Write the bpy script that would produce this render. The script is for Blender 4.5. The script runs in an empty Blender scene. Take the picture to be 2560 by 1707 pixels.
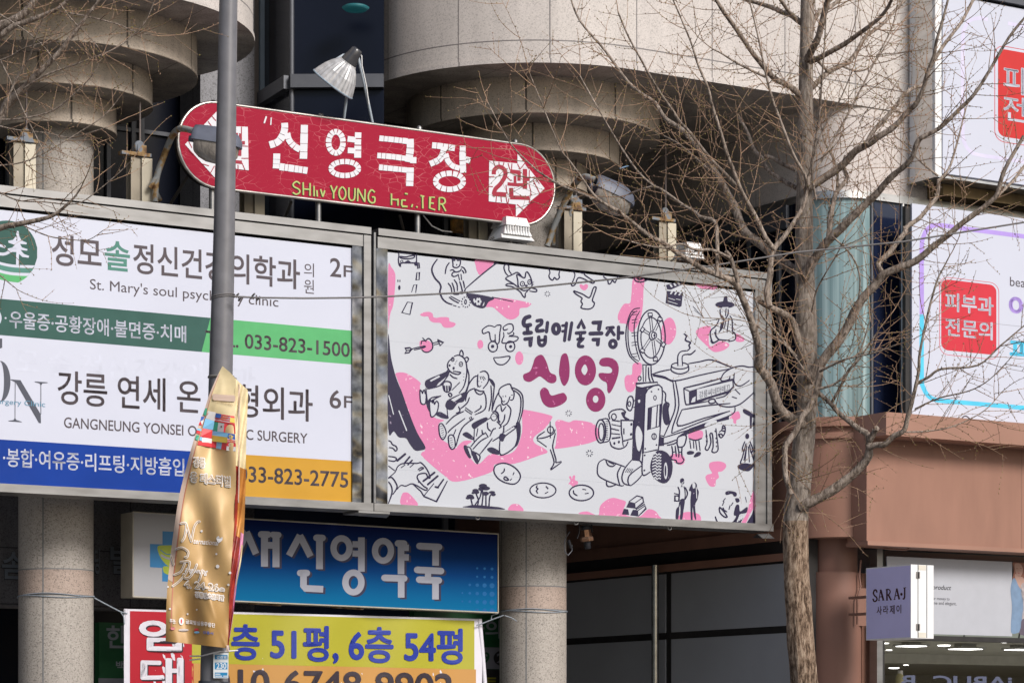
import bpy, bmesh, math, random
from mathutils import Vector, Matrix
from mathutils.geometry import tessellate_polygon
R = math.radians
random.seed(7)
S = bpy.context.scene
COL = S.collection

# ------------------------------------------------------------------ camera, world, sun, exposure
EYE = 1.6
F = 6748.0            # focal length in photograph pixels (2560 wide)
CX, HY = 1280.0, 1850.0
cam = bpy.data.objects.new('camera', bpy.data.cameras.new('camera'))
COL.objects.link(cam)
cam.location = (0, 0, EYE)
cam.rotation_euler = (R(90), 0, 0)
cam.data.sensor_width = 36
cam.data.lens = 36 * F / 2560
cam.data.shift_y = (HY - 853.5) / 2560
cam.data.clip_end = 2000
S.camera = cam

SUN_AZ, SUN_EL = R(138), R(34)    # azimuth clockwise from +Y
wld = bpy.data.worlds.new('World'); S.world = wld
wld.use_nodes = True
nt = wld.node_tree
sky = nt.nodes.new('ShaderNodeTexSky')
sky.sky_type = 'NISHITA'; sky.sun_disc = False
sky.sun_elevation = SUN_EL; sky.sun_rotation = SUN_AZ
sky.air_density = 1.0; sky.dust_density = 2.5; sky.ozone_density = 1.2
bg = nt.nodes['Background']; bg.inputs[1].default_value = 0.075
nt.links.new(sky.outputs[0], bg.inputs[0])
sun = bpy.data.objects.new('sun', bpy.data.lights.new('sun', 'SUN'))
COL.objects.link(sun)
sun.data.energy = 2.6; sun.data.angle = R(20); sun.data.color = (1.0, 0.965, 0.93)
sd = Vector((math.sin(SUN_AZ) * math.cos(SUN_EL), math.cos(SUN_AZ) * math.cos(SUN_EL), math.sin(SUN_EL)))
sun.rotation_euler = sd.to_track_quat('Z', 'Y').to_euler()
S.view_settings.view_transform = 'Standard'
S.view_settings.look = 'None'
S.view_settings.gamma = 1
S.view_settings.exposure = 0.46

# ------------------------------------------------------------------ the wall's own frame: u along it, w out of it, z up
U = Vector((0.8494, 0.5278, 0)); N = Vector((0.5278, -0.8494, 0))
CR = Vector((0.25, 32.2, 0))
W0 = CR.dot(N); U0 = CR.dot(U)
VPX = CX + F * U.x / U.y
def WL(u, w, z): return CR + U * u + N * w + Vector((0, 0, z))
def ray(x, y): return Vector(((x - CX) / F, 1.0, (HY - y) / F))
EYEV = Vector((0, 0, EYE))
def PW(x, y, w):
    r = ray(x, y); return EYEV + r * ((W0 + w) / (r.x * N.x + r.y * N.y))
def PU(x, y, u):
    r = ray(x, y); return EYEV + r * ((U0 + u) / (r.x * U.x + r.y * U.y))
def PD(x, y, d): return EYEV + ray(x, y) * d
def PZ(x, y, z):
    r = ray(x, y); return EYEV + r * ((z - EYE) / r.z)
def ucoord(p): return p.dot(U) - U0
def wcoord(p): return p.dot(N) - W0
def uw(x, w): return ucoord(PW(x, 1000, w))
def zw(x, y, w): return PW(x, y, w).z

# ------------------------------------------------------------------ materials
MATS = {}
def newmat(name):
    m = bpy.data.materials.new(name); m.use_nodes = True
    MATS[name] = m
    return m, m.node_tree, m.node_tree.nodes['Principled BSDF']
def srgb(r, g, b):
    f = lambda c: ((c / 255 + .055) / 1.055) ** 2.4 if c > 10 else c / 255 / 12.92
    return (f(r), f(g), f(b))
def M(name, rgb, rough=.6, metal=0., spec=.4, var=.08, vs=6., bump=0., bs=40., stretch=(1, 1, 1), emit=0., coat=0.):
    if name in MATS: return MATS[name]
    m, t, b = newmat(name)
    b.inputs['Roughness'].default_value = rough
    b.inputs['Metallic'].default_value = metal
    b.inputs['Specular IOR Level'].default_value = spec
    b.inputs['Coat Weight'].default_value = coat
    tc = t.nodes.new('ShaderNodeTexCoord'); mp = t.nodes.new('ShaderNodeMapping')
    mp.inputs['Scale'].default_value = stretch
    t.links.new(tc.outputs['Object'], mp.inputs[0])
    n = t.nodes.new('ShaderNodeTexNoise'); n.inputs['Scale'].default_value = vs; n.inputs['Detail'].default_value = 5
    t.links.new(mp.outputs[0], n.inputs['Vector'])
    r = t.nodes.new('ShaderNodeValToRGB')
    r.color_ramp.elements[0].position = .3; r.color_ramp.elements[1].position = .7
    r.color_ramp.elements[0].color = (*[c * (1 - var) for c in rgb], 1)
    r.color_ramp.elements[1].color = (*[min(1, c * (1 + var)) for c in rgb], 1)
    t.links.new(n.outputs['Fac'], r.inputs[0]); t.links.new(r.outputs[0], b.inputs['Base Color'])
    if bump:
        n2 = t.nodes.new('ShaderNodeTexNoise'); n2.inputs['Scale'].default_value = bs; n2.inputs['Detail'].default_value = 3
        t.links.new(mp.outputs[0], n2.inputs['Vector'])
        bp = t.nodes.new('ShaderNodeBump'); bp.inputs['Strength'].default_value = bump; bp.inputs['Distance'].default_value = .02
        t.links.new(n2.outputs['Fac'], bp.inputs['Height']); t.links.new(bp.outputs[0], b.inputs['Normal'])
    if emit:
        b.inputs['Emission Color'].default_value = (*rgb, 1); b.inputs['Emission Strength'].default_value = emit
    return m

def granite(name, rgb, bw, rh, voff=0., dirt_or_reflection=.25, grout=.35, mortar=.008, con=1.):
    """speckled granite cladding; UV in metres, slabs bw x rh with thin joints"""
    m, t, b = newmat(name); L = t.links
    b.inputs['Roughness'].default_value = .55; b.inputs['Specular IOR Level'].default_value = .3
    tc = t.nodes.new('ShaderNodeTexCoord')
    vo = t.nodes.new('ShaderNodeTexVoronoi'); vo.inputs['Scale'].default_value = 95
    L.new(tc.outputs['Object'], vo.inputs['Vector'])
    cr = t.nodes.new('ShaderNodeValToRGB'); cr.color_ramp.interpolation = 'CONSTANT'
    e = cr.color_ramp.elements
    e[0].position = 0; e[0].color = (*[c * (1 - .42 * con) for c in rgb], 1)
    e[1].position = .14; e[1].color = (*[c * (1 - .10 * con) for c in rgb], 1)
    for p, k in ((.42, 1.0), (.68, 1 + .06 * con), (.88, 1 + .13 * con)):
        q = e.new(p); q.color = (*[min(1, c * k) for c in rgb], 1)
    sp = t.nodes.new('ShaderNodeSeparateColor'); L.new(vo.outputs['Color'], sp.inputs[0]); L.new(sp.outputs[0], cr.inputs[0])
    # big soft stains and rain streaks
    mp = t.nodes.new('ShaderNodeMapping'); mp.inputs['Scale'].default_value = (3.0, 3.0, .5); L.new(tc.outputs['Object'], mp.inputs[0])
    no = t.nodes.new('ShaderNodeTexNoise'); no.inputs['Scale'].default_value = 1.6; no.inputs['Detail'].default_value = 7
    L.new(mp.outputs[0], no.inputs['Vector'])
    rr = t.nodes.new('ShaderNodeMapRange'); rr.inputs[1].default_value = .35; rr.inputs[2].default_value = .7
    rr.inputs[3].default_value = 1 - dirt_or_reflection; rr.inputs[4].default_value = 1.0
    L.new(no.outputs['Fac'], rr.inputs[0])
    mu = t.nodes.new('ShaderNodeMix'); mu.data_type = 'RGBA'; mu.blend_type = 'MULTIPLY'; mu.inputs[0].default_value = 1
    L.new(cr.outputs[0], mu.inputs[6]); L.new(rr.outputs[0], mu.inputs[7])
    out = mu.outputs[2]
    uv = t.nodes.new('ShaderNodeUVMap'); uv.uv_map = 'UVMap'
    m2 = t.nodes.new('ShaderNodeMapping'); m2.inputs['Location'].default_value = (0, voff, 0); L.new(uv.outputs[0], m2.inputs[0])
    br = t.nodes.new('ShaderNodeTexBrick'); br.offset = 0
    br.inputs['Scale'].default_value = 1; br.inputs['Mortar Size'].default_value = mortar; br.inputs['Mortar Smooth'].default_value = .2
    br.inputs['Brick Width'].default_value = bw; br.inputs['Row Height'].default_value = rh; br.inputs['Bias'].default_value = 0
    br.inputs['Color1'].default_value = (.93, .93, .95, 1); br.inputs['Color2'].default_value = (1, 1, 1, 1)
    br.inputs['Mortar'].default_value = (grout, grout, grout * 1.05, 1)
    L.new(m2.outputs[0], br.inputs['Vector'])
    m3 = t.nodes.new('ShaderNodeMix'); m3.data_type = 'RGBA'; m3.blend_type = 'MULTIPLY'; m3.inputs[0].default_value = 1
    L.new(out, m3.inputs[6]); L.new(br.outputs['Color'], m3.inputs[7]); L.new(m3.outputs[2], b.inputs['Base Color'])
    bp = t.nodes.new('ShaderNodeBump'); bp.inputs['Strength'].default_value = .35; bp.inputs['Distance'].default_value = .01; bp.invert = True
    L.new(br.outputs['Fac'], bp.inputs['Height']); L.new(bp.outputs[0], b.inputs['Normal'])
    return m

def speckled(name, rgb, dots, thr=.74, sc=26., rough=.5):
    """printed ink with small pale flecks"""
    m, t, b = newmat(name); L = t.links
    b.inputs['Roughness'].default_value = rough; b.inputs['Specular IOR Level'].default_value = .3
    tc = t.nodes.new('ShaderNodeTexCoord')
    n = t.nodes.new('ShaderNodeTexNoise'); n.inputs['Scale'].default_value = sc; n.inputs['Detail'].default_value = 2
    L.new(tc.outputs['Object'], n.inputs['Vector'])
    r = t.nodes.new('ShaderNodeValToRGB'); r.color_ramp.elements[0].position = thr - .03; r.color_ramp.elements[1].position = thr
    r.color_ramp.elements[0].color = (*rgb, 1); r.color_ramp.elements[1].color = (*dots, 1)
    L.new(n.outputs['Fac'], r.inputs[0]); L.new(r.outputs[0], b.inputs['Base Color'])
    return m

def steel(name, rgb, rough, wav=.25, scale=(1.2, 1.2, 5), dirt_or_reflection=.3):
    """sheet steel, slightly wavy and weathered"""
    m, t, b = newmat(name); L = t.links
    b.inputs['Metallic'].default_value = .92
    tc = t.nodes.new('ShaderNodeTexCoord'); mp = t.nodes.new('ShaderNodeMapping'); mp.inputs['Scale'].default_value = scale
    L.new(tc.outputs['Object'], mp.inputs[0])
    n = t.nodes.new('ShaderNodeTexNoise'); n.inputs['Scale'].default_value = 2.2; n.inputs['Detail'].default_value = 6
    L.new(mp.outputs[0], n.inputs['Vector'])
    r = t.nodes.new('ShaderNodeValToRGB')
    r.color_ramp.elements[0].position = .3; r.color_ramp.elements[1].position = .65
    r.color_ramp.elements[0].color = (*[c * (1 - dirt_or_reflection) for c in rgb], 1); r.color_ramp.elements[1].color = (*rgb, 1)
    L.new(n.outputs['Fac'], r.inputs[0]); L.new(r.outputs[0], b.inputs['Base Color'])
    q = t.nodes.new('ShaderNodeMapRange'); q.inputs[3].default_value = rough * .7; q.inputs[4].default_value = rough * 1.5
    L.new(n.outputs['Fac'], q.inputs[0]); L.new(q.outputs[0], b.inputs['Roughness'])
    bp = t.nodes.new('ShaderNodeBump'); bp.inputs['Strength'].default_value = wav; bp.inputs['Distance'].default_value = .05
    n2 = t.nodes.new('ShaderNodeTexNoise'); n2.inputs['Scale'].default_value = 3.0; n2.inputs['Detail'].default_value = 1
    L.new(tc.outputs['Object'], n2.inputs['Vector'])
    L.new(n2.outputs['Fac'], bp.inputs['Height']); L.new(bp.outputs[0], b.inputs['Normal'])
    return m

def rusty(name, paint, amount=.55):
    m, t, b = newmat(name); L = t.links
    b.inputs['Roughness'].default_value = .7
    tc = t.nodes.new('ShaderNodeTexCoord'); n = t.nodes.new('ShaderNodeTexNoise'); n.inputs['Scale'].default_value = 9; n.inputs['Detail'].default_value = 6
    L.new(tc.outputs['Object'], n.inputs['Vector'])
    r = t.nodes.new('ShaderNodeValToRGB'); e = r.color_ramp.elements
    e[0].position = amount - .12; e[0].color = (.10, .045, .015, 1); e[1].position = amount + .06; e[1].color = (*paint, 1)
    q = e.new(amount - .02); q.color = (.28, .17, .06, 1)
    L.new(n.outputs['Fac'], r.inputs[0]); L.new(r.outputs[0], b.inputs['Base Color'])
    return m

def bark(name, c1, c2, c3, bump=.8):
    m, t, b = newmat(name); L = t.links
    b.inputs['Roughness'].default_value = .9; b.inputs['Specular IOR Level'].default_value = .15
    tc = t.nodes.new('ShaderNodeTexCoord'); mp = t.nodes.new('ShaderNodeMapping'); mp.inputs['Scale'].default_value = (30, 30, 8)
    L.new(tc.outputs['Object'], mp.inputs[0])
    n = t.nodes.new('ShaderNodeTexNoise'); n.inputs['Scale'].default_value = 1.2; n.inputs['Detail'].default_value = 9; n.inputs['Roughness'].default_value = .75
    L.new(mp.outputs[0], n.inputs['Vector'])
    r = t.nodes.new('ShaderNodeValToRGB'); e = r.color_ramp.elements
    e[0].position = .41; e[0].color = (*c1, 1); e[1].position = .61; e[1].color = (*c3, 1)
    q = e.new(.5); q.color = (*c2, 1)
    L.new(n.outputs['Fac'], r.inputs[0]); L.new(r.outputs[0], b.inputs['Base Color'])
    bp = t.nodes.new('ShaderNodeBump'); bp.inputs['Strength'].default_value = bump; bp.inputs['Distance'].default_value = .03
    L.new(n.outputs['Fac'], bp.inputs['Height']); L.new(bp.outputs[0], b.inputs['Normal'])
    return m

# ------------------------------------------------------------------ mesh collecting
class MB:
    def __init__(s): s.v = []; s.f = []; s.m = []; s.uv = {}; s.mats = []; s.smooth = []
    def mi(s, mat):
        if mat not in s.mats: s.mats.append(mat)
        return s.mats.index(mat)
    def face(s, pts, mat, uv=None, smooth=False):
        i = len(s.v); s.v += [Vector(p) for p in pts]; s.f.append(tuple(range(i, i + len(pts)))); s.m.append(s.mi(mat)); s.smooth.append(smooth)
        if uv: s.uv[len(s.f) - 1] = uv
        return s
    def grid(s, rows, mat, smooth=True, close=False, uvs=None):
        i = len(s.v); nc = len(rows[0]); k = s.mi(mat)
        for r in rows: s.v += [Vector(p) for p in r]
        for a in range(len(rows) - 1):
            for c in range(nc if close else nc - 1):
                d = (c + 1) % nc
                s.f.append((i + a * nc + c, i + a * nc + d, i + (a + 1) * nc + d, i + (a + 1) * nc + c)); s.m.append(k); s.smooth.append(smooth)
                if uvs: s.uv[len(s.f) - 1] = [uvs[a][c], uvs[a][c + 1], uvs[a + 1][c + 1], uvs[a + 1][c]]
        return s
    def tri(s, pts, polys, mat):
        i = len(s.v); k = s.mi(mat); s.v += pts
        for p in polys: s.f.append(tuple(i + q for q in p)); s.m.append(k); s.smooth.append(False)
        return s
    def box(s, u0, u1, w0, w1, z0, z1, mat):
        P = [WL(u, w, z) for z in (z0, z1) for (u, w) in ((u0, w0), (u1, w0), (u1, w1), (u0, w1))]
        lu, lw = abs(u1 - u0), abs(w1 - w0)
        for q, (a, b) in (((0, 1, 5, 4), (u0, u1)), ((1, 2, 6, 5), (w0, w1)), ((2, 3, 7, 6), (u1, u0)), ((3, 0, 4, 7), (w1, w0))):
            s.face([P[j] for j in q], mat, [(a, z0), (b, z0), (b, z1), (a, z1)])
        for q in ((3, 2, 1, 0), (4, 5, 6, 7)): s.face([P[j] for j in q], mat, [(u0, w0), (u1, w0), (u1, w1), (u0, w1)])
        return s
    def obox(s, c, ax, ay, az, mat):      # centre and three half vectors
        c, ax, ay, az = map(Vector, (c, ax, ay, az))
        P = [c + ax * i + ay * j + az * k for k in (-1, 1) for (i, j) in ((-1, -1), (1, -1), (1, 1), (-1, 1))]
        for q in ((0, 1, 5, 4), (1, 2, 6, 5), (2, 3, 7, 6), (3, 0, 4, 7), (3, 2, 1, 0), (4, 5, 6, 7)): s.face([P[j] for j in q], mat)
        return s
    def prism(s, outline, z0, z1, mat, bottom=None, top=None, closed=True, smooth=True):
        """outline in (u, w)"""
        pts = outline + ([outline[0]] if closed else [])
        acc = 0; arc = [0]
        for a, b in zip(pts, pts[1:]): acc += math.hypot(b[0] - a[0], b[1] - a[1]); arc.append(acc)
        s.grid([[WL(u, w, z0) for u, w in pts], [WL(u, w, z1) for u, w in pts]], mat, smooth,
               uvs=[[(a, z0) for a in arc], [(a, z1) for a in arc]])
        for z, mm in ((z0, bottom), (z1, top)):
            if mm: s.face([WL(u, w, z) for u, w in outline], mm, [(u, w) for u, w in outline])
        return s
    def tube(s, pts, rad, mat, n=8, caps=True, smooth=True):
        pts = [Vector(p) for p in pts]
        if not hasattr(rad, '__len__'): rad = [rad] * len(pts)
        rows = []; ref = None
        for i, p in enumerate(pts):
            t = (pts[min(i + 1, len(pts) - 1)] - pts[max(i - 1, 0)])
            if t.length < 1e-9: t = Vector((0, 0, 1))
            t.normalize()
            if ref is None:
                ref = t.orthogonal().normalized()
            ref = (ref - t * ref.dot(t))
            if ref.length < 1e-6: ref = t.orthogonal()
            ref.normalize(); bi = t.cross(ref)
            rows.append([p + (ref * math.cos(2 * math.pi * k / n) + bi * math.sin(2 * math.pi * k / n)) * rad[i] for k in range(n)])
        s.grid(rows, mat, smooth, close=True)
        if caps: s.face(rows[0][::-1], mat); s.face(rows[-1], mat)
        return s
    def lathe(s, base, axis, prof, mat, n=24, smooth=True, flute=0):
        base = Vector(base); a = Vector(axis).normalized(); e = a.orthogonal().normalized(); g = a.cross(e)
        rows = []
        for (h, r) in prof:
            rows.append([base + a * h + (e * math.cos(2 * math.pi * k / n) + g * math.sin(2 * math.pi * k / n)) * (r * (1 + (flute if k % 2 else -flute))) for k in range(n)])
        s.grid(rows, mat, smooth, close=True)
        s.face(rows[0][::-1], mat); s.face(rows[-1], mat)
        return s
    def build(s, name, parent=None):
        org = parent_world(parent)
        me = bpy.data.meshes.new(name)
        me.from_pydata([v - org for v in s.v], [], s.f)
        for mm in s.mats: me.materials.append(mm)
        me.polygons.foreach_set('material_index', s.m)
        me.polygons.foreach_set('use_smooth', s.smooth)
        if s.uv:
            l = me.uv_layers.new(name='UVMap')
            for fi, uvs in s.uv.items():
                for li, c in zip(me.polygons[fi].loop_indices, uvs): l.data[li].uv = c
        me.update()
        o = bpy.data.objects.new(name, me); COL.objects.link(o)
        if parent: o.parent = parent
        return o
ORG = {}
def parent_world(p):
    o = Vector((0, 0, 0))
    while p is not None:
        o = o + p.location; p = p.parent
    return o
def tag(o, label=None, cat=None, group=None, kind=None):
    for k, v in (('label', label), ('category', cat), ('group', group), ('kind', kind)):
        if v: o[k] = v
    return o
def thing(name, label, cat, loc=(0, 0, 0), group=None):
    o = bpy.data.objects.new(name, None); COL.objects.link(o); o.location = loc; o.empty_display_size = .2
    return tag(o, label, cat, group)

# ------------------------------------------------------------------ flat print: everything in photograph pixels, lifted onto its own board
def catmull(pts, n=4, closed=False):
    if len(pts) < 3: return list(pts)
    out = []; L = len(pts)
    for i in range(L if closed else L - 1):
        p0 = pts[(i - 1) % L] if closed or i > 0 else pts[0]
        p1 = pts[i]; p2 = pts[(i + 1) % L]
        p3 = pts[(i + 2) % L] if closed or i + 2 < L else pts[-1]
        for k in range(n):
            t = k / n
            out.append(tuple(.5 * ((2 * p1[j]) + (-p0[j] + p2[j]) * t + (2 * p0[j] - 5 * p1[j] + 4 * p2[j] - p3[j]) * t * t + (-p0[j] + 3 * p1[j] - 3 * p2[j] + p3[j]) * t ** 3) for j in (0, 1)))
    if not closed: out.append(tuple(pts[-1]))
    return out

TXT = {}
def glyphs(s, off):
    """vertices and triangles of a string in the built-in font, normalised to its ink box"""
    off = min(off, .022)
    if (s, off) in TXT: return TXT[(s, off)]
    c = bpy.data.curves.new('lettering', 'FONT'); c.body = s; c.size = 1; c.offset = off; c.resolution_u = 4
    o = bpy.data.objects.new('lettering', c); COL.objects.link(o)
    bpy.context.view_layer.update()
    me = o.evaluated_get(bpy.context.evaluated_depsgraph_get()).to_mesh()
    vs = [(v.co.x, v.co.y) for v in me.vertices]; fs = [tuple(p.vertices) for p in me.polygons]
    o.to_mesh_clear(); bpy.data.objects.remove(o); bpy.data.curves.remove(c)
    x0 = min(v[0] for v in vs); x1 = max(v[0] for v in vs); y0 = min(v[1] for v in vs); y1 = max(v[1] for v in vs)
    vs = [((x - x0) / (x1 - x0 or 1), (y - y0) / (y1 - y0 or 1)) for x, y in vs]
    TXT[(s, off)] = (vs, fs)
    return vs, fs

class Art:
    """print on a board; lift(x, y, k) gives the 3D point k metres proud of the board"""
    def __init__(s, mb, lift, vp=True, roll=0.): s.mb = mb; s.lift = lift; s.vp = vp; s.i = 0; s.roll = roll; s.o = (0, 0, 1.)
    def tile(s, ox, oy, k=.25): s.o = (ox, oy, k); return s
    def px(s, p): return (s.o[0] + p[0] * s.o[2], s.o[1] + p[1] * s.o[2])
    def k(s, layer): s.i += 1; return .0008 * layer + .0000015 * s.i
    def poly(s, pts, mat, layer=1, smooth=False):
        pts = [s.px(p) for p in pts]
        if smooth: pts = catmull(pts, 4, True)
        k = s.k(layer)
        tr = tessellate_polygon([[Vector((x, y, 0)) for x, y in pts]])
        s.mb.tri([s.lift(x, y, k) for x, y in pts], tr, mat)
    def ell(s, cx, cy, rx, ry, mat, layer=1, n=20, rot=0.):
        c, q = math.cos(rot), math.sin(rot)
        s.poly([(cx + rx * math.cos(a) * c - ry * math.sin(a) * q, cy + rx * math.cos(a) * q + ry * math.sin(a) * c) for a in (2 * math.pi * j / n for j in range(n))], mat, layer)
    def stroke(s, pts, w, mat, layer=2, closed=False, smooth=True, cap=True, taper=0.):
        pts = [s.px(p) for p in pts]; w = w * s.o[2] / 2
        if smooth: pts = catmull(pts, 4, closed)
        q = []
        for p in pts:
            if not q or math.hypot(p[0] - q[-1][0], p[1] - q[-1][1]) > .15: q.append(p)
        if closed and len(q) > 2 and math.hypot(q[0][0] - q[-1][0], q[0][1] - q[-1][1]) < .3: q.pop()
        pts = q; n = len(pts)
        if n < 2: return
        k = s.k(layer); lf = []; rt = []
        for i, p in enumerate(pts):
            a = pts[(i - 1) % n] if closed or i else p; b = pts[(i + 1) % n] if closed or i < n - 1 else p
            tx, ty = b[0] - a[0], b[1] - a[1]; l = math.hypot(tx, ty) or 1; tx /= l; ty /= l
            ww = w
            if not closed and i and i < n - 1 or closed:
                d1 = ((p[0] - a[0]), (p[1] - a[1])); l1 = math.hypot(*d1) or 1
                cs = abs(d1[0] / l1 * tx + d1[1] / l1 * ty); ww = w / max(.6, cs)
            if taper and not closed: ww *= 1 - taper * abs(2 * i / (n - 1) - 1) ** 3
            lf.append((p[0] - ty * ww, p[1] + tx * ww)); rt.append((p[0] + ty * ww, p[1] - tx * ww))
        if closed: lf.append(lf[0]); rt.append(rt[0])
        s.mb.grid([[s.lift(x, y, k) for x, y in lf], [s.lift(x, y, k) for x, y in rt]], mat, False)
        if cap and not closed and w > 1.0:
            for (p, a, b) in ((pts[0], lf[0], rt[0]), (pts[-1], rt[-1], lf[-1])):
                a0 = math.atan2(a[1] - p[1], a[0] - p[0]); r = math.hypot(a[0] - p[0], a[1] - p[1])
                fan = [(p[0] + r * math.cos(a0 + math.pi * j / 6), p[1] + r * math.sin(a0 + math.pi * j / 6)) for j in range(7)]
                s.mb.face([s.lift(x, y, k) for x, y in fan], mat)
    def ring(s, cx, cy, rx, ry, w, mat, layer=2, n=22):
        s.stroke([(cx + rx * math.cos(2 * math.pi * j / n), cy + ry * math.sin(2 * math.pi * j / n)) for j in range(n)], w, mat, layer, closed=True, smooth=False)
    def quad(s, xl, xr, ytl, ybl):
        """pixel mapper for a box on the wall seen in perspective: both edges run to the wall's vanishing point"""
        st = (HY - ytl) / (VPX - xl) + s.roll; sb = (HY - ybl) / (VPX - xl) + s.roll
        def f(u, v):
            x = xl + u * (xr - xl); yt = ytl + st * (x - xl); yb = ybl + sb * (x - xl)
            return (x, yb + (yt - yb) * v)
        return f
    def text(s, t, xl, xr, ytl, ybl, mat, off=0., layer=2, fn=None, shift=(0, 0), flip=False, bold=0.):
        if bold:
            f0 = fn or s.quad(xl, xr, ytl, ybl); off = 0.
            for j in range(8):
                an = 2 * math.pi * j / 8; s.text(t, xl, xr, ytl, ybl, mat, off, layer, f0, (shift[0] + bold * math.cos(an), shift[1] + bold * math.sin(an)), flip)
        vs, fs = glyphs(t, off); f = fn or s.quad(xl, xr, ytl, ybl); k = s.k(layer)
        pts = []
        for u, v in vs:
            x, y = f(1 - u if flip else u, v); pts.append(s.lift(x + shift[0], y + shift[1], k))
        s.mb.tri(pts, fs, mat)
    def rect(s, xl, xr, ytl, ybl, mat, layer=1, n=1):
        f = s.quad(xl, xr, ytl, ybl); k = s.k(layer)
        s.mb.face([s.lift(*f(a, b), k) for a, b in ((0, 0), (1, 0), (1, 1), (0, 1))], mat)
    def rrect(s, xl, xr, ytl, ybl, r, mat, layer=1, outline=0.):
        f = s.quad(xl, xr, ytl, ybl); W = xr - xl; H = ybl - ytl; pts = []
        for cx, cy, a0 in ((W - r, r, -90), (W - r, H - r, 0), (r, H - r, 90), (r, r, 180)):
            for j in range(6):
                a = R(a0 + 18 * j); pts.append(f((cx + r * math.cos(a)) / W, 1 - (cy + r * math.sin(a)) / H))
        o = s.o; s.o = (0, 0, 1.)
        if outline: s.stroke(pts, outline, mat, layer, closed=True, smooth=False)
        else: s.poly(pts, mat, layer)
        s.o = o
# ------------------------------------------------------------------ palette
G_BEIGE = (.38, .33, .275)
g_bay = granite('granite_bay', (.60, .55, .51), 1.05, 1.5, voff=.55 - 9.4 + 1.5 - .55, dirt_or_reflection=.14, con=.6)
g_tier = granite('granite_tier', (.64, .54, .43), 1.1, 40, voff=3, dirt_or_reflection=.28, grout=.2, mortar=.012, con=.7)
g_col = granite('granite_column', (.43, .39, .345), 1.28, 40, voff=3, dirt_or_reflection=.12, grout=.5, mortar=.012)
g_pink = granite('granite_pink', (.42, .33, .275), 1.28, 40, voff=3, dirt_or_reflection=.1, grout=.5, mortar=.012)
g_soffit = granite('granite_soffit', (.42, .365, .31), 1.3, 1.3, dirt_or_reflection=.35, grout=.45)
g_pier = granite('granite_pier', (.27, .27, .285), 1.2, 2.2, dirt_or_reflection=.2)
g_wall = granite('granite_wall', (.60, .54, .50), 1.15, .9, voff=-.03, dirt_or_reflection=.10, grout=.6, con=.6)
g_dark = granite('granite_dark', (.17, .16, .165), .8, .62, dirt_or_reflection=.3)
m_glass = M('dark_window_glass', (.004, .006, .014), rough=.25, spec=.2, var=.3, vs=.7)
m_black = M('dark_recess', (.008, .008, .010), rough=.6, spec=.2)
m_mull = M('window_frame_grey', (.10, .105, .12), rough=.45, metal=.3, spec=.4)
m_trim = steel('trim_steel', (.62, .62, .62), .3, wav=.1)
m_blue = M('blue_frame', (.22, .28, .34), rough=.5)
m_brown = M('brown_cladding', (.275, .143, .102), rough=.5, spec=.35, var=.09, vs=1.6, bump=.06, bs=2.5, stretch=(2.5, 2.5, .7))
m_brown2 = M('brown_flange', (.305, .165, .12), rough=.5, spec=.35, var=.05, vs=2.2)
m_brownp = M('brown_pillar', (.22, .115, .086), rough=.5, spec=.35, var=.06, vs=2)
m_grey = M('grey_panel', (.31, .32, .345), rough=.5, var=.05, vs=1.2)
m_frame = M('dark_frame', (.022, .02, .02), rough=.5, var=.2)
m_white = M('white_paint', (.72, .72, .72), rough=.5, var=.04)
m_steelf = steel('frame_steel', (.28, .277, .275), .42, wav=.08, dirt_or_reflection=.2)
m_mirror = steel('mirror_steel', (.30, .31, .34), .12, wav=1.0, scale=(2.5, 2.5, 2.5), dirt_or_reflection=.85)  # dark patches put wavy street reflections into the colour

# ------------------------------------------------------------------ ground, road
g = MB(); g.face([(-400, -400, -.15), (400, -400, -.15), (400, 400, -.15), (-400, 400, -.15)], M('asphalt', (.05, .05, .052), rough=.9, var=.2, vs=3))
tag(g.build('road'), kind='structure')
g = MB(); g.box(-40, 60, -12, 7.5, -.14, 0, M('paving', (.30, .29, .28), rough=.85, var=.15, vs=4))
tag(g.build('pavement'), kind='structure')

# ------------------------------------------------------------------ granite building
UT = uw(2169, 2.11); RC = .55; US = UT - RC; UR = 20.0; WBK = -8.0
def corner(off=0., wf=2.11, r=RC, n=14):
    """plan of the right-hand block: straight front, rounded corner, side wall running back"""
    wf = wf + off; r = r + off; cu, cw = UT, wf - r
    pts = [(UR, wf)] + [(cu + r * math.sin(-a), cw + r * math.cos(a)) for a in (math.pi / 2 * j / n for j in range(n + 1))]
    return pts + [(cu - r, WBK), (UR, WBK)]
Z1 = 9.15
bld = thing('granite_building', 'large grey granite building with round stepped bays over two columns', 'building', WL(-3, 0, 0))

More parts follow.
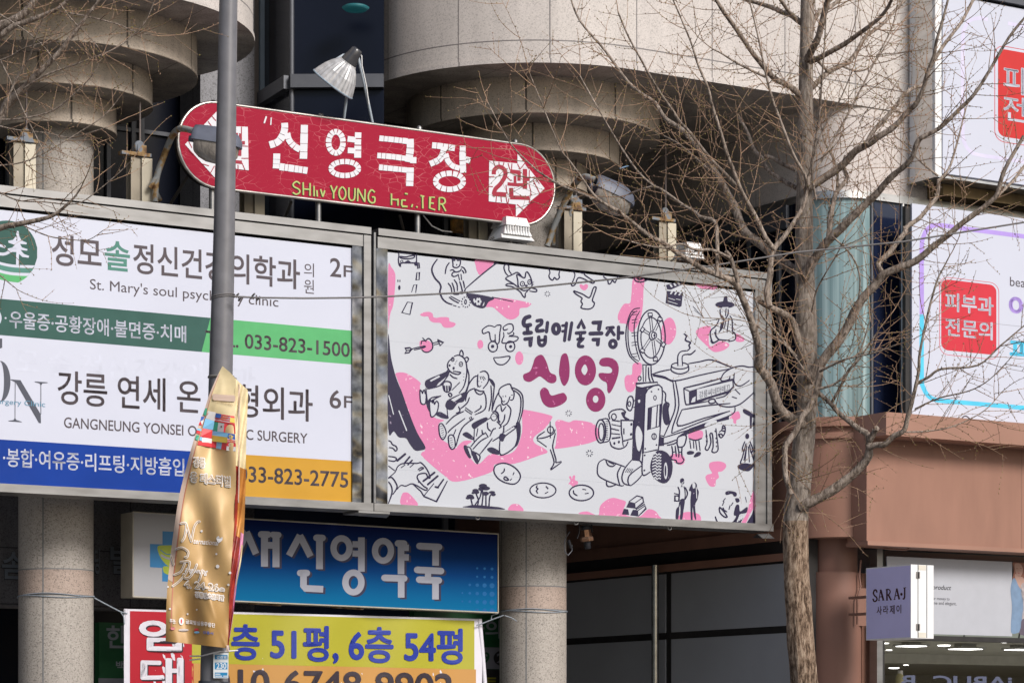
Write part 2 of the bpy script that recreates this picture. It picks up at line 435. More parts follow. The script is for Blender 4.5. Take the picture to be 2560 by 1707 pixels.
def disc(cu, cw, r, n=48, a0=0, a1=360):
    return [(cu + r * math.cos(R(a0 + (a1 - a0) * j / n)), cw + r * math.sin(R(a0 + (a1 - a0) * j / n))) for j in range(n)]
UL = -6.063
LCOR = -1.85
TIERS = ((1.51, 8.73, Z1), (1.03, 8.41, 8.73), (.645, 8.10, 8.41))
for cu, side in ((0, 1), (UL, -1)):
    # bay: a half round end that runs on as a straight front
    n = 40
    if side > 0:
        out = [(UR, 2.11)] + [(cu + 2.11 * math.cos(a), 2.11 * math.sin(a)) for a in (math.pi / 2 + math.pi * j / n for j in range(n + 1))] + [(UR, -2.11)]
    else:
        out = [(-26, -2.11)] + [(cu + 2.11 * math.cos(a), 2.11 * math.sin(a)) for a in (-math.pi / 2 + math.pi * j / n for j in range(n + 1))] + [(-26, 2.11)]
    b = MB(); b.prism(out, Z1, 15.5, g_bay, bottom=g_soffit, top=m_black)
    bay = b.build('bay', bld)
    o2 = [(u + (0 if abs(u) > 15 else (u - cu) / 2.11 * .018), w + (.018 if w > 2.1 else 0) + (0 if abs(w) > 2.1 else w / 2.11 * .018)) for u, w in out]
    b = MB(); b.prism(o2, Z1 - .004, Z1 + .045, g_bay, bottom=g_soffit, top=g_bay)
    b.build('bay_lip', bay)
    cap = MB()
    for r, z0, z1 in TIERS:
        cap.prism(disc(cu, 0, r, 56), z0, z1 - .002, g_tier, bottom=g_soffit)
        cap.prism(disc(cu, 0, r + .006, 56), z0 + .004, z0 + .03, g_tier, bottom=None)
    cap.build('capital', bld)
    col = MB()
    a0 = 8 if side > 0 else 8
    for z0, z1, mt in ((-.2, 3.145, g_col), (3.145, 3.42, g_pink), (3.42, 8.10, g_col)):
        col.prism(disc(cu, 0, .4, 40, a0, a0 + 360), z0, z1, mt)
    for zz in (3.145, 3.42): col.prism(disc(cu, 0, .4008, 40), zz - .006, zz + .006, M('grout', (.16, .165, .17), rough=.8))
    # vertical joint on each column
    for cx0 in ((457 + 2000 * 0 + 1315 - 1315 + 0, ) if False else (107,) if side < 0 else (1315,)):
        p = PD(cx0, 1500, (CR + U * cu).y - .4); v = p - (CR + U * cu); v.z = 0; v.normalize()
        t = Vector((-v.y, v.x, 0)); c = CR + U * cu + v * .399
        col.obox(c + Vector((0, 0, 4)), t * .007, v * .002, Vector((0, 0, 4.1)), M('grout', (.16, .165, .17)))
    col.build('column', bld)

# right-hand block behind the tree
b = MB(); b.prism(corner(), 8.13, Z1 - .002, g_wall, bottom=g_wall)
b.build('upper_wall', bld)
b = MB(); b.prism(corner(.02), 8.05, 8.14, m_trim, bottom=m_trim, top=m_trim)
b.build('window_head_trim', bld)
zg0 = 5.44
core = MB(); core.prism(corner(-.06), 4.25, 8.06, m_black, bottom=m_black); core.build('inner_wall', bld)

# curved corner window: teal glass with pale vertical streaks in its colour
m, t, bb = newmat('teal_streaked_glass'); Ln = t.links
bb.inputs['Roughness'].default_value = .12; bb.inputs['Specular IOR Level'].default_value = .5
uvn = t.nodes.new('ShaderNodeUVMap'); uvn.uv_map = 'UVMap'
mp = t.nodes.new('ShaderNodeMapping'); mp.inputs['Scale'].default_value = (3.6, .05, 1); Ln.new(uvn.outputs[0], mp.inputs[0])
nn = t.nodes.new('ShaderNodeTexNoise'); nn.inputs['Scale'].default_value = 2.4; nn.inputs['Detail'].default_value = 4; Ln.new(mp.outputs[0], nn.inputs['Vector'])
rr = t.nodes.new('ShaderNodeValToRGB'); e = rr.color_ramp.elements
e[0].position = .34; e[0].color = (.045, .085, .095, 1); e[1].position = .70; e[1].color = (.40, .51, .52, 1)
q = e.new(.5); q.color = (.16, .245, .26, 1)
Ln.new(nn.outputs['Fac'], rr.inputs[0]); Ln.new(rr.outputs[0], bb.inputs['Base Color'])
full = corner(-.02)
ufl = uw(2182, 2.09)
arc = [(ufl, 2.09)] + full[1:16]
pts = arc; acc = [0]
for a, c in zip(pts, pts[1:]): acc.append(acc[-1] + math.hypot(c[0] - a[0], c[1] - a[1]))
b = MB(); b.grid([[WL(u, w, zg0) for u, w in pts], [WL(u, w, 8.05) for u, w in pts]], MATS['teal_streaked_glass'], True, uvs=[[(a, zg0) for a in acc], [(a, 8.05) for a in acc]])
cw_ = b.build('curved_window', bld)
for xx in (2182, 2259):
    c = WL(uw(xx, 2.12), 2.10, 0)
    f = MB(); f.tube([c + Vector((0, 0, zg0)), c + Vector((0, 0, 8.05))], .022 if xx < 2200 else .03, m_trim if xx > 2200 else m_mull, 6); f.build('window_post', cw_)
b = MB(); b.box(ufl + .02, uw(2256, 2.09), 2.05, 2.09, zg0, 8.05, M('navy_window_glass', (.012, .018, .045), rough=.1, spec=.6, var=.4, vs=1.2)); b.build('window', bld)
# side windows (in the recess, facing left)
def wU(x): return wcoord(PU(x, 700, US))
b = MB(); b.box(US - .012, US + .3, -7.5, 1.5, zg0, 8.05, m_glass); sw = b.build('window', bld)
for xx, r_ in ((1952, .03), (1877, .02), (1575, .02)):
    f = MB(); f.box(US - .05, US, wU(xx) - r_, wU(xx) + r_, zg0, 8.05, m_mull); f.build('window_post', sw)
f = MB(); f.box(US - .06, US, -7.4, wU(1975), 7.78, 8.05, m_mull); f.build('window_post', sw)

# recess behind the columns: dark glazing, a pier and a projecting window
b = MB(); b.box(-26, US, -6.75, -6.6, -.1, 15, m_glass); b.box(-26, -.3, -1.75, -1.6, 4.58, 15, m_glass); rw = b.build('recess_window', bld)
f = MB()
for x in (60, 330, 420, 1110, 1390): f.box(uw(x, -6.6) - .04, uw(x, -6.6) + .04, -6.6, -6.54, 0, 15, m_mull)
for z in (4.55, 6.9, 8.25): f.box(-20, US - .1, -6.6, -6.55, z, z + .07, m_mull)
for x in (18, 268, 330, 352, 480, 1110): f.box(uw(x, -1.6) - .025, uw(x, -1.6) + .025, -1.6, -1.55, 4.6, 9.1, m_mull)
for z in (7.45, 8.62): f.box(-20, -.35, -1.6, -1.56, z, z + .045, m_mull)
f.build('window_frame', rw)
b = MB(); u0, u1 = uw(501, -1), uw(636, -1)
b.box(u0, u1, -1.55, -1.0, 3.0, 15, g_pier)
b.build('pier', bld)
f = MB(); f.box(u1 + .003, uw(649, -1), -1.5, -1.02, 5, 15, M('bronze_jamb', (.13, .115, .105), rough=.5)); f.box(uw(651, -1), uw(662, -1), -1.5, -1.0, 5, 15, m_blue)
f.build('jamb', bld)
p0 = PW(660, 250, -1.02); z0 = p0.z
p1 = PZ(728, 207, z0); p2 = PZ(960, 206, z0)
b = MB()
up = Vector((0, 0, 1))
bm_gl = M('bay_window_glass', (.010, .013, .022), rough=.14, spec=.28, var=.4, vs=1)
for a, c in ((p0, p1), (p1, p2)):
    b.face([a - up * 4.2, c - up * 4.2, c + up * 6, a + up * 6], bm_gl if a is p0 else m_glass)
pw_ = b.build('projecting_window', bld)
f = MB()
for a, c in ((p0, p1), (p1, p2)):
    dd = (c - a).normalized(); nn_ = Vector((dd.y, -dd.x, 0))
    f.obox((a + c) / 2 + nn_ * .04, (c - a) / 2, nn_ * .05, up * .075, m_mull)
f.tube([p1 - up * 4.2 + N * .01, p1 + up * 6 + N * .01], .03, m_mull, 6)
f.build('window_frame', pw_)
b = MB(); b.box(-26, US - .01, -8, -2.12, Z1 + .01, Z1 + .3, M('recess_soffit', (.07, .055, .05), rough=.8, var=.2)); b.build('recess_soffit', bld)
# lamp glowing dimly behind the dark glass
b = MB(); c = PZ(889, 20, PD(884, 20, 30.2).z)
b.lathe(c, (0, 0, 1), [(-.035, .02), (-.03, .12), (0, .155), (.02, .12), (.03, .03)], M('teal_lamp', (.012, .10, .115), rough=.5, emit=.2), 20); b.build('ceiling_lamp', bld)
# granite band with raised letters, under the signs
b = MB(); b.box(-20, uw(636, -.9), -1.5, -.9, 3.08, 4.6, g_dark); gb = b.build('granite_band', bld)
mlet, mls = M('metal_letter', (.20, .22, .25), rough=.5, metal=.3), M('metal_letter_shadow', (.02, .02, .022), rough=.6)
for tx, xl, xr, yt, yb in (('솜', 5, 62, 1378, 1446), ('딩', 236, 249, 1370, 1434), ('빌', 276, 330, 1363, 1433)):
    b = MB(); a = Art(b, lambda x, y, k: PW(x, y, -.90 + k * 6))
    a.text(tx, xl, xr, yt, yb, mls, .025, 1, shift=(-1.5, 2)); a.text(tx, xl, xr, yt, yb, mlet, .025, 6)  # dark copy set off below each letter is painted shadow
    b.build('raised_letter', gb)

# ------------------------------------------------------------------ brown corner shopfront
shop = thing('corner_shop', 'brown clad corner shopfront with deep fascia, round pillar and lit window', 'shop', WL(UT, 2, 0))
b = MB(); b.prism(corner(.012), 4.02, 5.20, m_brown, bottom=m_brown)
cc = b.build('curved_cladding', shop)
b = MB()
b.prism(corner(.10), 5.33, 5.44, m_brown, bottom=m_brown, top=m_brown)
b.prism(corner(.06), 5.19, 5.26, m_brown, bottom=m_brown, top=m_brown)
b.prism(corner(.04), 4.02 - .002, 4.16, m_brown, bottom=m_brown, top=m_brown)
b.prism(corner(.03), 5.26, 5.33, m_brown)
b.build('ledge', cc)
uf = uw(2145, 2.2)
zb = zw(2179, 1352, 2.36); zfb = zw(2259, 1090, 2.72); zft = zw(2227, 1030, 2.72)
b = MB(); b.box(uf, UR, 2.0, 2.36, zb, zfb + .02, m_brown); fa = b.build('fascia', shop)
b = MB(); b.box(uf - .004, UR, 1.98, 2.385, zb - .05, zb - .002, m_brown2); b.build('fascia_edge', fa)
b = MB(); b.box(uf - .003, UR, 2.0, 2.72, zfb, zft, m_brown2); b.build('flange', fa)
b = MB()
b.box(uw(2553, 2.36), uw(2553, 2.36) + .012, 2.30, 2.3615, zb, zfb, m_brownp)
b.build('panel_joint', fa)
# pillar
pc = PW(2086, 1550, 1.55); pu, pw = ucoord(pc), wcoord(pc)
b = MB(); b.prism(disc(pu, pw, .325, 32), -.1, 3.62, m_brownp, top=m_brownp); pl = b.build('pillar', shop)
b = MB(); b.prism(disc(pu, pw, .28, 28), 3.621, 4.03, m_brownp); b.build('pillar_neck', pl)
b = MB(); b.box(uw(2150, pw + .16), uw(2184, pw + .2), pw - .1, pw + .2, -.1, 3.62, m_brown); b.build('pilaster', shop)
b = MB(); b.box(uw(2136, pw + .3), uw(2166, pw + .3), pw + .22, pw + .3, zw(2150, 1564, 1.8), zw(2150, 1470, 1.8), m_brownp); b.build('junction_box', shop)
b = MB()
b.tube([PW(2152, 1400, 1.9), PW(2148, 1440, 1.9), PW(2152, 1465, 1.92), PW(2143, 1495, 1.92), PW(2143, 1560, 1.92)], .012, m_brownp, 5)
b.tube([PW(2180, 1365, 2.1), PW(2225, 1372, 2.2), PW(2265, 1374, 2.25), PW(2288, 1360, 2.3)], .012, m_brownp, 5); b.build('cable', shop)
# side wall under the soffit: pale blanked windows
def wS(x): return wcoord(PU(x, 1600, US))
zt0, zt1 = PU(1850, 1570, US).z, PU(1850, 1418, US).z
zl1 = PU(1850, 1588, US).z
b = MB(); b.box(US - .012, US + .2, WBK, 1.6, -.1, 4.03, m_frame); swl = b.build('side_wall', shop)
for wa, wb in ((wS(1418), wS(1668)), (wS(1683), wS(1988))):
    for za, zb_ in ((.2, zl1), (zt0, zt1)):
        f = MB(); f.box(US - .03, US - .013, wa, wb, za, zb_, m_grey); f.build('blank_panel', swl)
f = MB(); f.box(US - .07, US - .02, wS(1300), wS(1990), zt1 + .03, zt1 + .12, m_brown); f.build('panel_head', swl)
p = PU(1638, 1500, US - .18); f = MB(); f.tube([Vector((p.x, p.y, -.1)), Vector((p.x, p.y, PU(1638, 1412, US - .18).z))], .048, steel('pipe_steel', (.55, .53, .5), .2, wav=.05), 14); f.build('steel_post', shop)
# shop window and room
WG = 1.95
uj0, uj1 = uw(2190, WG), uw(2204, WG)
b = MB(); b.box(uj0, uj1, WG - .12, WG + .02, -.1, 3.92, m_steelf)
b.box(uj1 + .002, uj1 + .05, WG - .1, WG - .005, -.1, 3.9, m_frame); 
b.box(uj0 - .06, UR, WG - .15, WG - .01, 3.9, 4.2, m_frame)
zm = zw(2400, 1590, WG)
b.box(uj1 + .052, UR, WG - .1, WG + .012, zm - .06, zm, m_frame)
b.build('window_frame', shop)
m, t, bb = newmat('shop_glass')
for n_ in list(t.nodes):
    if n_.type == 'BSDF_PRINCIPLED': t.nodes.remove(n_)
tr = t.nodes.new('ShaderNodeBsdfTransparent'); gl = t.nodes.new('ShaderNodeBsdfGlossy'); gl.inputs['Roughness'].default_value = .03
fr = t.nodes.new('ShaderNodeFresnel'); fr.inputs[0].default_value = 1.35
ms = t.nodes.new('ShaderNodeMixShader'); t.links.new(fr.outputs[0], ms.inputs[0]); t.links.new(tr.outputs[0], ms.inputs[1]); t.links.new(gl.outputs[0], ms.inputs[2])
t.links.new(ms.outputs[0], t.nodes['Material Output'].inputs[0])
b = MB(); b.face([WL(uj1, WG - .05, .1), WL(UR, WG - .05, .1), WL(UR, WG - .05, zm - .05), WL(uj1, WG - .05, zm - .05)], m)
b.build('window', shop)
b = MB()
mroom, mceil = M('shop_wall', (.36, .36, .32), rough=.8), M('shop_ceiling', (.50, .50, .46), rough=.8, var=.1)
zc = 2.86; ua = uj0 - .02; wb_ = -13
def quad(a, c, mt): b.face([WL(*p) for p in a], mt)
b.face([WL(ua, WG - .2, zc), WL(UR, WG - .2, zc), WL(UR, wb_, zc), WL(ua, wb_, zc)], mceil)
b.face([WL(ua, wb_, 0), WL(UR, wb_, 0), WL(UR, wb_, zc), WL(ua, wb_, zc)], mroom)
b.face([WL(ua, WG - .2, 0), WL(ua, wb_, 0), WL(ua, wb_, zc), WL(ua, WG - .2, zc)], mroom)
b.face([WL(ua, WG - .2, .01), WL(UR, WG - .2, .01), WL(UR, wb_, .01), WL(ua, wb_, .01)], mroom)
b.face([WL(UR, WG - .2, 0), WL(UR, wb_, 0), WL(UR, wb_, zc), WL(UR, WG - .2, zc)], mroom)
b.box(ua, UR, -3.2, -3.0, zc - .14, zc - .002, mceil)
b.build('room', shop)
# ------------------------------------------------------------------ billboards
ZT, ZB = 7.23, 4.12; RB = 7.017
m_board = M('board_white', (.47, .49, .535), rough=.38, spec=.4, var=.03, vs=.8)
m_vinyl = M('vinyl_white', (.52, .54, .635), rough=.42, spec=.4, var=.03, vs=.7, bump=.25, bs=2.2)
NAVY = (.019, .015, .046); PINK = (.56, .18, .34); PLUM = (.20, .014, .09)
m_navy = speckled('navy_print', NAVY, (.24, .20, .28), thr=.735, sc=21)
m_line = M('navy_line', (.020, .016, .048), rough=.6, spec=.2, var=.05)
m_pink = speckled('pink_print', PINK, (.66, .50, .57), thr=.70, sc=23)
m_plum = speckled('plum_print', PLUM, (.45, .12, .28), thr=.70, sc=24)

def billboard(root, ul, ur, jl, jr, panel_px):
    """steel box frame: rails, stiles, back; returns nothing"""
    b = MB()
    b.box(ul, ur, .85, 1.15, ZB + .07, ZT - .25, m_black); b.build('backing', root)
    b = MB()
    b.box(ul, ur, .84, 1.222, ZT - .075, ZT, m_steelf)                   # top strip, proud
    b.box(ul, ur, .84, 1.16, ZT - .0885, ZT - .0755, m_frame)            # shadow gap
    b.box(ul + .002, ur - .002, .84, 1.20, RB, ZT - .089, m_steelf)
    b.build('top_rail', root)
    b = MB(); b.box(ul - .06, ur + .02, .84, 1.235, ZB, ZB + .085, m_steelf); b.build('bottom_rail', root)
clinic = thing('clinic_billboard', 'wide white billboard with green and blue bands in a steel frame', 'billboard', WL(-5, 1.2, ZB))
mural = thing('mural_billboard', 'white billboard printed with pink and navy cartoon drawings in a steel frame', 'billboard', WL(2, 1.2, ZB))
u_a, u_b = uw(-230, 1.2), uw(926, 1.2)
u_c, u_d = uw(944, 1.2), uw(1926, 1.2)
billboard(clinic, u_a, u_b, 0, 0, None)
billboard(mural, u_c, u_d, 0, 0, None)
b = MB(); b.box(uw(881, 1.19), uw(908, 1.19), .86, 1.19, ZB + .086, RB - .001, m_mirror); b.box(uw(908, 1.2) + .002, u_b, .86, 1.215, ZB + .086, ZT - .09, m_steelf); b.build('stile', clinic)
b = MB(); b.box(uw(941, 1.2) + .005, uw(969, 1.19), .86, 1.19, ZB + .086, RB - .001, m_mirror); b.build('stile', mural)
b = MB(); b.box(uw(1888, 1.2), u_d - .07, .86, 1.205, ZB + .086, RB - .001, m_steelf); b.box(u_d - .068, u_d, .86, 1.23, ZB + .086, ZT - .076, m_steelf)
b.build('stile', mural)
b = MB()
b.tube([WL(uw(925, 1.2), 1.19, ZB + .09), WL(uw(925, 1.2), 1.19, RB - .005)], .02, m_steelf, 6)
b.tube([WL(uw(936, 1.2), 1.2, ZB + .09), WL(uw(936, 1.2), 1.2, ZT - .05)], .022, m_steelf, 6)
b.box(uw(890, 1.2), uw(968, 1.2), .9, 1.26, ZB - .03, ZB - .006, m_steelf)
b.face([PW(888, 1280, 1.262), PW(975, 1286, 1.262), PW(966, 1294, 1.10), PW(896, 1289, 1.10)], m_steelf)
b.build('joint_bracket', clinic)
b = MB(); b.face([PW(1893, 1334, 1.24), PW(1922, 1333, 1.24), PW(1937, 1346, 1.4), PW(1907, 1345, 1.4)], m_steelf); b.face([PW(1893, 1334, 1.24), PW(1907, 1345, 1.4), PW(1880, 1344, 1.1)], m_steelf); b.build('joint_bracket', mural)
for x in (1194, 1438, 1674):
    pass
for x, y in ((1194, 1292), (1440, 1305), (1674, 1318)):
    b = MB(); c = PW(x, y, 1.19); b.tube([c + (U * math.cos(a) + Vector((0, 0, 1)) * math.sin(a)) * .028 for a in (2 * math.pi * j / 10 for j in range(11))], .008, m_steelf, 5); b.build('eye_bolt', mural)

# ---- clinic print
b = MB(); WP = 1.165
a = Art(b, lambda x, y, k: PW(x, y, WP + k))
u0, u1 = uw(-225, WP), uw(881, WP)
b.face([WL(u0, WP, ZB + .05), WL(u1, WP, ZB + .05), WL(u1, WP, ZT - .24), WL(u0, WP, ZT - .24)], m_vinyl)
c_ink = M('ink_charcoal', (.06, .045, .055), rough=.45); c_grn = M('ink_green', (.04, .10, .085), rough=.5, spec=.12, var=.06)
c_lgr = M('ink_light_green', (.10, .38, .15), rough=.5, spec=.12, var=.05); c_pine = M('ink_pine', (.05, .19, .15), rough=.45)
c_blu = M('ink_blue', (.006, .04, .26), rough=.4, spec=.12, var=.1, vs=1.5, bump=.5, bs=1.6); c_yel = M('ink_amber', (.50, .26, .018), rough=.36, var=.06, vs=1.5, bump=.3, bs=1.8)
c_lite = M('ink_pale', (.50, .52, .62), rough=.42)
f = a.quad(-225, 881, 762, 857)
def yT(x, y0, x0=0): return y0 + (HY - y0) / (VPX - x0) * (x - x0)
# bands
gt, gbm = lambda x: yT(x, 746.7), lambda x: yT(x, 837.5)
a.poly([(-225, gt(-225)), (526, gt(526)), (504, gbm(504)), (-225, gbm(-225))], c_grn)
a.poly([(526, gt(526)), (881, gt(881)), (881, gbm(881)), (504, gbm(504))], c_lgr)
bt, bb2 = lambda x: yT(x, 1098), lambda x: yT(x, 1212)
a.poly([(-225, bt(-225)), (558, bt(558)), (558, bb2(558)), (-225, bb2(-225))], c_blu)
a.poly([(558, bt(558)), (881, bt(881)), (881, bb2(881)), (558, bb2(558))], c_yel)
# green round emblem with two pines and wavy ground
a.tile(0, 480)
circ = [(60 + 316 * math.cos(2 * math.pi * j / 48), 608 + 322 * math.sin(2 * math.pi * j / 48)) for j in range(48)]
def below(x): return 690 + .26 * x + 20 * math.sin(x / 60) if x < 200 else 733
def clipc(f0, f1, n=26, x0=-252, x1=372):
    top = []; bot = []
    for j in range(n + 1):
        x = x0 + (x1 - x0) * j / n; h = 322 * math.sqrt(max(0, 1 - ((x - 60) / 316) ** 2))
        lo, hi = 608 - h, 608 + h
        top.append((x, min(max(f0(x), lo), hi))); bot.append((x, min(max(f1(x), lo), hi)))
    return top, bot
def band(f0, f1, mat):
    tp, bo = clipc(f0, f1)
    k = a.k(1)
    b.grid([[a.lift(*a.px(p), k) for p in tp], [a.lift(*a.px(p), k) for p in bo]], mat, False)
w1 = lambda x: 668 + .20 * (x + 60) + 22 * math.sin((x + 120) / 120)
band(lambda x: -99, lambda x: min(w1(x), 735), c_grn)
band(lambda x: w1(x) + 28, lambda x: w1(x) + 78, c_pine)
band(lambda x: w1(x) + 108, lambda x: w1(x) + 175 if x < 170 else 2000, c_lgr)
a.poly([(160, 730), (163, 600), (120, 600), (75, 585), (78, 565), (120, 558), (150, 530), (85, 508), (82, 488), (130, 480), (160, 440), (165, 395), (175, 388), (187, 395), (192, 440), (215, 485), (268, 508), (265, 525), (200, 520), (220, 555), (275, 572), (272, 588), (205, 580), (240, 620), (292, 640), (285, 658), (225, 650), (190, 620), (186, 730)], c_lite, 2)
a.stroke([(-80, 520), (0, 535), (45, 548)], 26, c_lite, 2); a.stroke([(-80, 605), (30, 622), (90, 600), (150, 560)], 30, c_lite, 2)
a.tile(0, 0, 1.)
a.text('성모', 129, 254, 584, 662, c_ink, .016)
a.text('솔', 262, 325, 600, 674, c_pine, .016)
a.text('정신건강의학과', 333, 750, 606, 683, c_ink, .014)
a.text('의', 760, 785, 656.5, 690.5, c_ink); a.text('원', 760, 785, 697.5, 732.5, c_ink)
a.text('2', 825, 853, 644, 691, c_ink, .012); a.text('F', 859, 878, 663, 692, c_ink, .012)
a.text("St. Mary's soul psychiatry clinic", 225, 696, 696, 731, c_ink, .0)
a.text('우울증·공황장애·불면증·치매', 24, 465, 776, 819, c_lite, .022, bold=.5)
a.text(')', -5, 4, 777, 811, c_lite, .02); a.ell(14, 795, 2.4, 2.4, c_lite, 2)
a.text('TEL. 033-823-1500', 514, 874, 826, 862, c_ink, .02, bold=.7)
a.text('강릉 연세 온 성형외과', 145, 781, 925, 1009, c_ink, .022, bold=.9)
a.text('6', 824, 853, 973, 1020, c_ink, .012); a.text('F', 860, 879, 989, 1019, c_ink, .012)
a.text('GANGNEUNG YONSEI ON PLASTIC SURGERY', 160, 769, 1042, 1069, c_ink, .008)
a.text('·봉합·여유증·리프팅·지방흡입', 8, 460, 1119, 1165, c_lite, .022, bold=.5)
a.text('033-823-2775', 596, 870, 1164, 1203, c_ink, .02, bold=.8)
# serif monogram at the edge of the frame
a.tile(0, 820); cm = M('ink_slate', (.055, .06, .085), rough=.45)
a.poly([(105, 512), (205, 520), (408, 862), (410, 950), (388, 948), (158, 545), (105, 518)], cm, 2)
a.stroke([(152, 540), (150, 930)], 7, cm, 3, smooth=False); a.stroke([(409, 545), (409, 860)], 7, cm, 3, smooth=False)
a.poly([(85, 925), (135, 918), (150, 895), (165, 918), (217, 934), (217, 940), (85, 931)], cm, 3)
a.poly([(348, 533), (476, 541), (476, 548), (425, 552), (410, 575), (395, 552), (348, 540)], cm, 3)
lo = [(0 + 105 * math.sin(t_) * 1.0, 532 + 205 * -math.cos(t_)) for t_ in (math.pi * j / 16 for j in range(17))]
li = [(0 + 40 * math.sin(t_), 532 + 200 * -math.cos(t_)) for t_ in (math.pi * j / 16 for j in range(17))]
a.poly([(x - 0, y) for x, y in lo] + li[::-1], cm, 2)
a.poly([(-60, 100), (22, 104), (22, 196), (0, 205), (-60, 203)], cm, 2)
a.tile(0, 0, 1.); a.text('Surgery Clinic', -18, 113, 995, 1012, M('ink_teal', (.08, .22, .33)), 0, 4)
# faint show-through of the older print
gho = M('ghost_print', (.5165, .5365, .631), rough=.42)
a.text('모 솔 정신건강의학과', 38, 640, 868, 934, gho, .03, 1)
b.build('printed_face', clinic)
# ---- mural print
b = MB(); WP2 = 1.165
a = Art(b, lambda x, y, k: PW(x, y, WP2 + k))
u0, u1 = uw(969, WP2), uw(1889, WP2)
b.face([WL(u0, WP2, ZB + .05), WL(u1, WP2, ZB + .05), WL(u1, WP2, ZT - .24), WL(u0, WP2, ZT - .24)], m_board)
T1 = lambda: a.tile(960, 610)
T2 = lambda: a.tile(1400, 610)
T3 = lambda: a.tile(960, 930)
T4 = lambda: a.tile(1400, 930)
LW = 13
def ln(*pts, w=LW, sm=True, cl=False, tp=.3): a.stroke(list(pts), w, m_line, 4, closed=cl, smooth=sm, taper=tp, cap=False)
def nv(*pts, sm=True, L=3): a.poly(list(pts), m_navy, L, sm)
def pk(*pts, L=1): a.poly(list(pts), m_pink, L, True)
def wh(*pts, sm=True, L=5): a.poly(list(pts), m_board, L, sm)
def dot(x, y, r=7): a.ell(x, y, r, r, m_line, 5, 8)
def burst(cx, cy, r):
    for j in range(8):
        an = R(22 + 45 * j); c, s_ = math.cos(an), math.sin(an)
        ln((cx + c * r * .5, cy + s_ * r * .5), (cx + c * r, cy + s_ * r), w=8, sm=False)
# sheet seams
a.tile(0, 0, 1.)
for y0 in (1172, 852): a.stroke([(970, y0), (1888, y0 + (HY - y0) / (VPX - 970) * 918)], .9, M('sheet_seam', (.41, .43, .475), rough=.5), 1, smooth=False, cap=False)
# pinks
T1()
pk((42, 232), (75, 235), (105, 280), (115, 340), (105, 500), (90, 620), (65, 690), (50, 780), (42, 822))
pk((362, 710), (390, 685), (450, 678), (485, 695), (495, 730), (530, 738), (570, 730), (645, 735), (655, 770), (700, 785), (717, 800), (690, 830), (630, 838), (590, 825), (565, 790), (500, 785), (460, 765), (440, 725), (400, 725))
pk((920, 155), (1105, 172), (975, 305), (935, 280), (918, 220))
pk((1015, 625), (1060, 560), (1120, 535), (1300, 555), (1460, 590), (1465, 610), (1430, 635), (1360, 645), (1350, 710), (1300, 750), (1240, 750), (1170, 700), (1100, 640), (1070, 630))
pk((355, 985), (375, 962), (440, 965), (480, 1000), (485, 1040), (465, 1070), (430, 1080), (385, 1065), (362, 1040))
pk((1955, 410), (1975, 402), (1995, 415), (2015, 400), (2040, 410), (2035, 440), (2005, 465), (1970, 445))
a.ell(963, 1003, 30, 45, m_pink); a.ell(1353, 1140, 41, 68, m_pink)
T3()
pk((120, 10), (220, 10), (360, 100), (360, 160), (420, 330), (500, 450), (600, 480), (545, 520), (560, 650), (650, 720), (700, 770), (790, 690), (880, 690), (810, 760), (900, 900), (960, 910), (1060, 820), (1180, 832), (1310, 780), (1380, 600), (1380, 400), (1420, 378), (1660, 430), (1675, 470), (1610, 560), (1500, 650), (1510, 710), (1600, 760), (1635, 800), (1560, 830), (1300, 915), (1110, 920), (1070, 1000), (730, 1095), (600, 1030), (390, 850), (380, 800), (410, 770), (330, 600), (240, 400), (180, 200), (130, 60))
pk((1720, 490), (1760, 475), (1850, 500), (1920, 480), (2110, 525), (2130, 680), (1740, 765), (1720, 720), (1730, 600), (1712, 520))
pk((172, 1325), (180, 1220), (220, 1200), (265, 1225), (340, 1330)); pk((1246, 1382), (1265, 1330), (1310, 1315), (1360, 1330), (1393, 1386))
pk((1850, 1045), (1870, 1040), (1880, 1070), (1890, 1035), (1912, 1035), (1910, 1075), (1940, 1095), (1935, 1120), (1910, 1130), (1900, 1150), (1870, 1128), (1845, 1115), (1865, 1085))
T4()
pk((200, 1418), (270, 1390), (380, 1430), (400, 1340), (460, 1280), (530, 1255), (600, 1270), (655, 1290), (655, 1320), (630, 1400), (700, 1440), (800, 1440), (880, 1370), (950, 1385), (985, 1430), (985, 1470), (600, 1448))
pk((1160, 1480), (1220, 1410), (1290, 1395), (1370, 1410), (1405, 1440), (1400, 1495), (1280, 1488))
pk((1490, 930), (1510, 900), (1590, 890), (1650, 910), (1660, 950), (1620, 990), (1580, 1000), (1590, 1050), (1560, 1080), (1555, 1130), (1530, 1145), (1490, 1130), (1455, 1060), (1470, 1025), (1520, 1010), (1500, 970))
pk((1710, 390), (1730, 410), (1780, 390), (1800, 420), (1800, 460), (1765, 480), (1760, 515), (1735, 505), (1730, 470), (1695, 460), (1720, 430))
pk((1300, 600), (1420, 585), (1422, 660), (1360, 680), (1288, 662)); pk((1105, 830), (1150, 815), (1220, 825), (1252, 880), (1220, 925), (1165, 912), (1110, 865))
pk((1950, 1145), (1960, 1160), (1958, 1300), (1900, 1420), (1850, 1520), (1810, 1515), (1870, 1400), (1900, 1280), (1930, 1190))
T2()
pk((735, 340), (840, 345), (835, 460), (830, 600), (820, 680), (800, 760), (740, 870), (700, 870), (660, 800), (600, 790), (578, 740), (590, 680), (640, 600), (700, 590), (715, 500))
pk((1020, 830), (1050, 760), (1100, 735), (1140, 770), (1162, 850), (1150, 930), (1100, 1000), (1050, 990), (1015, 930))
pk((730, 1200), (810, 1190), (815, 1280), (780, 1360), (740, 1460), (690, 1480), (655, 1440), (645, 1350), (670, 1310), (720, 1300))
pk((1360, 395), (1400, 440), (1500, 455), (1550, 455), (1563, 418))
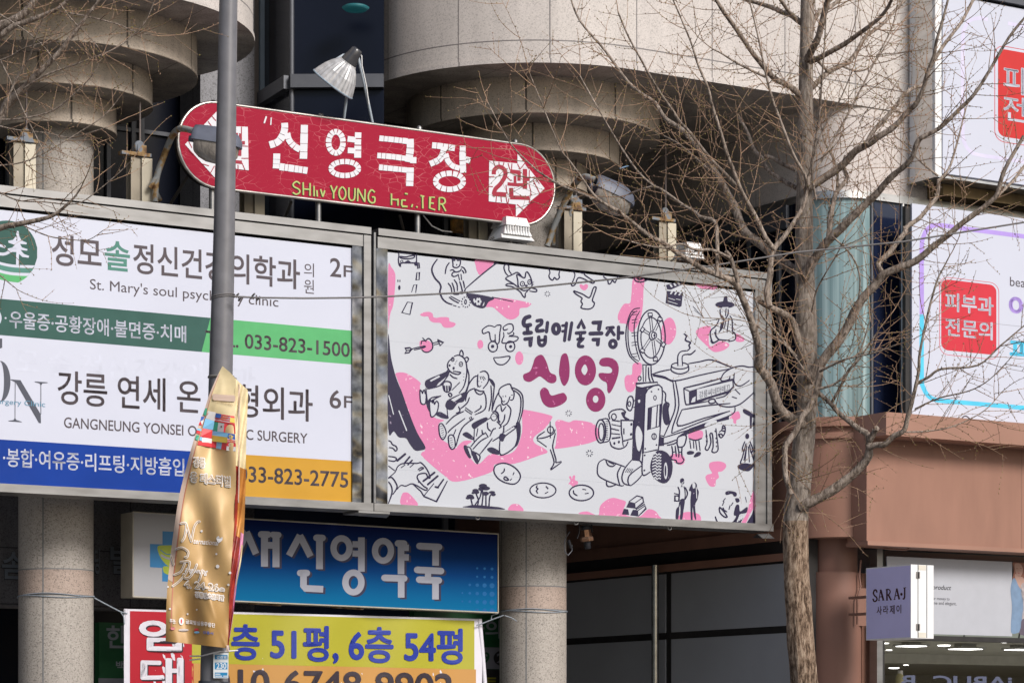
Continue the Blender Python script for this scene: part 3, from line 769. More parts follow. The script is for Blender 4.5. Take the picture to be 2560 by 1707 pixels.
pk((1360, 870), (1420, 830), (1500, 820), (1505, 870), (1490, 900), (1490, 1000), (1520, 1020), (1600, 970), (1680, 990), (1690, 1020), (1640, 1060), (1560, 1080), (1510, 1060), (1450, 1000), (1380, 930))
pk((1760, 895), (1840, 940), (1830, 975), (1760, 970))
# top left: car, road marks, rider with trailing cable
T1()
ln((140, 72), (150, 110), (145, 150), (150, 200), (165, 222), (175, 190), (300, 190), (312, 206), (325, 205), (325, 100), (318, 84))
nv((205, 180), (240, 160), (270, 180), (275, 196), (208, 196), sm=False); nv((155, 75), (318, 88), (300, 102), (168, 95), sm=False)
ln((165, 125), (215, 130), (260, 120), (305, 115), (300, 135), (270, 145), (215, 148), (170, 140), cl=True); a.ring(178, 175, 12, 12, 7, m_line, 4)
nv((150, 190), (175, 190), (170, 222), (152, 222), sm=False); nv((296, 185), (328, 172), (326, 206), (306, 210), sm=False)
for q in (((335, 185), (350, 190), (357, 240), (340, 247)), ((330, 285), (355, 282), (352, 358), (322, 360)), ((235, 580), (285, 585), (260, 705), (180, 685))): ln(*q, sm=False, cl=True, w=9)
ln((276, 482), (298, 410), (328, 405), (318, 488), sm=False, w=9); a.ell(140, 368, 5, 14, m_line, 4, 8); a.ell(160, 368, 5, 14, m_line, 4, 8); a.ell(154, 436, 12, 24, m_line, 4, 12)
ln((535, 150), (490, 215), (480, 270), (510, 340), (555, 390), (570, 430), (560, 480), (585, 545), (630, 585), (685, 605), w=17); ln((692, 612), (725, 622), w=12); ln((740, 628), (762, 632), w=10)
ln((680, 138), (690, 190), (692, 225), (720, 237), (750, 225), (765, 190), (765, 132)); nv((680, 140), (715, 146), (710, 170), (685, 165)); nv((725, 145), (765, 145), (760, 165), (735, 170)); ln((640, 124), (760, 135)); a.ell(728, 208, 5, 9, m_line, 4, 8)
ln((655, 185), (625, 230), (612, 300)); ln((660, 265), (690, 258), (715, 280), (760, 270), (775, 245)); ln((770, 228), (800, 240), (820, 275), (815, 290)); ln((715, 280), (690, 285), (680, 310), (700, 325), (730, 315), (748, 300)); ln((780, 262), (795, 280), (800, 296))
ln((742, 300), (757, 362)); ln((770, 298), (778, 360)); ln((757, 370), (778, 440), (790, 500)); ln((790, 366), (800, 400), (806, 440))
ln((640, 390), (670, 430), (680, 485)); ln((680, 385), (700, 440), (705, 485)); ln((700, 355), (730, 400), (735, 470)); ln((680, 490), (710, 502), (748, 500), (742, 482))
ln((650, 530), (700, 565), (750, 590), w=13); ln((665, 520), (762, 572), w=13); nv((742, 490), (775, 470), (780, 500))
for j in range(12):
    an = 2 * math.pi * j / 12; ln((820 + 36 * math.cos(an), 580 + 46 * math.sin(an)), (820 + 50 * math.cos(an + .2), 580 + 58 * math.sin(an + .2)), w=12, sm=False)
a.ring(816, 578, 9, 22, 9, m_line, 4)
ln((822, 440), (970, 312), (1100, 210), (1152, 180), w=14); ln((820, 440), (808, 470), (838, 492))
nv((832, 492), (1095, 537), (1045, 580), (1010, 635), (960, 640), (890, 610), (862, 560)); ln((1080, 530), (1290, 575), w=12); nv((1105, 174), (1152, 180), (1096, 212), sm=False)
for j in range(6): a.ell(944 + 20 * math.cos(j * 1.05), 575 + 26 * math.sin(j * 1.05), 11, 15, m_board, 5, 10)
wh((905, 545), (915, 575), (905, 590), (892, 560)); wh((985, 620), (1003, 578), (1000, 610)); dot(944, 575, 7)
# flying cat
ln((1275, 300), (1250, 262), (1248, 220), (1225, 198), (1200, 228), (1215, 285), (1245, 320)); ln((1242, 325), (1290, 302), (1335, 284), (1378, 322)); ln((1240, 325), (1220, 350), (1300, 400), (1338, 432))
ln((1300, 402), (1250, 395), (1222, 405), (1230, 417), (1290, 430), (1360, 475), (1390, 520), (1412, 532), (1415, 492), (1440, 470))
ln((1342, 410), (1338, 360), (1328, 310), (1345, 308), (1385, 332), (1410, 335), (1420, 285), (1440, 285), (1465, 330), (1480, 380), (1478, 425), (1450, 455), (1400, 465), (1360, 445), cl=True)
a.ring(1385, 398, 21, 23, 9, m_line, 4); a.ring(1456, 380, 17, 23, 9, m_line, 4); dot(1387, 398, 6); dot(1457, 378, 6); nv((1405, 408), (1440, 410), (1425, 432)); ln((1480, 388), (1500, 380), w=7); ln((1482, 402), (1502, 404), w=7); ln((1480, 440), (1525, 455), (1520, 477), (1455, 470)); ln((1330, 412), (1345, 410), w=7)
ln((1640, 232), (1660, 280), (1650, 320), (1665, 350), (1690, 360), (1705, 335), (1730, 355), (1755, 335), (1750, 300), (1765, 250))
ln((1875, 260), (1910, 300), (1895, 360), (1875, 405), (1890, 418), (1915, 400), (1940, 340), (1990, 345), (2080, 390), (2104, 382), (2090, 366), (2010, 310), (2005, 290), (1980, 292), (1955, 272))
ln((2200, 290), (2200, 330), (2235, 355), (2245, 395), (2265, 395), (2285, 365), (2310, 385), (2330, 345), (2350, 310)); burst(1635, 498, 30)
ln((1900, 470), (1985, 500), (2055, 535), (2090, 450), (2105, 430), (2122, 435), (2115, 470), (2085, 560), (2105, 590), (2090, 630), (2050, 650), (1990, 645), (1970, 630), (1985, 600), (1970, 570), (1980, 540), (1920, 500), cl=True)
# apple and arrow
ln((372, 1005), (380, 968), (415, 965), (440, 945), (465, 955), (487, 1000), (482, 1050), (440, 1080), (400, 1075), (378, 1052)); ln((385, 935), (425, 978), w=13)
ln((270, 1050), (400, 1020), (398, 1034), (300, 1058)); ln((485, 990), (550, 975)); ln((500, 1006), (548, 996)); ln((535, 958), (595, 985), (560, 1015), (552, 985), cl=True, sm=False); ln((212, 1042), (260, 1035), (276, 1050), (250, 1085), (210, 1090), (228, 1065), cl=True, sm=False); ln((228, 1065), (270, 1055))
# the big lettering
ink = m_line
for q, w_ in ((((1455, 725), (1412, 742), (1396, 785), (1412, 815), (1462, 808)), 42), (((1435, 830), (1438, 880)), 36), (((1405, 890), (1470, 886)), 42), (((1412, 950), (1468, 944), (1464, 1012)), 38),
             (((1532, 768), (1575, 764), (1572, 800), (1535, 828), (1532, 868), (1592, 864)), 36), (((1636, 785), (1626, 876)), 34), (((1548, 930), (1552, 995), (1582, 1014), (1610, 990), (1614, 926)), 36), (((1556, 962), (1605, 958)), 28),
             (((1826, 790), (1806, 964)), 32), (((1786, 815), (1818, 812)), 28), (((1786, 872), (1812, 868)), 28), (((1878, 788), (1852, 954)), 32), (((1943, 832), (1974, 772), (2002, 836)), 34), (((1925, 890), (2008, 884)), 36), (((1966, 900), (1966, 935)), 32), (((1940, 952), (1986, 948), (1952, 985), (1948, 1020), (1988, 1024)), 34),
             (((2094, 786), (2160, 784), (2150, 852)), 40), (((2064, 895), (2176, 892)), 40), (((2094, 955), (2142, 955), (2138, 1004)), 38), (((2232, 840), (2292, 834)), 34), (((2266, 846), (2230, 906)), 36), (((2272, 862), (2302, 906)), 32), (((2346, 830), (2344, 946)), 34), (((2352, 886), (2388, 888)), 34)):
    a.stroke(q, w_, m_navy, 3, smooth=len(q) > 3)
a.ring(1722, 848, 30, 44, 42, m_navy, 3); a.ring(2290, 998, 30, 34, 36, m_navy, 3)
hp = lambda *p: ln(*p, w=12)
hp((1110, 830), (1050, 815), (990, 850), (985, 880), (1000, 895), (1050, 880), (1065, 950), (1085, 970), (1110, 960)); hp((1110, 830), (1130, 812), (1170, 815), (1160, 880), (1150, 985), (1118, 985), (1112, 900)); hp((1192, 830), (1240, 800), (1285, 805), (1292, 860), (1250, 895), (1235, 885)); hp((1192, 830), (1200, 860), (1240, 850)); hp((1292, 880), (1298, 905), (1250, 920), (1330, 925), (1340, 950), (1300, 975), (1190, 990), (1185, 955), (1200, 920), (1195, 880))
a.ring(1090, 1025, 46, 52, 12, m_line, 4); a.ring(1263, 1022, 46, 52, 12, m_line, 4); dot(1087, 1022, 17); dot(1267, 1024, 16)
hp((1095, 1135), (1165, 1132), (1258, 1122), (1240, 1170), (1190, 1205), (1130, 1195), (1095, 1140))
PL = lambda *p: a.poly(list(p), m_plum, 3, True)
PL((1400, 1300), (1460, 1270), (1490, 1200), (1510, 1140), (1550, 1110), (1590, 1115), (1630, 1190), (1660, 1280), (1715, 1310), (1725, 1360), (1700, 1388), (1650, 1385), (1590, 1340), (1555, 1322), (1510, 1350), (1460, 1377), (1410, 1365), (1392, 1330))
PL((1752, 1250), (1770, 1130), (1800, 1093), (1835, 1110), (1856, 1230), (1848, 1350), (1810, 1415), (1778, 1390), (1754, 1310))
PL((1562, 1470), (1600, 1433), (1640, 1455), (1672, 1512), (1750, 1495), (1800, 1488), (1830, 1535), (1810, 1580), (1740, 1620), (1660, 1633), (1600, 1600), (1570, 1540))
a.ell(2015, 1262, 106, 150, m_plum, 3, 30); wh((1975, 1255), (2000, 1208), (2020, 1212), (2035, 1260), (2010, 1308), (1985, 1290), L=4)
PL((2153, 1180), (2180, 1142), (2250, 1135), (2312, 1160), (2346, 1220), (2340, 1310), (2300, 1420), (2260, 1487), (2235, 1470), (2228, 1390), (2180, 1360), (2148, 1320), (2160, 1288), (2262, 1290), (2282, 1255), (2250, 1225), (2190, 1222), (2160, 1205))
a.ell(2118, 1555, 97, 121, m_plum, 3, 28); a.ell(2116, 1550, 28, 36, m_board, 4, 16)
# the audience: bear
T1()
ln((690, 1138), (650, 1170), (635, 1210), (645, 1250), (680, 1285), (740, 1302), (768, 1285), (745, 1278), (690, 1270)); ln((700, 1122), (750, 1110), (800, 1140), (825, 1200), (828, 1300), (800, 1420), (750, 1490)); ln((755, 1112), (765, 1070), (780, 1064), (793, 1095), (788, 1128)); ln((808, 1142), (830, 1130), (846, 1150), (828, 1182))
a.ring(688, 1152, 14, 20, 8, m_line, 4); a.ring(770, 1200, 17, 23, 8, m_line, 4); dot(690, 1154, 6); dot(770, 1200, 7); dot(657, 1212, 11); a.ell(697, 1240, 11, 15, m_line, 4, 10); ln((640, 1255), (620, 1290)); ln((650, 1300), (600, 1370), (560, 1410)); ln((660, 1300), (690, 1330), (735, 1345)); ln((680, 1460), (760, 1380)); ln((832, 1240), (850, 1310), (845, 1400), (815, 1480))
for p_ in ((730, 1165), (720, 1180), (712, 1198), (800, 1295), (800, 1325), (796, 1360)): dot(*p_, 4)
nv((412, 1375), (440, 1350), (560, 1300), (650, 1265), (645, 1305), (545, 1390), (520, 1420), (440, 1442), (412, 1415)); wh((460, 1362), (550, 1312), (562, 1328), (468, 1376), sm=False, L=4)
ln((590, 1405), (610, 1375), (650, 1375), (672, 1398), (665, 1455), (640, 1478), (605, 1465), cl=True)
for x in (604, 628, 652): a.stroke([(x, 1415), (x + 4, 1468)], 14, m_line, 4, smooth=False, cap=False)
ln((420, 1440), (430, 1540), (445, 1580), (530, 1535), (572, 1515)); ln((430, 1450), (530, 1425), (590, 1400)); ln((645, 1500), (665, 1490), (680, 1510), (662, 1525), cl=True)
T3()
for q in (((360, 185), (375, 190), (385, 210), (395, 185), (405, 180), (412, 210), (422, 230), (415, 310), (385, 320), (365, 290)), ((455, 290), (470, 285), (485, 305), (495, 285), (505, 320), (525, 290), (545, 320), (530, 400), (490, 445), (465, 425))): wh(*q, L=3); ln(*q, cl=True)
nv((420, 300), (450, 310), (462, 400), (438, 368)); nv((515, 420), (560, 396), (640, 440), (640, 465), (580, 458)); ln((560, 240), (480, 255), (440, 290)); ln((630, 350), (640, 460))
# man
ln((940, 20), (935, 100), (942, 150)); ln((960, 0), (1010, -10), (1045, 30), (1040, 100), (990, 165)); ln((960, 40), (972, 72), w=8); ln((976, 40), (1002, 82), w=8); ln((992, 40), (1016, 70), w=8); ln((945, 135), (960, 146), (972, 130), w=8); dot(950, 90, 4); dot(978, 100, 4)
ln((830, 190), (850, 120), (900, 50), (940, 35)); ln((1050, 60), (1100, 110), (1100, 180), (1080, 380)); nv((1048, 60), (1095, 88), (1097, 140), (1072, 112)); ln((1070, 130), (1075, 260), (1050, 390))
ln((910, 160), (860, 180), (830, 220), (815, 290)); ln((910, 170), (930, 210), (970, 222), (1000, 192), (960, 190), cl=True); ln((1000, 200), (1020, 260), (1010, 370), (910, 425)); ln((855, 250), (830, 310), (760, 370)); ln((970, 330), (965, 360), (905, 400))
nv((618, 310), (650, 270), (800, 200), (832, 192), (800, 290), (740, 310), (690, 372), (640, 372), (615, 342)); wh((668, 276), (770, 222), (776, 246), (702, 296), sm=False, L=4)
ln((812, 350), (890, 405), w=9); ln((806, 375), (880, 425), w=9)
for x in range(6): ln((822 + x * 12, 358 + x * 8), (814 + x * 12, 378 + x * 8), w=6, sm=False)
ln((800, 390), (700, 440), (620, 520)); ln((900, 460), (780, 560), (720, 740)); ln((812, 460), (680, 560), (640, 605)); ln((720, 570), (690, 645)); ln((745, 340), (760, 390), (720, 410)); ln((855, 450), (870, 490)); ln((870, 440), (885, 480))
for q in (((553, 525), (580, 515), (610, 560), (622, 620), (592, 672), (562, 640), (550, 575)), ((646, 645), (670, 625), (702, 650), (712, 740), (682, 770), (656, 740), (646, 690))):
    wh(*q, L=3); ln(*q, cl=True); x0, y0 = q[0]
    for j in range(6): ln((x0 + 8 + 4 * j, y0 + 18 + 22 * j), (x0 + 40 + 2 * j, y0 + 8 + 22 * j), w=8, sm=False)
# woman with child
ln((1150, 230), (1155, 170), (1205, 132), (1260, 120), (1278, 160), (1302, 205), (1292, 270), (1262, 278)); ln((1150, 230), (1175, 262), (1180, 310), (1200, 326), (1240, 300), (1262, 242)); ln((1270, 230), (1290, 225), w=8); ln((1190, 235), (1192, 250), w=8); ln((1216, 232), (1220, 248), w=8); ln((1185, 285), (1200, 296), (1212, 285), w=8)
ln((1080, 390), (1110, 280), (1152, 190)); ln((1275, 150), (1340, 180), (1387, 240), (1387, 380), (1352, 505)); ln((1300, 180), (1350, 220), (1370, 280), (1362, 400), (1332, 512)); nv((1320, 510), (1362, 510), (1367, 620), (1340, 722), (1308, 742), (1330, 650))
nv((1158, 622), (1200, 600), (1310, 530), (1322, 560), (1220, 640), (1190, 692), (1154, 672)); wh((1190, 612), (1300, 545), (1306, 560), (1215, 625), sm=False, L=4); ln((1160, 680), (1168, 828), (1310, 742), (1345, 600)); nv((1030, 770), (1080, 750), (1155, 790), (1150, 822), (1080, 812)); nv((785, 620), (830, 598), (895, 650), (890, 676), (830, 655))
ln((1170, 320), (1130, 350), (1112, 400)); ln((1170, 330), (1182, 390), (1222, 342)); ln((1230, 320), (1270, 380), (1240, 500), (1190, 542)); ln((1210, 420), (1200, 480), (1165, 530))
a.ring(1100, 447, 30, 36, 9, m_line, 4); ln((1085, 402), (1112, 390), (1142, 420), (1146, 480), (1165, 500), w=17); dot(1092, 440, 4); dot(1112, 438, 4); ln((1010, 490), (1066, 455)); ln((1128, 490), (1172, 540), (1150, 560)); ln((1035, 500), (1040, 560), (1070, 590))
nv((878, 522), (920, 490), (1020, 450), (1032, 482), (960, 530), (910, 567), (884, 552)); ln((905, 560), (900, 690)); ln((940, 560), (925, 640)); ln((1000, 610), (930, 670), (868, 745)); ln((1085, 660), (1040, 720), (958, 822)); ln((1035, 650), (965, 690), (888, 772)); ln((1200, 540), (1185, 620), (1085, 690)); ln((980, 575), (990, 620), (1020, 600)); ln((1020, 610), (1045, 650)); ln((1120, 560), (1090, 575), (1060, 640))
nv((798, 735), (832, 740), (872, 842), (850, 857), (808, 790)); nv((878, 790), (912, 800), (948, 892), (930, 917), (893, 860)); wh((835, 745), (868, 770), (880, 830), (868, 838), L=4); ln((832, 742), (868, 765), (880, 832)); ln((912, 800), (955, 830), (960, 860), (945, 895))
# left: dark drape, pianist hand
nv((42, -360), (70, -150), (120, 50), (180, 200), (250, 400), (330, 600), (415, 750), (370, 780), (310, 780), (260, 720), (220, 660), (150, 650), (100, 590), (42, 560)); a.stroke([(48, 235), (95, 420)], 10, m_board, 5); a.stroke([(150, 388), (226, 582)], 12, m_board, 5)
ln((44, 682), (70, 695), (85, 722), (120, 740), (132, 770), (115, 787), (90, 760), (50, 752)); ln((44, 840), (110, 850), (125, 870), (100, 890), (44, 880))
for q, w_ in ((((135, 882), (212, 818)), 22), (((202, 912), (257, 846)), 18), (((242, 922), (282, 880)), 16), (((395, 1087), (505, 1003)), 20), (((440, 1120), (537, 1038)), 20), (((515, 1145), (542, 1152)), 18), (((538, 1152), (595, 1072)), 16)): a.stroke(q, w_, m_line, 4, smooth=False)
ln((44, 1055), (110, 1000), (140, 940), (200, 910), (330, 910), (372, 905), (430, 970), (462, 1050), (440, 1052), (420, 1012), (360, 1015), (333, 1040), (345, 1080), (400, 1140), (432, 1160), (410, 1177), (290, 1115), (220, 1137), (170, 1130), (130, 1172)); ln((44, 1060), (75, 1050), (110, 1090), (132, 1150), (88, 1222), w=14); ln((44, 1092), (75, 1140), (80, 1210), (44, 1312), w=14); ln((260, 950), (300, 915)); ln((340, 975), (372, 952), (395, 960), (350, 985)); dot(348, 1098, 7)
ln((290, 1118), (370, 1190), (400, 1240), (525, 1292), (635, 1085), sm=False); ln((400, 1235), (500, 1110), sm=False); ln((44, 935), (110, 985)); ln((170, 955), (212, 925))
# trees, faces
nv((805, 1350), (840, 1335), (900, 1325), (1000, 1332), (1100, 1343), (1160, 1350), (1192, 1372))
for q in (((885, 1330), (870, 1265)), ((935, 1330), (945, 1280), (920, 1210)), ((980, 1330), (990, 1240), (985, 1180)), ((915, 1320), (960, 1250), (975, 1180)), ((1020, 1335), (1020, 1220)), ((1050, 1340), (1060, 1240), (1082, 1215))): a.stroke(q, 13, m_line, 4)
for cx, cy, rx, ry in ((862, 1238, 36, 18), (880, 1255, 26, 16), (840, 1256, 22, 14), (915, 1182, 32, 18), (930, 1200, 24, 16), (895, 1205, 20, 12), (990, 1135, 42, 22), (1020, 1160, 42, 20), (975, 1165, 32, 20), (1015, 1212, 36, 20), (1080, 1200, 32, 14), (1095, 1222, 24, 16)): a.ell(cx, cy, rx, ry, m_navy, 4, 10)
ln((1100, 990), (1120, 930), (1200, 908), (1290, 940), (1352, 1000), (1362, 1060), (1310, 1115), (1220, 1105), (1140, 1060), cl=True, w=13); ln((1205, 960), (1200, 990), (1172, 1014)); ln((1302, 1000), (1290, 1027), w=14); ln((1200, 1060), (1215, 1045), (1247, 1075), (1215, 1077), cl=True); ln((1280, 1062), (1262, 1080))
a.ring(1590, 1180, 130, 74, 12, m_line, 4, 30); ln((1535, 1128), (1525, 1150), (1540, 1165), (1525, 1185), (1540, 1212), w=13); ln((1620, 1138), (1642, 1166), w=18); ln((1610, 1212), (1642, 1195), w=14)
a.ring(1975, 1205, 122, 78, 13, m_line, 4, 30); ln((1895, 1178), (1900, 1210), (1936, 1234)); ln((1985, 1168), (2022, 1174)); ln((2010, 1214), (2048, 1207))
# cocktail glass
ln((1610, 592), (1545, 635), (1530, 662)); ln((1530, 665), (1620, 650), (1695, 612), (1712, 570)); ln((1530, 676), (1628, 746)); ln((1715, 608), (1690, 720), (1692, 770), (1720, 870), (1722, 902), (1775, 890)); ln((1663, 770), (1702, 900), (1668, 972), (1778, 898)); a.ring(1666, 575, 30, 34, 10, m_line, 4); ln((1662, 492), (1665, 660)); burst(1848, 410, 33); burst(2055, 810, 36)
# projector: reel
T2()
a.ring(915, 930, 138, 274, 13, m_line, 4, 40); a.ring(912, 935, 102, 202, 10, m_line, 4, 36); ln((800, 640), (735, 655), (690, 730), (662, 860), (665, 1000), (700, 1120), (785, 1200), w=12); ln((770, 668), (715, 710), (684, 810), (686, 1000), (722, 1120), (790, 1172), w=10); ln((800, 668), (745, 790), (755, 1000), (800, 1160), w=10)
for y0 in (680, 760, 890, 985, 1100): ln((715 - (y0 - 900) ** 2 / 9000 * -1, y0), (775, y0 - 8), w=9); ln((718, y0 + 28), (772, y0 + 22), w=9)
for dx, dy in ((-22, -210), (75, -165), (110, 90), (30, 235), (-100, 150), (-100, -60)):
    l = math.hypot(dx, dy); ox, oy = -dy / l * 11, dx / l * 11
    for s_ in (1, -1): ln((925 + dx * .2 + ox * s_, 915 + dy * .2 + oy * s_), (925 + dx * .92 + ox * s_, 915 + dy * .92 + oy * s_), w=9, sm=False)
    wh((925 + dx - ox * 1.8 + dx / l * 16, 915 + dy - oy * 1.8 + dy / l * 16), (925 + dx + ox * 1.8 + dx / l * 16, 915 + dy + oy * 1.8 + dy / l * 16), (925 + dx + ox * 1.8 - dx / l * 16, 915 + dy + oy * 1.8 - dy / l * 16), (925 + dx - ox * 1.8 - dx / l * 16, 915 + dy - oy * 1.8 - dy / l * 16), sm=False, L=5)
    a.stroke([(925 + dx - ox * 1.8 + dx / l * 16, 915 + dy - oy * 1.8 + dy / l * 16), (925 + dx + ox * 1.8 + dx / l * 16, 915 + dy + oy * 1.8 + dy / l * 16), (925 + dx + ox * 1.8 - dx / l * 16, 915 + dy + oy * 1.8 - dy / l * 16), (925 + dx - ox * 1.8 - dx / l * 16, 915 + dy - oy * 1.8 - dy / l * 16)], 9, m_line, 6, closed=True, smooth=False)
wh((900, 880), (960, 870), (985, 915), (960, 955), (905, 950), L=5); a.ring(940, 914, 26, 34, 10, m_line, 6); dot(942, 914, 10); a.ring(922, 914, 28, 42, 9, m_line, 6)
ln((830, 1205), (835, 1375), w=13); ln((862, 1215), (858, 1372)); ln((912, 1210), (915, 1310), (938, 1378), w=13); ln((885, 1230), (890, 1330), (905, 1375)); a.ring(797, 1343, 15, 22, 10, m_line, 4); ln((825, 1205), (915, 1210))
# lamp house, chimney, slot, hand
a.ring(1200, 1216, 85, 32, 11, m_line, 4, 26); ln((1115, 1220), (1118, 1268), (1200, 1298), (1282, 1268), (1285, 1218)); wh((1182, 1120), (1222, 1120), (1224, 1214), (1182, 1214), sm=False, L=5); a.stroke([(1180, 1212), (1180, 1120), (1208, 1075), (1262, 1065)], 11, m_line, 6); a.stroke([(1226, 1212), (1222, 1130), (1245, 1105), (1270, 1103)], 11, m_line, 6)
ln((1240, 895), (1265, 920), (1255, 960), (1305, 985), (1290, 1010), (1300, 1040), (1268, 1070), w=15); ln((1268, 1100), (1310, 1100), (1357, 1060), w=15)
ln((920, 1302), (1000, 1275), (1112, 1252)); ln((1285, 1195), (1400, 1175), (1520, 1158), (1712, 1232)); ln((920, 1302), (1040, 1325), (1150, 1366), (1400, 1310), (1702, 1245), w=13); ln((930, 1315), (1050, 1340), (1130, 1376))
T4()
ln((1130, 95), (1155, 330), (1110, 480), (1040, 640), w=13); ln((1155, 88), (1190, 330), (1130, 540), (1118, 612), w=13); ln((1118, 612), (1400, 500), (1690, 390), w=12); ln((1220, 375), (1460, 335), (1705, 312)); ln((1220, 375), (1180, 536), (1440, 460), (1702, 388)); ln((1030, 655), (1180, 610), (1460, 520), (1722, 420), (1750, 345), w=12); ln((1030, 655), (1040, 715), (1180, 670))
nv((1180, 640), (1300, 560), (1440, 510), (1690, 440), (1690, 472), (1560, 502), (1440, 562), (1300, 612), (1210, 642), sm=False); wh((1450, 545), (1470, 505), (1560, 480), (1555, 515), L=4)
ln((1238, 158), (1255, 305), (1292, 322), (1482, 290), w=13); ln((1238, 158), (1400, 120), (1610, 62), w=15); ln((1240, 165), (1292, 188)); nv((1290, 190), (1500, 125), (1730, 62), (1742, 150), (1680, 212), (1540, 250), (1370, 312), (1292, 316), sm=False); wh((1370, 172), (1722, 88), (1726, 142), (1690, 182), (1370, 280), sm=False, L=4); wh((1325, 260), (1358, 240), (1352, 295), (1310, 305), sm=False, L=4)
a.tile(0, 0, 1.)
a.text('강릉씨네마떼끄', 0, 0, 0, 0, m_line, .0, 6, fn=lambda u, v: (1748 + u * 77, (979 - u * 20) + (1 - v) * 17))
T4()
ln((1608, 75), (1640, 10), (1720, -42), (1820, -62), (1890, -50), (1952, -56)); ln((1600, 55), (1622, 88), (1690, 72), (1700, 40)); ln((1745, 8), (1740, 90), (1770, 132), (1820, 132), (1897, 80), w=12); ln((1558, 262), (1640, 242), (1690, 202), (1740, 130)); ln((1553, 288), (1600, 332), (1700, 347), (1800, 320), (1900, 240), (1950, 190), w=13); ln((1490, 280), (1540, 268), (1552, 300), (1500, 312), cl=True); ln((1750, 170), (1802, 222), w=12); ln((1720, 245), (1770, 262))
# lens column
nv((760, 140), (870, 160), (850, 300), (830, 700), (800, 882), (720, 872), (730, 600), (750, 300), sm=False); wh((770, 540), (800, 560), (825, 640), (800, 780), (770, 760), (755, 620), L=4); ln((760, 115), (870, 105), (975, 100), (985, 128), (800, 162), (765, 142), cl=True, sm=False)
pl_ = ((852, 222), (880, 170), (940, 135), (990, 128), (1020, 155), (1025, 230), (1000, 600), (985, 772), (830, 805), (840, 520))
wh(*pl_, sm=False, L=4); a.stroke(pl_, 13, m_line, 5, closed=True, smooth=False); ln((830, 805), (825, 1022), (905, 995), w=13); 
a.stroke([(885, 360), (1005, 320), (995, 540), (880, 575)], 14, m_line, 5, closed=True, smooth=False); a.poly([(888, 362), (922, 352), (910, 562), (884, 570)], m_navy, 5); a.stroke([(975, 330), (962, 548)], 12, m_line, 5, smooth=False)
a.ring(950, 256, 13, 22, 9, m_line, 5); a.ring(941, 643, 22, 30, 11, m_line, 5); ln((941, 620), (941, 666))
for p_ in ((915, 195), (985, 172), (853, 765), (965, 727), (848, 830), (845, 980)): dot(*p_, 9)
nv((1035, 320), (1078, 320), (1085, 512), (1045, 512), (1025, 420)); ln((1030, 185), (1058, 220), (1055, 290), (1090, 318), (1080, 380), (1094, 500), (1062, 520)); ln((1000, 630), (1040, 640)); nv((1005, 640), (1040, 660), (1040, 735), (990, 738), sm=False)
# lens barrel
a.ring(408, 590, 50, 116, 14, m_line, 4, 30); a.ring(414, 596, 28, 85, 12, m_line, 4, 26); ln((405, 474), (472, 465), (500, 520), (508, 590), (500, 660), (480, 690), (412, 706), w=13)
for j in range(9): ln((458, 490 + j * 22), (482, 494 + j * 22), w=8, sm=False)
ln((500, 472), (490, 420), (530, 382), (620, 370), (662, 402)); a.ring(540, 445, 24, 30, 10, m_line, 4); nv((615, 400), (660, 400), (650, 440), (695, 470), (660, 478), (625, 440)); ln((612, 480), (740, 482), (730, 660), (630, 690), (615, 600), cl=True, sm=False); ln((500, 690), (520, 742), (590, 766), (655, 742), (682, 690), w=13); ln((625, 690), (635, 740))
for p_ in ((545, 710), (590, 697), (715, 520), (712, 620)): a.ell(p_[0], p_[1], 10, 14, m_line, 5, 10)
for q, w_ in ((((515, 520), (605, 540)), 12), (((512, 562), (592, 582)), 16), (((515, 612), (602, 622)), 14), (((520, 662), (605, 650)), 22), (((640, 560), (640, 620)), 16), (((520, 480), (600, 490)), 16)): ln(*q, w=w_)
ln((668, 330), (685, 252), (722, 245), (735, 300), (712, 380), (680, 372), cl=True, w=13); a.ring(695, 316, 14, 24, 9, m_line, 4); ln((732, 290), (800, 255)); ln((735, 352), (805, 330)); nv((760, 270), (800, 258), (810, 300), (775, 325)); wh((780, 280), (800, 275), (800, 300), (785, 306), L=5)
# foot and tyre
ln((440, 868), (540, 905), (650, 945), w=12); ln((440, 868), (392, 900), (375, 960), (385, 1032), (465, 1082), (600, 1132), (640, 1130), w=12); ln((610, 940), (575, 1020), (600, 1132)); ln((720, 875), (800, 885), (822, 930), w=12); ln((720, 875), (650, 960), (620, 1050), (642, 1112), (712, 1132), w=13); ln((822, 930), (705, 1020), (680, 1080), (692, 1128)); ln((712, 1132), (775, 1080), (822, 1025), w=12); ln((465, 1085), (470, 1130), (502, 1142), (565, 1122)); ln((460, 880), (482, 928), (530, 940), (565, 908)); ln((485, 895), (540, 920))
for j in range(4): ln((655 + j * 17, 1000 + j * 2), (680 + j * 17, 958 + j * 2), w=9, sm=False)
nv((960, 795), (1010, 780), (1070, 805), (1110, 860), (1127, 940), (1112, 1040), (1065, 1105), (1000, 1100), (930, 1040), (903, 950), (920, 865))
for j in range(9):
    y0 = 815 + j * 30; a.stroke([(935 - 14 * math.sin(j * .4), y0 + 8), (955, y0 - 6), (972, y0 + 14), (992, y0), (1004, y0 + 14), (1012 - 6 * (j > 5), y0 + 4)], 11, m_board, 4, smooth=False, cap=False)
a.ell(1057, 985, 19, 84, m_board, 4, 20); a.ell(1055, 985, 9, 56, m_navy, 5, 16)
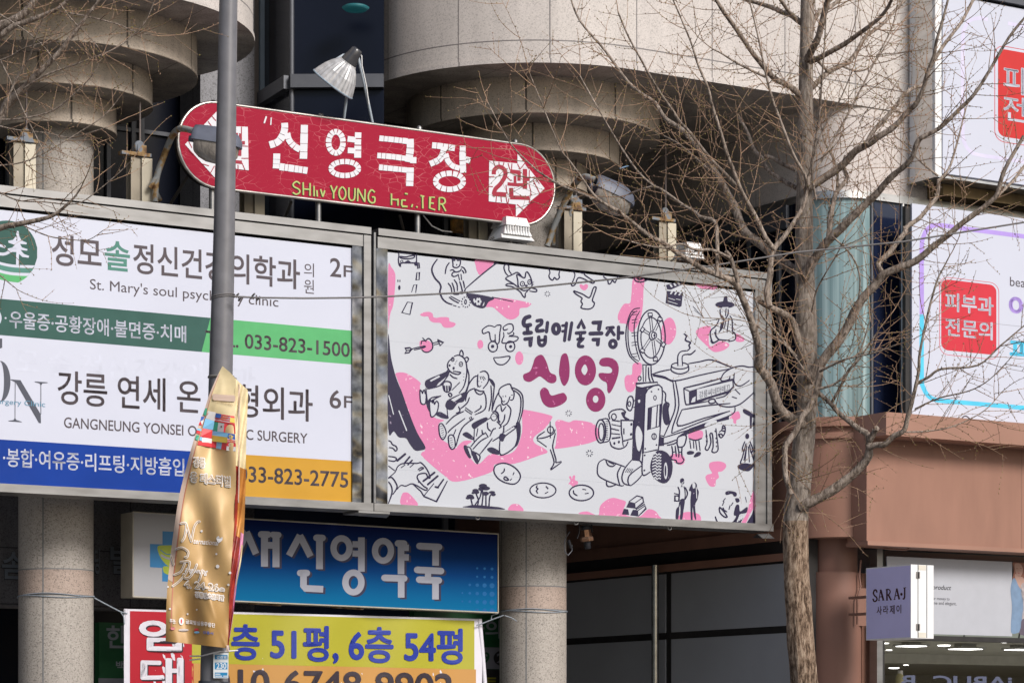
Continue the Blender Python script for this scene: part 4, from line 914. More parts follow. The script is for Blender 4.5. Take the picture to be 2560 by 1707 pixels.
# legs under the box
ln((1180, 652), (1262, 632), (1242, 732), (1180, 742), cl=True); ln((1118, 735), (1128, 800), (1122, 850)); ln((1152, 735), (1160, 800), (1165, 845)); ln((1178, 745), (1190, 800), (1188, 850)); ln((1222, 745), (1218, 800), (1222, 850)); ln((1070, 730), (1140, 715), (1180, 690), w=13); ln((1110, 835), (1118, 870), (1160, 880), (1170, 905), (1210, 910), (1240, 880), (1222, 850)); ln((1120, 800), (1150, 795)); ln((1190, 800), (1220, 795))
ln((1290, 662), (1355, 680), (1420, 660)); ln((1298, 678), (1310, 765)); ln((1335, 688), (1340, 760)); ln((1358, 688), (1370, 780)); ln((1390, 680), (1402, 785)); nv((1270, 800), (1300, 785), (1340, 795), (1332, 818), (1280, 822)); nv((1338, 838), (1370, 800), (1407, 800), (1402, 830), (1352, 850))
ln((1460, 575), (1472, 700), (1453, 760), (1480, 776), (1510, 700), (1500, 620), (1525, 620), (1532, 740), (1520, 790), (1550, 802), (1582, 770), (1570, 650), (1560, 560)); ln((1582, 618), (1612, 655), (1648, 610), (1652, 550), (1630, 535), (1620, 575), (1592, 598))
for q in ((1462, 640), (1466, 690), (1570, 660), (1574, 700), (1575, 740), (1562, 590)): nv((q[0] - 6, q[1] - 12), (q[0] + (18 if q[0] < 1500 else -18), q[1]), (q[0] - 4, q[1] + 12), sm=False)
for q in (((1622, 560), (1652, 560)), ((1622, 585), (1652, 590)), ((1605, 612), (1635, 635)), ((1592, 610), (1598, 648))): a.stroke(q, 14, m_line, 4, smooth=False, cap=False)
# ingots, couple, portrait
for q in (((663, 1350), (690, 1293), (750, 1308), (757, 1362)), ((620, 1420), (640, 1363), (682, 1370), (692, 1426)), ((703, 1430), (730, 1373), (782, 1380), (782, 1440))): nv(*q, sm=False)
wh((692, 1292), (768, 1238), (825, 1252), (832, 1300), (757, 1360), (752, 1308), sm=False, L=2); ln((690, 1293), (770, 1235), (827, 1250), (836, 1300), (757, 1362), sm=False); ln((750, 1308), (827, 1252), sm=False); wh((782, 1380), (845, 1320), (858, 1362), (784, 1436), sm=False, L=2); ln((760, 1372), (845, 1318), (860, 1362), (784, 1438), sm=False); ln((782, 1380), (850, 1335), sm=False)
nv((1203, 1072), (1225, 1058), (1240, 1070), (1238, 1088), (1208, 1106)); ln((1240, 1090), (1235, 1112), (1212, 1112), w=7); ln((1180, 1145), (1195, 1190), (1190, 1280)); ln((1240, 1138), (1252, 1200), (1246, 1272), (1200, 1275), w=9); ln((1252, 1148), (1276, 1210), (1252, 1272)); ln((1150, 1235), (1192, 1235), (1190, 1287), (1150, 1285), cl=True, sm=False); ln((1142, 1210), (1190, 1222), w=14); nv((1204, 1276), (1248, 1274), (1236, 1380), (1222, 1470), (1200, 1472), (1206, 1380)); nv((1163, 1370), (1192, 1350), (1182, 1470), (1158, 1472)); ln((1200, 1290), (1190, 1350)); nv((1212, 1130), (1225, 1130), (1220, 1148))
nv((1290, 1180), (1315, 1120), (1345, 1100), (1368, 1120), (1372, 1160), (1388, 1195), (1376, 1270), (1352, 1330), (1362, 1470), (1342, 1440), (1326, 1340), (1326, 1480), (1310, 1480), (1305, 1280), (1312, 1195)); wh((1325, 1110), (1350, 1110), (1352, 1150), (1330, 1160), L=4); ln((1360, 1160), (1355, 1230), w=9); a.stroke([(1362, 1150), (1368, 1260)], 8, m_board, 5)
a.ell(1873, 640, 20, 28, m_navy, 3, 12); ln((1850, 690), (1825, 760), (1842, 785), (1860, 710)); ln((1900, 690), (1928, 770), (1912, 800), (1895, 720)); ln((1845, 770), (1825, 850), (1808, 912), (1880, 920), (1946, 918), (1930, 850), (1912, 795)); ln((1870, 730), (1850, 900)); ln((1885, 740), (1895, 900)); ln((1862, 770), (1840, 880)); nv((1778, 932), (1850, 908), (1930, 930), (1920, 962), (1880, 990), (1800, 970)); a.ell(1876, 720, 9, 20, m_board, 5, 10)
nv((1833, 370), (1870, 378), (1945, 430), (1945, 456), (1880, 432), (1835, 402)); nv((1898, 430), (1922, 440), (1917, 562), (1900, 562), sm=False); ln((1945, 480), (1930, 520), (1945, 545))
nv((1655, 1200), (1690, 1185), (1760, 1200), (1766, 1236), (1740, 1240), (1720, 1215), (1665, 1226)); nv((1753, 1262), (1786, 1260), (1796, 1290), (1768, 1302)); ln((1630, 1290), (1656, 1258)); ln((1625, 1332), (1642, 1290)); ln((1690, 1372), (1702, 1330)); ln((1713, 1332), (1732, 1300)); ln((1632, 1350), (1640, 1375), (1672, 1396)); ln((1598, 1350), (1600, 1400), (1640, 1442), (1672, 1446), (1640, 1392), cl=True, w=13); ln((1553, 1440), (1572, 1490), (1605, 1512)); nv((1738, 1420), (1760, 1330), (1792, 1330), (1802, 1390), (1872, 1345), (1866, 1402), (1800, 1420), (1770, 1480), (1718, 1512), (1762, 1442)); nv((1700, 1510), (1780, 1455), (1850, 1420), (1800, 1520), sm=False)
for j in range(4): a.stroke([(1775 + 20 * j, 1490 - 12 * j), (1800 + 20 * j, 1436 - 8 * j)], 13, m_board, 5)
nv((1960, 1290), (1960, 1524), (1858, 1520), (1920, 1420), (1945, 1330), sm=False); ln((1855, 1245), (1866, 1300), w=8); burst(88, 410, 33); burst(297, 810, 36)
# clapperboard, hat man
T2()
nv((1070, 468), (1230, 485), (1216, 620), (1195, 630), (1057, 590), sm=False); nv((1062, 410), (1200, 370), (1228, 385), (1230, 402), (1110, 456), (1072, 452), sm=False)
for j in range(3): wh((1098 + 42 * j, 500 + 6 * j), (1116 + 42 * j, 470 + 6 * j), (1132 + 42 * j, 472 + 6 * j), (1114 + 42 * j, 502 + 6 * j), sm=False, L=4); wh((1095 + 38 * j, 408 - 12 * j), (1110 + 38 * j, 402 - 12 * j), (1128 + 38 * j, 428 - 12 * j), (1112 + 38 * j, 434 - 12 * j), sm=False, L=4)
a.stroke([(1085, 540), (1150, 560)], 6, m_board, 5); a.stroke([(1160, 550), (1205, 558)], 6, m_board, 5); a.stroke([(1075, 570), (1175, 600)], 6, m_board, 5)
ln((740, 340), (760, 370), (810, 380), (860, 365), (905, 345), w=13); ln((770, 342), (800, 355), (830, 345), w=16)
a.ell(1650, 607, 96, 34, m_navy, 3, 26, .02); nv((1628, 590), (1642, 525), (1670, 518), (1682, 592), sm=False); wh((1622, 632), (1684, 630), (1682, 650), (1620, 650), sm=False, L=4); ln((1602, 650), (1605, 700), (1625, 748), (1655, 745), (1682, 700), (1682, 650)); ln((1662, 640), (1656, 720)); dot(1622, 675, 4); dot(1648, 672, 4); nv((1612, 720), (1635, 722), (1628, 752))
ln((1595, 745), (1562, 815), (1512, 860), (1505, 912), (1530, 982), (1580, 960)); ln((1698, 715), (1722, 760), (1727, 870), (1755, 902), (1750, 955), (1685, 975), w=12); ln((1545, 880), (1580, 945), (1620, 958), (1700, 962)); ln((1640, 755), (1625, 830), (1590, 880)); ln((1690, 735), (1672, 880)); ln((1660, 760), (1645, 840)); ln((1560, 850), (1560, 930)); nv((1612, 790), (1635, 800), (1620, 850), (1600, 850)); ln((1508, 960), (1530, 990), (1590, 960))
for j in range(7): ln((1330 + 14 * j, 620 + 16 * j), (1345 + 13 * j, 640 + 13 * j), w=6, sm=False); ln((1340 + 14 * j, 660 + 9 * j), (1352 + 13 * j, 664 + 11 * j), w=6, sm=False)
b.build('printed_face', mural)
# ------------------------------------------------------------------ red theatre sign
WT = 1.06
th = thing('theatre_sign', 'long red capsule sign with cracked white Korean letters, arrows and green English', 'sign', WL(0, WT, ZT))
m_red = None
m, t, bb = newmat('crazed_red_film'); Ln = t.links
bb.inputs['Roughness'].default_value = .5; bb.inputs['Specular IOR Level'].default_value = .12
tc = t.nodes.new('ShaderNodeTexCoord'); mp = t.nodes.new('ShaderNodeMapping'); mp.inputs['Scale'].default_value = (9, 9, 19)
Ln.new(tc.outputs['Object'], mp.inputs[0])
nz = t.nodes.new('ShaderNodeTexNoise'); nz.inputs['Scale'].default_value = 1.2; nz.inputs['Detail'].default_value = 3; Ln.new(mp.outputs[0], nz.inputs['Vector'])
mx = t.nodes.new('ShaderNodeMix'); mx.data_type = 'RGBA'; mx.inputs[0].default_value = .22; Ln.new(mp.outputs[0], mx.inputs[6]); Ln.new(nz.outputs['Color'], mx.inputs[7])
vo = t.nodes.new('ShaderNodeTexVoronoi'); vo.feature = 'DISTANCE_TO_EDGE'; vo.inputs['Scale'].default_value = 1; Ln.new(mx.outputs[2], vo.inputs['Vector'])
n3 = t.nodes.new('ShaderNodeTexNoise'); n3.inputs['Scale'].default_value = 2.2; Ln.new(tc.outputs['Object'], n3.inputs['Vector'])
rg = t.nodes.new('ShaderNodeMapRange'); rg.inputs[1].default_value = .42; rg.inputs[2].default_value = .62; rg.inputs[3].default_value = .001; rg.inputs[4].default_value = .028
Ln.new(n3.outputs['Fac'], rg.inputs[0])
lt = t.nodes.new('ShaderNodeMath'); lt.operation = 'LESS_THAN'; Ln.new(vo.outputs['Distance'], lt.inputs[0]); Ln.new(rg.outputs[0], lt.inputs[1])
mc = t.nodes.new('ShaderNodeMix'); mc.data_type = 'RGBA'; Ln.new(lt.outputs[0], mc.inputs[0]); mc.inputs[6].default_value = (.30, .007, .030, 1); mc.inputs[7].default_value = (.45, .10, .12, 1)
Ln.new(mc.outputs[2], bb.inputs['Base Color'])
m_redf = m; m_redp = M('red_film', (.30, .007, .030), rough=.35, var=.05)
m_wf = M('white_film', (.62, .62, .66), rough=.4, var=.03)
zt_, zb_ = PW(591, 266, WT).z, PW(589, 478, WT).z
ul_, ur_ = uw(442, WT), uw(1382, WT)
rr_ = (zt_ - zb_) / 2; zc_ = (zt_ + zb_) / 2
def capsule(r, n=20):
    c = []
    for j in range(n + 1): an = R(90 - 180 * j / n); c.append((ur_ - rr_ + r * math.cos(an), zc_ + r * math.sin(an)))
    for j in range(n + 1): an = R(270 - 180 * j / n); c.append((ul_ + rr_ + r * math.cos(an), zc_ + r * math.sin(an)))
    return c
b = MB()
c0 = capsule(rr_ - .012)
b.face([WL(u, WT + .045, z) for u, z in c0], m_redf)
b.grid([[WL(u, WT - .09, z) for u, z in c0 + c0[:1]], [WL(u, WT + .045, z) for u, z in c0 + c0[:1]]], m_frame, True)
b.face([WL(u, WT - .09, z) for u, z in c0], m_frame)
a = Art(b, lambda x, y, k: PW(x, y, WT + .045 + k * 3))
rnd = random.Random(3)
def crk(pts, w, n=4, gap=.10):
    """a painted stroke whose film has split into n pieces"""
    P = catmull([a.px(p) for p in pts], 8); L = [0]
    for p, q in zip(P, P[1:]): L.append(L[-1] + math.hypot(q[0] - p[0], q[1] - p[1]))
    def at(s):
        s = max(0, min(L[-1], s))
        for i in range(len(L) - 1):
            if L[i + 1] >= s:
                f = (s - L[i]) / ((L[i + 1] - L[i]) or 1); return (P[i][0] + (P[i + 1][0] - P[i][0]) * f, P[i][1] + (P[i + 1][1] - P[i][1]) * f)
        return P[-1]
    cuts = [0] + sorted((j + rnd.uniform(-.22, .22)) / n * L[-1] for j in range(1, n)) + [L[-1]]
    o = a.o; a.o = (0, 0, 1.)
    g_ = gap * w * o[2]
    for s0, s1 in zip(cuts, cuts[1:]):
        s0 += g_ * rnd.uniform(.15, .5); s1 -= g_ * rnd.uniform(.15, .5)
        if s1 - s0 < .5: continue
        a.stroke([at(s0 + (s1 - s0) * j / 5) for j in range(6)], w * o[2] * rnd.uniform(.94, 1.05), m_wf, 2, smooth=False, cap=False)
    a.o = o
def cring(cx, cy, rx, ry, w, n=12):
    o = a.o
    for j in range(n):
        a0 = 2 * math.pi * (j + rnd.uniform(.0, .08)) / n; a1 = 2 * math.pi * (j + 1 - rnd.uniform(.06, .14)) / n
        a.stroke([(cx + rx * math.cos(a0 + (a1 - a0) * i / 4), cy + ry * math.sin(a0 + (a1 - a0) * i / 4)) for i in range(5)], w, m_wf, 2, smooth=False, cap=False)
a.tile(440, 240)
a.stroke([(902, 212), (884, 268)], 16, m_wf, 2); a.stroke([(952, 222), (948, 288)], 11, m_wf, 2)
crk([(1086, 268), (1086, 335), (1060, 410), (1010, 465), (933, 492)], 72, 5); crk([(1112, 370), (1130, 440), (1180, 500), (1242, 538)], 62, 4); crk([(1284, 290), (1280, 450), (1274, 632)], 74, 4); crk([(1008, 575), (1006, 640), (1000, 728)], 66, 3, .06); crk([(1035, 708), (1180, 728), (1318, 748)], 68, 6)
cring(1598, 465, 72, 106, 56, 14); crk([(1822, 362), (1818, 500), (1816, 624)], 68, 4, .2); crk([(1715, 430), (1796, 440)], 56, 1); crk([(1715, 545), (1796, 550)], 56, 1); cring(1688, 727, 136, 70, 52, 16)
a.tile(960, 300)
crk([(-48, 184), (90, 198), (238, 214)], 56, 6); crk([(262, 188), (262, 300), (244, 424)], 74, 3); crk([(-68, 356), (80, 368), (216, 386)], 54, 6); crk([(258, 402), (326, 404)], 60, 1); crk([(-52, 474), (90, 488), (230, 502)], 56, 6); crk([(262, 474), (260, 560), (256, 664)], 74, 3)
crk([(478, 254), (560, 262), (712, 284)], 62, 4, .14); crk([(600, 268), (590, 325), (555, 395), (458, 442)], 60, 5); crk([(615, 338), (640, 410), (690, 462), (757, 484)], 56, 4); crk([(788, 258), (786, 380), (792, 532)], 62, 4); crk([(812, 394), (864, 408)], 60, 1); cring(655, 615, 138, 80, 54, 14)
# arrows: a white arrow in pieces with red figures cut out of it
def arrow(pts, reds, cracks):
    a.poly(pts, m_wf, 2)
    for q, w in reds: a.stroke(q, w, m_redp, 3, cap=False)
    for q in cracks: a.stroke(q, 9, m_redp, 3, smooth=False, cap=False)
arrow([(1052, 408), (1335, 436), (1335, 340), (1606, 685), (1320, 968), (1318, 845), (1048, 815)],
      [([(1098, 545), (1105, 500), (1150, 468), (1205, 500), (1212, 560), (1165, 640), (1115, 690), (1098, 745)], 42), ([(1085, 742), (1150, 742), (1222, 748)], 44),
       ([(1262, 515), (1310, 520), (1362, 526)], 40), ([(1352, 520), (1350, 610)], 34), ([(1310, 560), (1312, 640)], 28), ([(1235, 640), (1320, 648), (1392, 650)], 34), ([(1410, 490), (1410, 690)], 44), ([(1400, 590), (1458, 592)], 40), ([(1272, 680), (1275, 770)], 42), ([(1262, 775), (1360, 778), (1452, 782)], 40)],
      [[(1095, 415), (1115, 475)], [(1150, 420), (1152, 470)], [(1200, 425), (1185, 480)], [(1240, 432), (1260, 500)], [(1280, 436), (1275, 500)], [(1335, 440), (1360, 490)], [(1360, 495), (1410, 432)], [(1410, 432), (1450, 490)], [(1455, 500), (1450, 600)], [(1455, 580), (1510, 570)], [(1490, 600), (1560, 740)], [(1505, 570), (1555, 640)], [(1450, 640), (1470, 720), (1450, 830)], [(1330, 845), (1400, 905)], [(1450, 830), (1560, 740)], [(1050, 570), (1100, 565)], [(1048, 665), (1090, 668)], [(1125, 760), (1120, 820)], [(1170, 765), (1175, 822)], [(1215, 740), (1232, 835)], [(1250, 785), (1240, 835)], [(1215, 560), (1270, 610)], [(1220, 650), (1230, 740)]])
a.tile(440, 240)
arrow([(90, 485), (405, 158), (405, 300), (718, 310), (727, 745), (390, 705), (388, 818)],
      [([(350, 400), (430, 395), (520, 400), (620, 400)], 60), ([(560, 380), (560, 560)], 40), ([(440, 560), (560, 570), (650, 580)], 44), ([(660, 470), (690, 470)], 36), ([(645, 375), (640, 600)], 28), ([(420, 650), (540, 655), (660, 665)], 34), ([(330, 420), (330, 610)], 46)],
      [[(235, 335), (290, 400)], [(270, 300), (320, 350)], [(320, 255), (360, 310)], [(360, 205), (400, 250)], [(125, 450), (160, 520)], [(130, 540), (180, 590)], [(262, 680), (330, 700)], [(340, 780), (385, 700)], [(655, 310), (655, 440)], [(655, 500), (720, 505)], [(655, 625), (725, 625)], [(660, 670), (690, 740)], [(620, 690), (622, 735)], [(580, 690), (600, 735)]])
# green English letters, curling and partly lost
a.tile(0, 0, 1.)
m_lime = M('lime_film', (.36, .44, .13), rough=.4, var=.08); m_lsh = M('film_shadow', (.055, .05, .02), rough=.7)
GL = {'S': [[(.95, .85), (.55, 1), (.12, .8), (.2, .58), (.8, .42), (.92, .2), (.5, 0), (.05, .12)]], 'H': [[(.05, 1), (.08, 0)], [(.92, 1), (.9, 0)], [(.08, .48), (.9, .5)]], 'I': [[(.5, .82), (.55, 0)]], 'n': [[(.1, .5), (.15, 0)], [(.5, .62), (.75, .05)], [(.75, .05), (.95, .55)]],
      'Y': [[(.0, 1), (.45, .45)], [(.98, 1), (.45, .45), (.45, 0)]], 'O': [[(.5, 1), (.08, .7), (.1, .25), (.5, 0), (.92, .3), (.9, .75), (.5, 1)]], 'U': [[(.08, 1), (.08, .25), (.4, 0), (.85, .2), (.92, 1)]], 'N': [[(.06, 0), (.08, 1)], [(.08, 1), (.9, .02)], [(.9, 0), (.94, 1)]], 'G': [[(.95, .85), (.5, 1), (.08, .65), (.1, .2), (.5, 0), (.92, .1), (.92, .45), (.55, .45)]],
      'h': [[(.08, .9), (.1, 0)], [(.9, .55), (.9, 0)], [(.1, .45), (.9, .45)]], 'e': [[(.1, .5), (.08, .1), (.2, 0), (.95, .02)], [(.1, .48), (.7, .5)], [(.55, 1.02), (.98, 1.0)]], 'a': [[(.05, .0), (.2, .25)], [(.7, .1), (.9, .05)]], 't': [[(.1, .98), (.9, .95)], [(.55, .95), (.6, 0)]], 'E': [[(.85, .98), (.2, .95), (.12, .1), (.9, 0)], [(.15, .5), (.7, .5)]], 'R': [[(.1, 0), (.12, 1)], [(.12, .98), (.7, 1), (.9, .75), (.65, .55), (.15, .5)], [(.5, .5), (.98, 0)]]}
for ch, x0, x1 in (('S', 731, 751), ('H', 757, 777), ('I', 780, 790), ('n', 790, 813), ('Y', 827, 843), ('O', 847, 865), ('U', 871, 889), ('N', 893, 914), ('G', 920, 938), ('h', 977, 997), ('e', 1003, 1020), ('a', 1028, 1046), ('t', 1050, 1062), ('E', 1072, 1090), ('R', 1096, 1115)):
    for st in GL[ch]:
        q = [(x0 + u * (x1 - x0), 484 + .112 * (x0 + u * (x1 - x0) - 731) - v * 32 + 1) for u, v in st]
        a.stroke([(x - 1.6, y + 1.2) for x, y in q], 4.6, m_lsh, 1, smooth=len(q) > 4, cap=False); a.stroke(q, 3.7, m_lime, 4, smooth=len(q) > 4, cap=False)  # dark strokes set off behind the letters paint their shadow
b.build('sign_face', th)
b = MB(); c1 = capsule(rr_)
rows = []
b.tube([WL(u, WT + .03, z) for u, z in c1 + c1[:1]], .019, steel('rim_steel', (.52, .49, .46), .3, wav=.05), 8, caps=False); b.build('rim', th)
for x, y in ((533, 470), (799, 498), (1047, 530), (1300, 560)):
    u = uw(x, WT); zt0_ = PW(x, y, WT).z + .05
    b = MB(); b.tube([WL(u, WT - .03, ZT), WL(u, WT - .03, zt0_)], .033, m_steelf, 12); b.tube([WL(u, WT - .03, ZT), WL(u, WT - .03, ZT + .012)], .055, m_steelf, 12); b.build('leg', th)
for x, y in ((533, 258), (802, 291), (1048, 322), (1288, 355)):
    p = PW(x, y, WT - .02); b = MB(); b.lathe(p + Vector((0, 0, -.02)), (0, 0, 1), [(0, .035), (.03, .035), (.05, .02)], m_frame if x < 600 else m_steelf, 10); b.build('bolt', th)
for (x0, y0, x1, y1) in ((470, 440, 420, 520), (728, 505, 705, 560), (1000, 540, 1015, 600)): b = MB(); b.tube([PW(x0, y0, WT - .15), PW(x1, y1, .3)], .018, M('brace_steel', (.12, .11, .10), rough=.5, metal=.5), 6); b.build('brace', th)
b = MB(); b.tube([PW(1058, 538, .9), PW(1080, 565, .85), PW(1105, 577, .8), PW(1130, 580, .75)], .008, m_white, 5); b.build('cable', th)

# ------------------------------------------------------------------ cream posts carrying the boards
m_cream = M('cream_paint', (.52, .47, .37), rough=.55, var=.12, vs=3); m_creamd = M('cream_web', (.30, .26, .20), rough=.6, var=.15)
m_pul = rusty('pulley_rust', (.16, .18, .21), .46)
POST_L = ['cream steel post at the far left edge, in front of the left column', 'cream steel post with rusty pulley beside the left lamp arm', 'cream steel post under the red sign next to the grey street pole', 'cream steel post under the right end of the red sign', 'cream steel post beside the rusty arm of the tilted right lamp', 'cream steel post with grey pulley and cable right of the tilted lamp']
def make_post():
    t = thing('sign_post', POST_L[0], 'post', (0, 0, 0), 'cream steel posts behind the billboards')
    H = 7.80 - ZB - .4
    for name, (a0, a1, c0, c1), mt in (('flange', (-.02, .10, .0, .012), m_cream), ('flange', (-.14, -.028, -.012, .0), m_creamd), ('web', (-.138, .098, -.13, -.118), m_creamd)):
        b = MB()
        b.obox(U * ((a0 + a1) / 2) + N * ((c0 + c1) / 2) + Vector((0, 0, H / 2)), U * ((a1 - a0) / 2), N * ((c1 - c0) / 2 + .0), Vector((0, 0, H / 2)), mt)
        if name == 'flange': b.obox(U * (a1 - .006 if a0 > -.1 else a1 - .006) + N * -.06 + Vector((0, 0, H / 2)), U * .005, N * .06, Vector((0, 0, H / 2 - .001)), m_creamd)
        b.build(name, t)
    b = MB(); b.obox(Vector((0, 0, H + .012)) - N * .05 - U * .06, U * .12, N * .06, Vector((0, 0, .010)), m_pul); b.build('cap_plate', t)
    return t
def copy_tree(o, parent=None):
    c = o.copy(); COL.objects.link(c); c.parent = parent
    for ch in list(o.children): copy_tree(ch, c)
    return c
proto = None
for i, x in enumerate((66, 358, 640, 1199, 1436, 1672)):
    if proto is None: t = proto = make_post()
    else: t = copy_tree(proto)
    t.location = WL(uw(x, .72), .72, ZB + .4); t['label'] = POST_L[i]
bpy.context.view_layer.update()
for i, (x, y, post) in enumerate(((66, 340, 0), (350, 370, 1), (1440, 505, 4), (1664, 535, 5))):
    c = PW(x, y, .70)
    b = MB(); b.lathe(c - U * .0 - (U * .8 + N * .6) * .02, U * .35 + N * .9, [(0, .06), (.012, .075), (.03, .075), (.042, .06)], m_pul, 18)
    z0 = 7.83; b.obox(Vector((c.x, c.y, (z0 + c.z) / 2)) - N * .03, U * .05, N * .008, Vector((0, 0, (c.z - z0) / 2 + .02)), m_pul); b.obox(Vector((c.x, c.y, (z0 + c.z) / 2)) + N * .05, U * .05, N * .008, Vector((0, 0, (c.z - z0) / 2 + .02)), m_pul)
    b.obox(Vector((c.x, c.y, z0 - .0)) - U * .06, U * .17, N * .05, Vector((0, 0, .018)), m_pul)
    b.tube([c, c + Vector((0, 0, .9))], .012, M('lift_cable', (.16, .13, .12), rough=.6), 5)
    p = tag(b.build('pulley'), ['rusty pulley on top of the far left cream post', 'rust brown pulley on the post beside the left lamp', 'pulley behind the arm of the tilted right lamp', 'blue grey pulley with a cable rising from it'][i], 'pulley', 'pulleys on the sign posts')
# ------------------------------------------------------------------ lamps on bent rusty arms
m_hood = M('lamp_hood_grey', (.105, .115, .15), rough=.5, var=.2, vs=5); m_lens = M('ribbed_lens', (.24, .215, .19), rough=.25, spec=.5, var=.3, vs=14, bump=.5, bs=25, stretch=(1, 1, .4)); m_rust = rusty('rusty_pipe', (.26, .27, .27), .46)
def arm_lamp(label, arm, A, B, ra, extra):
    t = thing('billboard_lamp', label, 'lamp', arm[0], 'rusty arm lamps over the billboards')
    b = MB(); pts = [arm[0]]
    for i in range(len(arm) - 1):
        p0 = arm[max(0, i - 1)]; p1 = arm[i]; p2 = arm[i + 1]; p3 = arm[min(len(arm) - 1, i + 2)]
        for k in range(1, 5):
            s = k / 4; pts.append(.5 * ((2 * p1) + (p2 - p0) * s + (2 * p0 - 5 * p1 + 4 * p2 - p3) * s * s + (3 * p1 - p0 - 3 * p2 + p3) * s ** 3))
    b.tube(pts, ra, m_rust, 8); b.build('arm', t)
    for q in extra:
        b = MB(); b.tube(q, ra * .8, m_rust, 6); b.build('strut', t)
    ax = (B - A); L = ax.length; ax.normalize(); sdv = ax.cross(Vector((0, 0, 1))).normalized(); upv = sdv.cross(ax)
    prof = ((0, .80), (.02, .9), (.12, .95), (.3, .97), (.55, 1.0), (.75, .9), (.9, .66), (.98, .35), (1.0, .05))
    for name, sg, hh, mt, s0 in (('hood', 1, .19, m_hood, 1), ('lens', -1, .22, m_lens, .93)):
        rows = []
        for tt, k in prof:
            if name == 'lens': tt = .06 + tt * .88
            c = A + ax * (L * tt)
            kk = k if name == 'hood' else math.sin(math.pi * min(.999, max(.001, tt))) ** .35
            rows.append([c + sdv * (.155 * s0 * k * math.cos(math.pi * j / 12)) + upv * (sg * (hh * kk * math.sin(math.pi * j / 12) - (.02 if name == 'hood' else 0))) for j in range(13)])
        b = MB(); b.grid(rows, mt, True); b.grid([[r[0] for r in rows], [r[-1] for r in rows]], mt, False); b.build(name, t)
    b = MB(); b.tube([A - ax * .04, A + ax * .06], .034, m_hood, 10); b.build('socket', t)
    return t
arm_lamp('grey lamp on rusty arm, half hidden behind the street pole', [PW(388, 505, .8), PW(391, 447, .8), PW(412, 385, .9), PW(432, 338, 1.1), PW(452, 322, 1.35), PW(484, 328, 1.6)],
         PW(482, 348, 1.6), PW(606, 368, 1.9), .034, [[PW(374, 470, .8), PW(390, 444, .82)], [PW(400, 500, .6), PW(384, 470, .7)]])
arm_lamp('grey lamp tilted on rusty arm above the mural billboard, behind branches', [PW(1368, 616, .8), PW(1396, 540, .85), PW(1428, 475, 1.0), PW(1447, 450, 1.2), PW(1464, 442, 1.35), PW(1488, 450, 1.5)],
         PW(1482, 466, 1.5), PW(1584, 514, 1.62), .036, [[PW(1383, 612, .75), PW(1382, 580, .8)], [PW(1420, 470, .8), PW(1432, 505, .75), PW(1424, 540, .7)]])
# ------------------------------------------------------------------ ribbed dome lamp on two rods
dl = thing('dome_lamp', 'ribbed glass dome lamp on two thin grey rods above the red sign', 'lamp', WL(uw(895, 1.0), 1.0, PW(895, 305, 1.0).z))
rc = PW(832, 211, 1.2); ax = PW(877, 116, 1.2) - rc + N * .30
b = MB(); b.lathe(rc, ax, [(0, .250), (.004, .252), (.05, .236), (.14, .20), (.22, .152), (.275, .105), (.29, .098)], M('ribbed_glass', (.42, .42, .43), rough=.28, metal=.15, spec=.5, var=.3, vs=16, stretch=(1, 1, .5)), 56, smooth=False, flute=.02); b.build('shade', dl)
b = MB(); axn = ax.normalized(); e1 = axn.orthogonal().normalized(); e2 = axn.cross(e1)
b.tube([rc + (e1 * math.cos(q) + e2 * math.sin(q)) * .254 for q in (2 * math.pi * j / 40 for j in range(41))], .010, m_blue, 6, caps=False); b.build('shade_rim', dl)
b = MB(); b.lathe(rc + axn * .292, ax, [(0, .094), (.05, .085), (.10, .07), (.16, .062), (.175, .045)], M('lamp_collar', (.05, .05, .055), rough=.25, spec=.6), 24); b.build('collar', dl)
m_rod = M('grey_rod', (.36, .41, .46), rough=.45)
for q in ([PW(881, 132, 1.22), PW(870, 215, 1.2), PW(859, 303, .98)], [PW(892, 129, 1.1), PW(912, 215, 1.08), PW(932, 312, .98)]):
    b = MB(); b.tube(q, .016, m_rod, 8); b.build('rod', dl)
b = MB(); b.tube([PW(840, 150, 1.28), PW(858, 139, 1.3), PW(882, 135, 1.23)], .017, m_rod, 6); b.tube([PW(880, 136, 1.22), PW(893, 136, 1.1)], .012, m_rod, 6); b.build('bracket', dl)
b = MB(); b.tube([PW(896, 133, 1.12), PW(904, 140, 1.12), PW(905, 165, 1.11), PW(916, 215, 1.1), PW(922, 262, 1.05)], .007, m_white, 5); b.build('cord', dl)
# ------------------------------------------------------------------ small fittings on the boards
def flood(label, x, y, s=1.):
    p = PW(x, y, 1.05); t = thing('floodlight', label, 'floodlight', p, 'white floodlights on the mural billboard')
    zz = Vector((0, 0, 1))
    for nm, z0, z1, k0, k1 in (('base', .0, .05, .22, .20), ('body', .052, .15, .185, .15), ('cover', .155, .255, .16, .135)):
        b = MB(); r0 = [(-1, -1), (1, -1), (1, 1), (-1, 1)]
        lo = [p + U * (i * k0 * s) + N * (j * .17 * s) + zz * (z0 * s) for i, j in r0]; hi = [p + U * (i * k1 * s) + N * (j * .13 * s) + zz * (z1 * s) for i, j in r0]
        b.grid([lo, hi], m_white, False, close=True); b.face(lo, m_white); b.face(hi, m_white)
        if nm == 'body':
            for j in range(9): b.obox(p + U * ((-.14 + .035 * j) * s) + N * .165 * s + zz * .1 * s, U * .006, N * .01, zz * .045 * s, m_white)
        b.build(nm, t)
    b = MB(); b.tube([p - zz * .06 * s, p], .03, m_steelf, 8); b.build('bracket', t)
    b = MB(); b.tube([p - U * .22 * s + zz * .03, p - U * .3 * s - zz * .02, p - U * .36 * s - zz * .05], .012, m_frame, 5); b.build('cable', t)
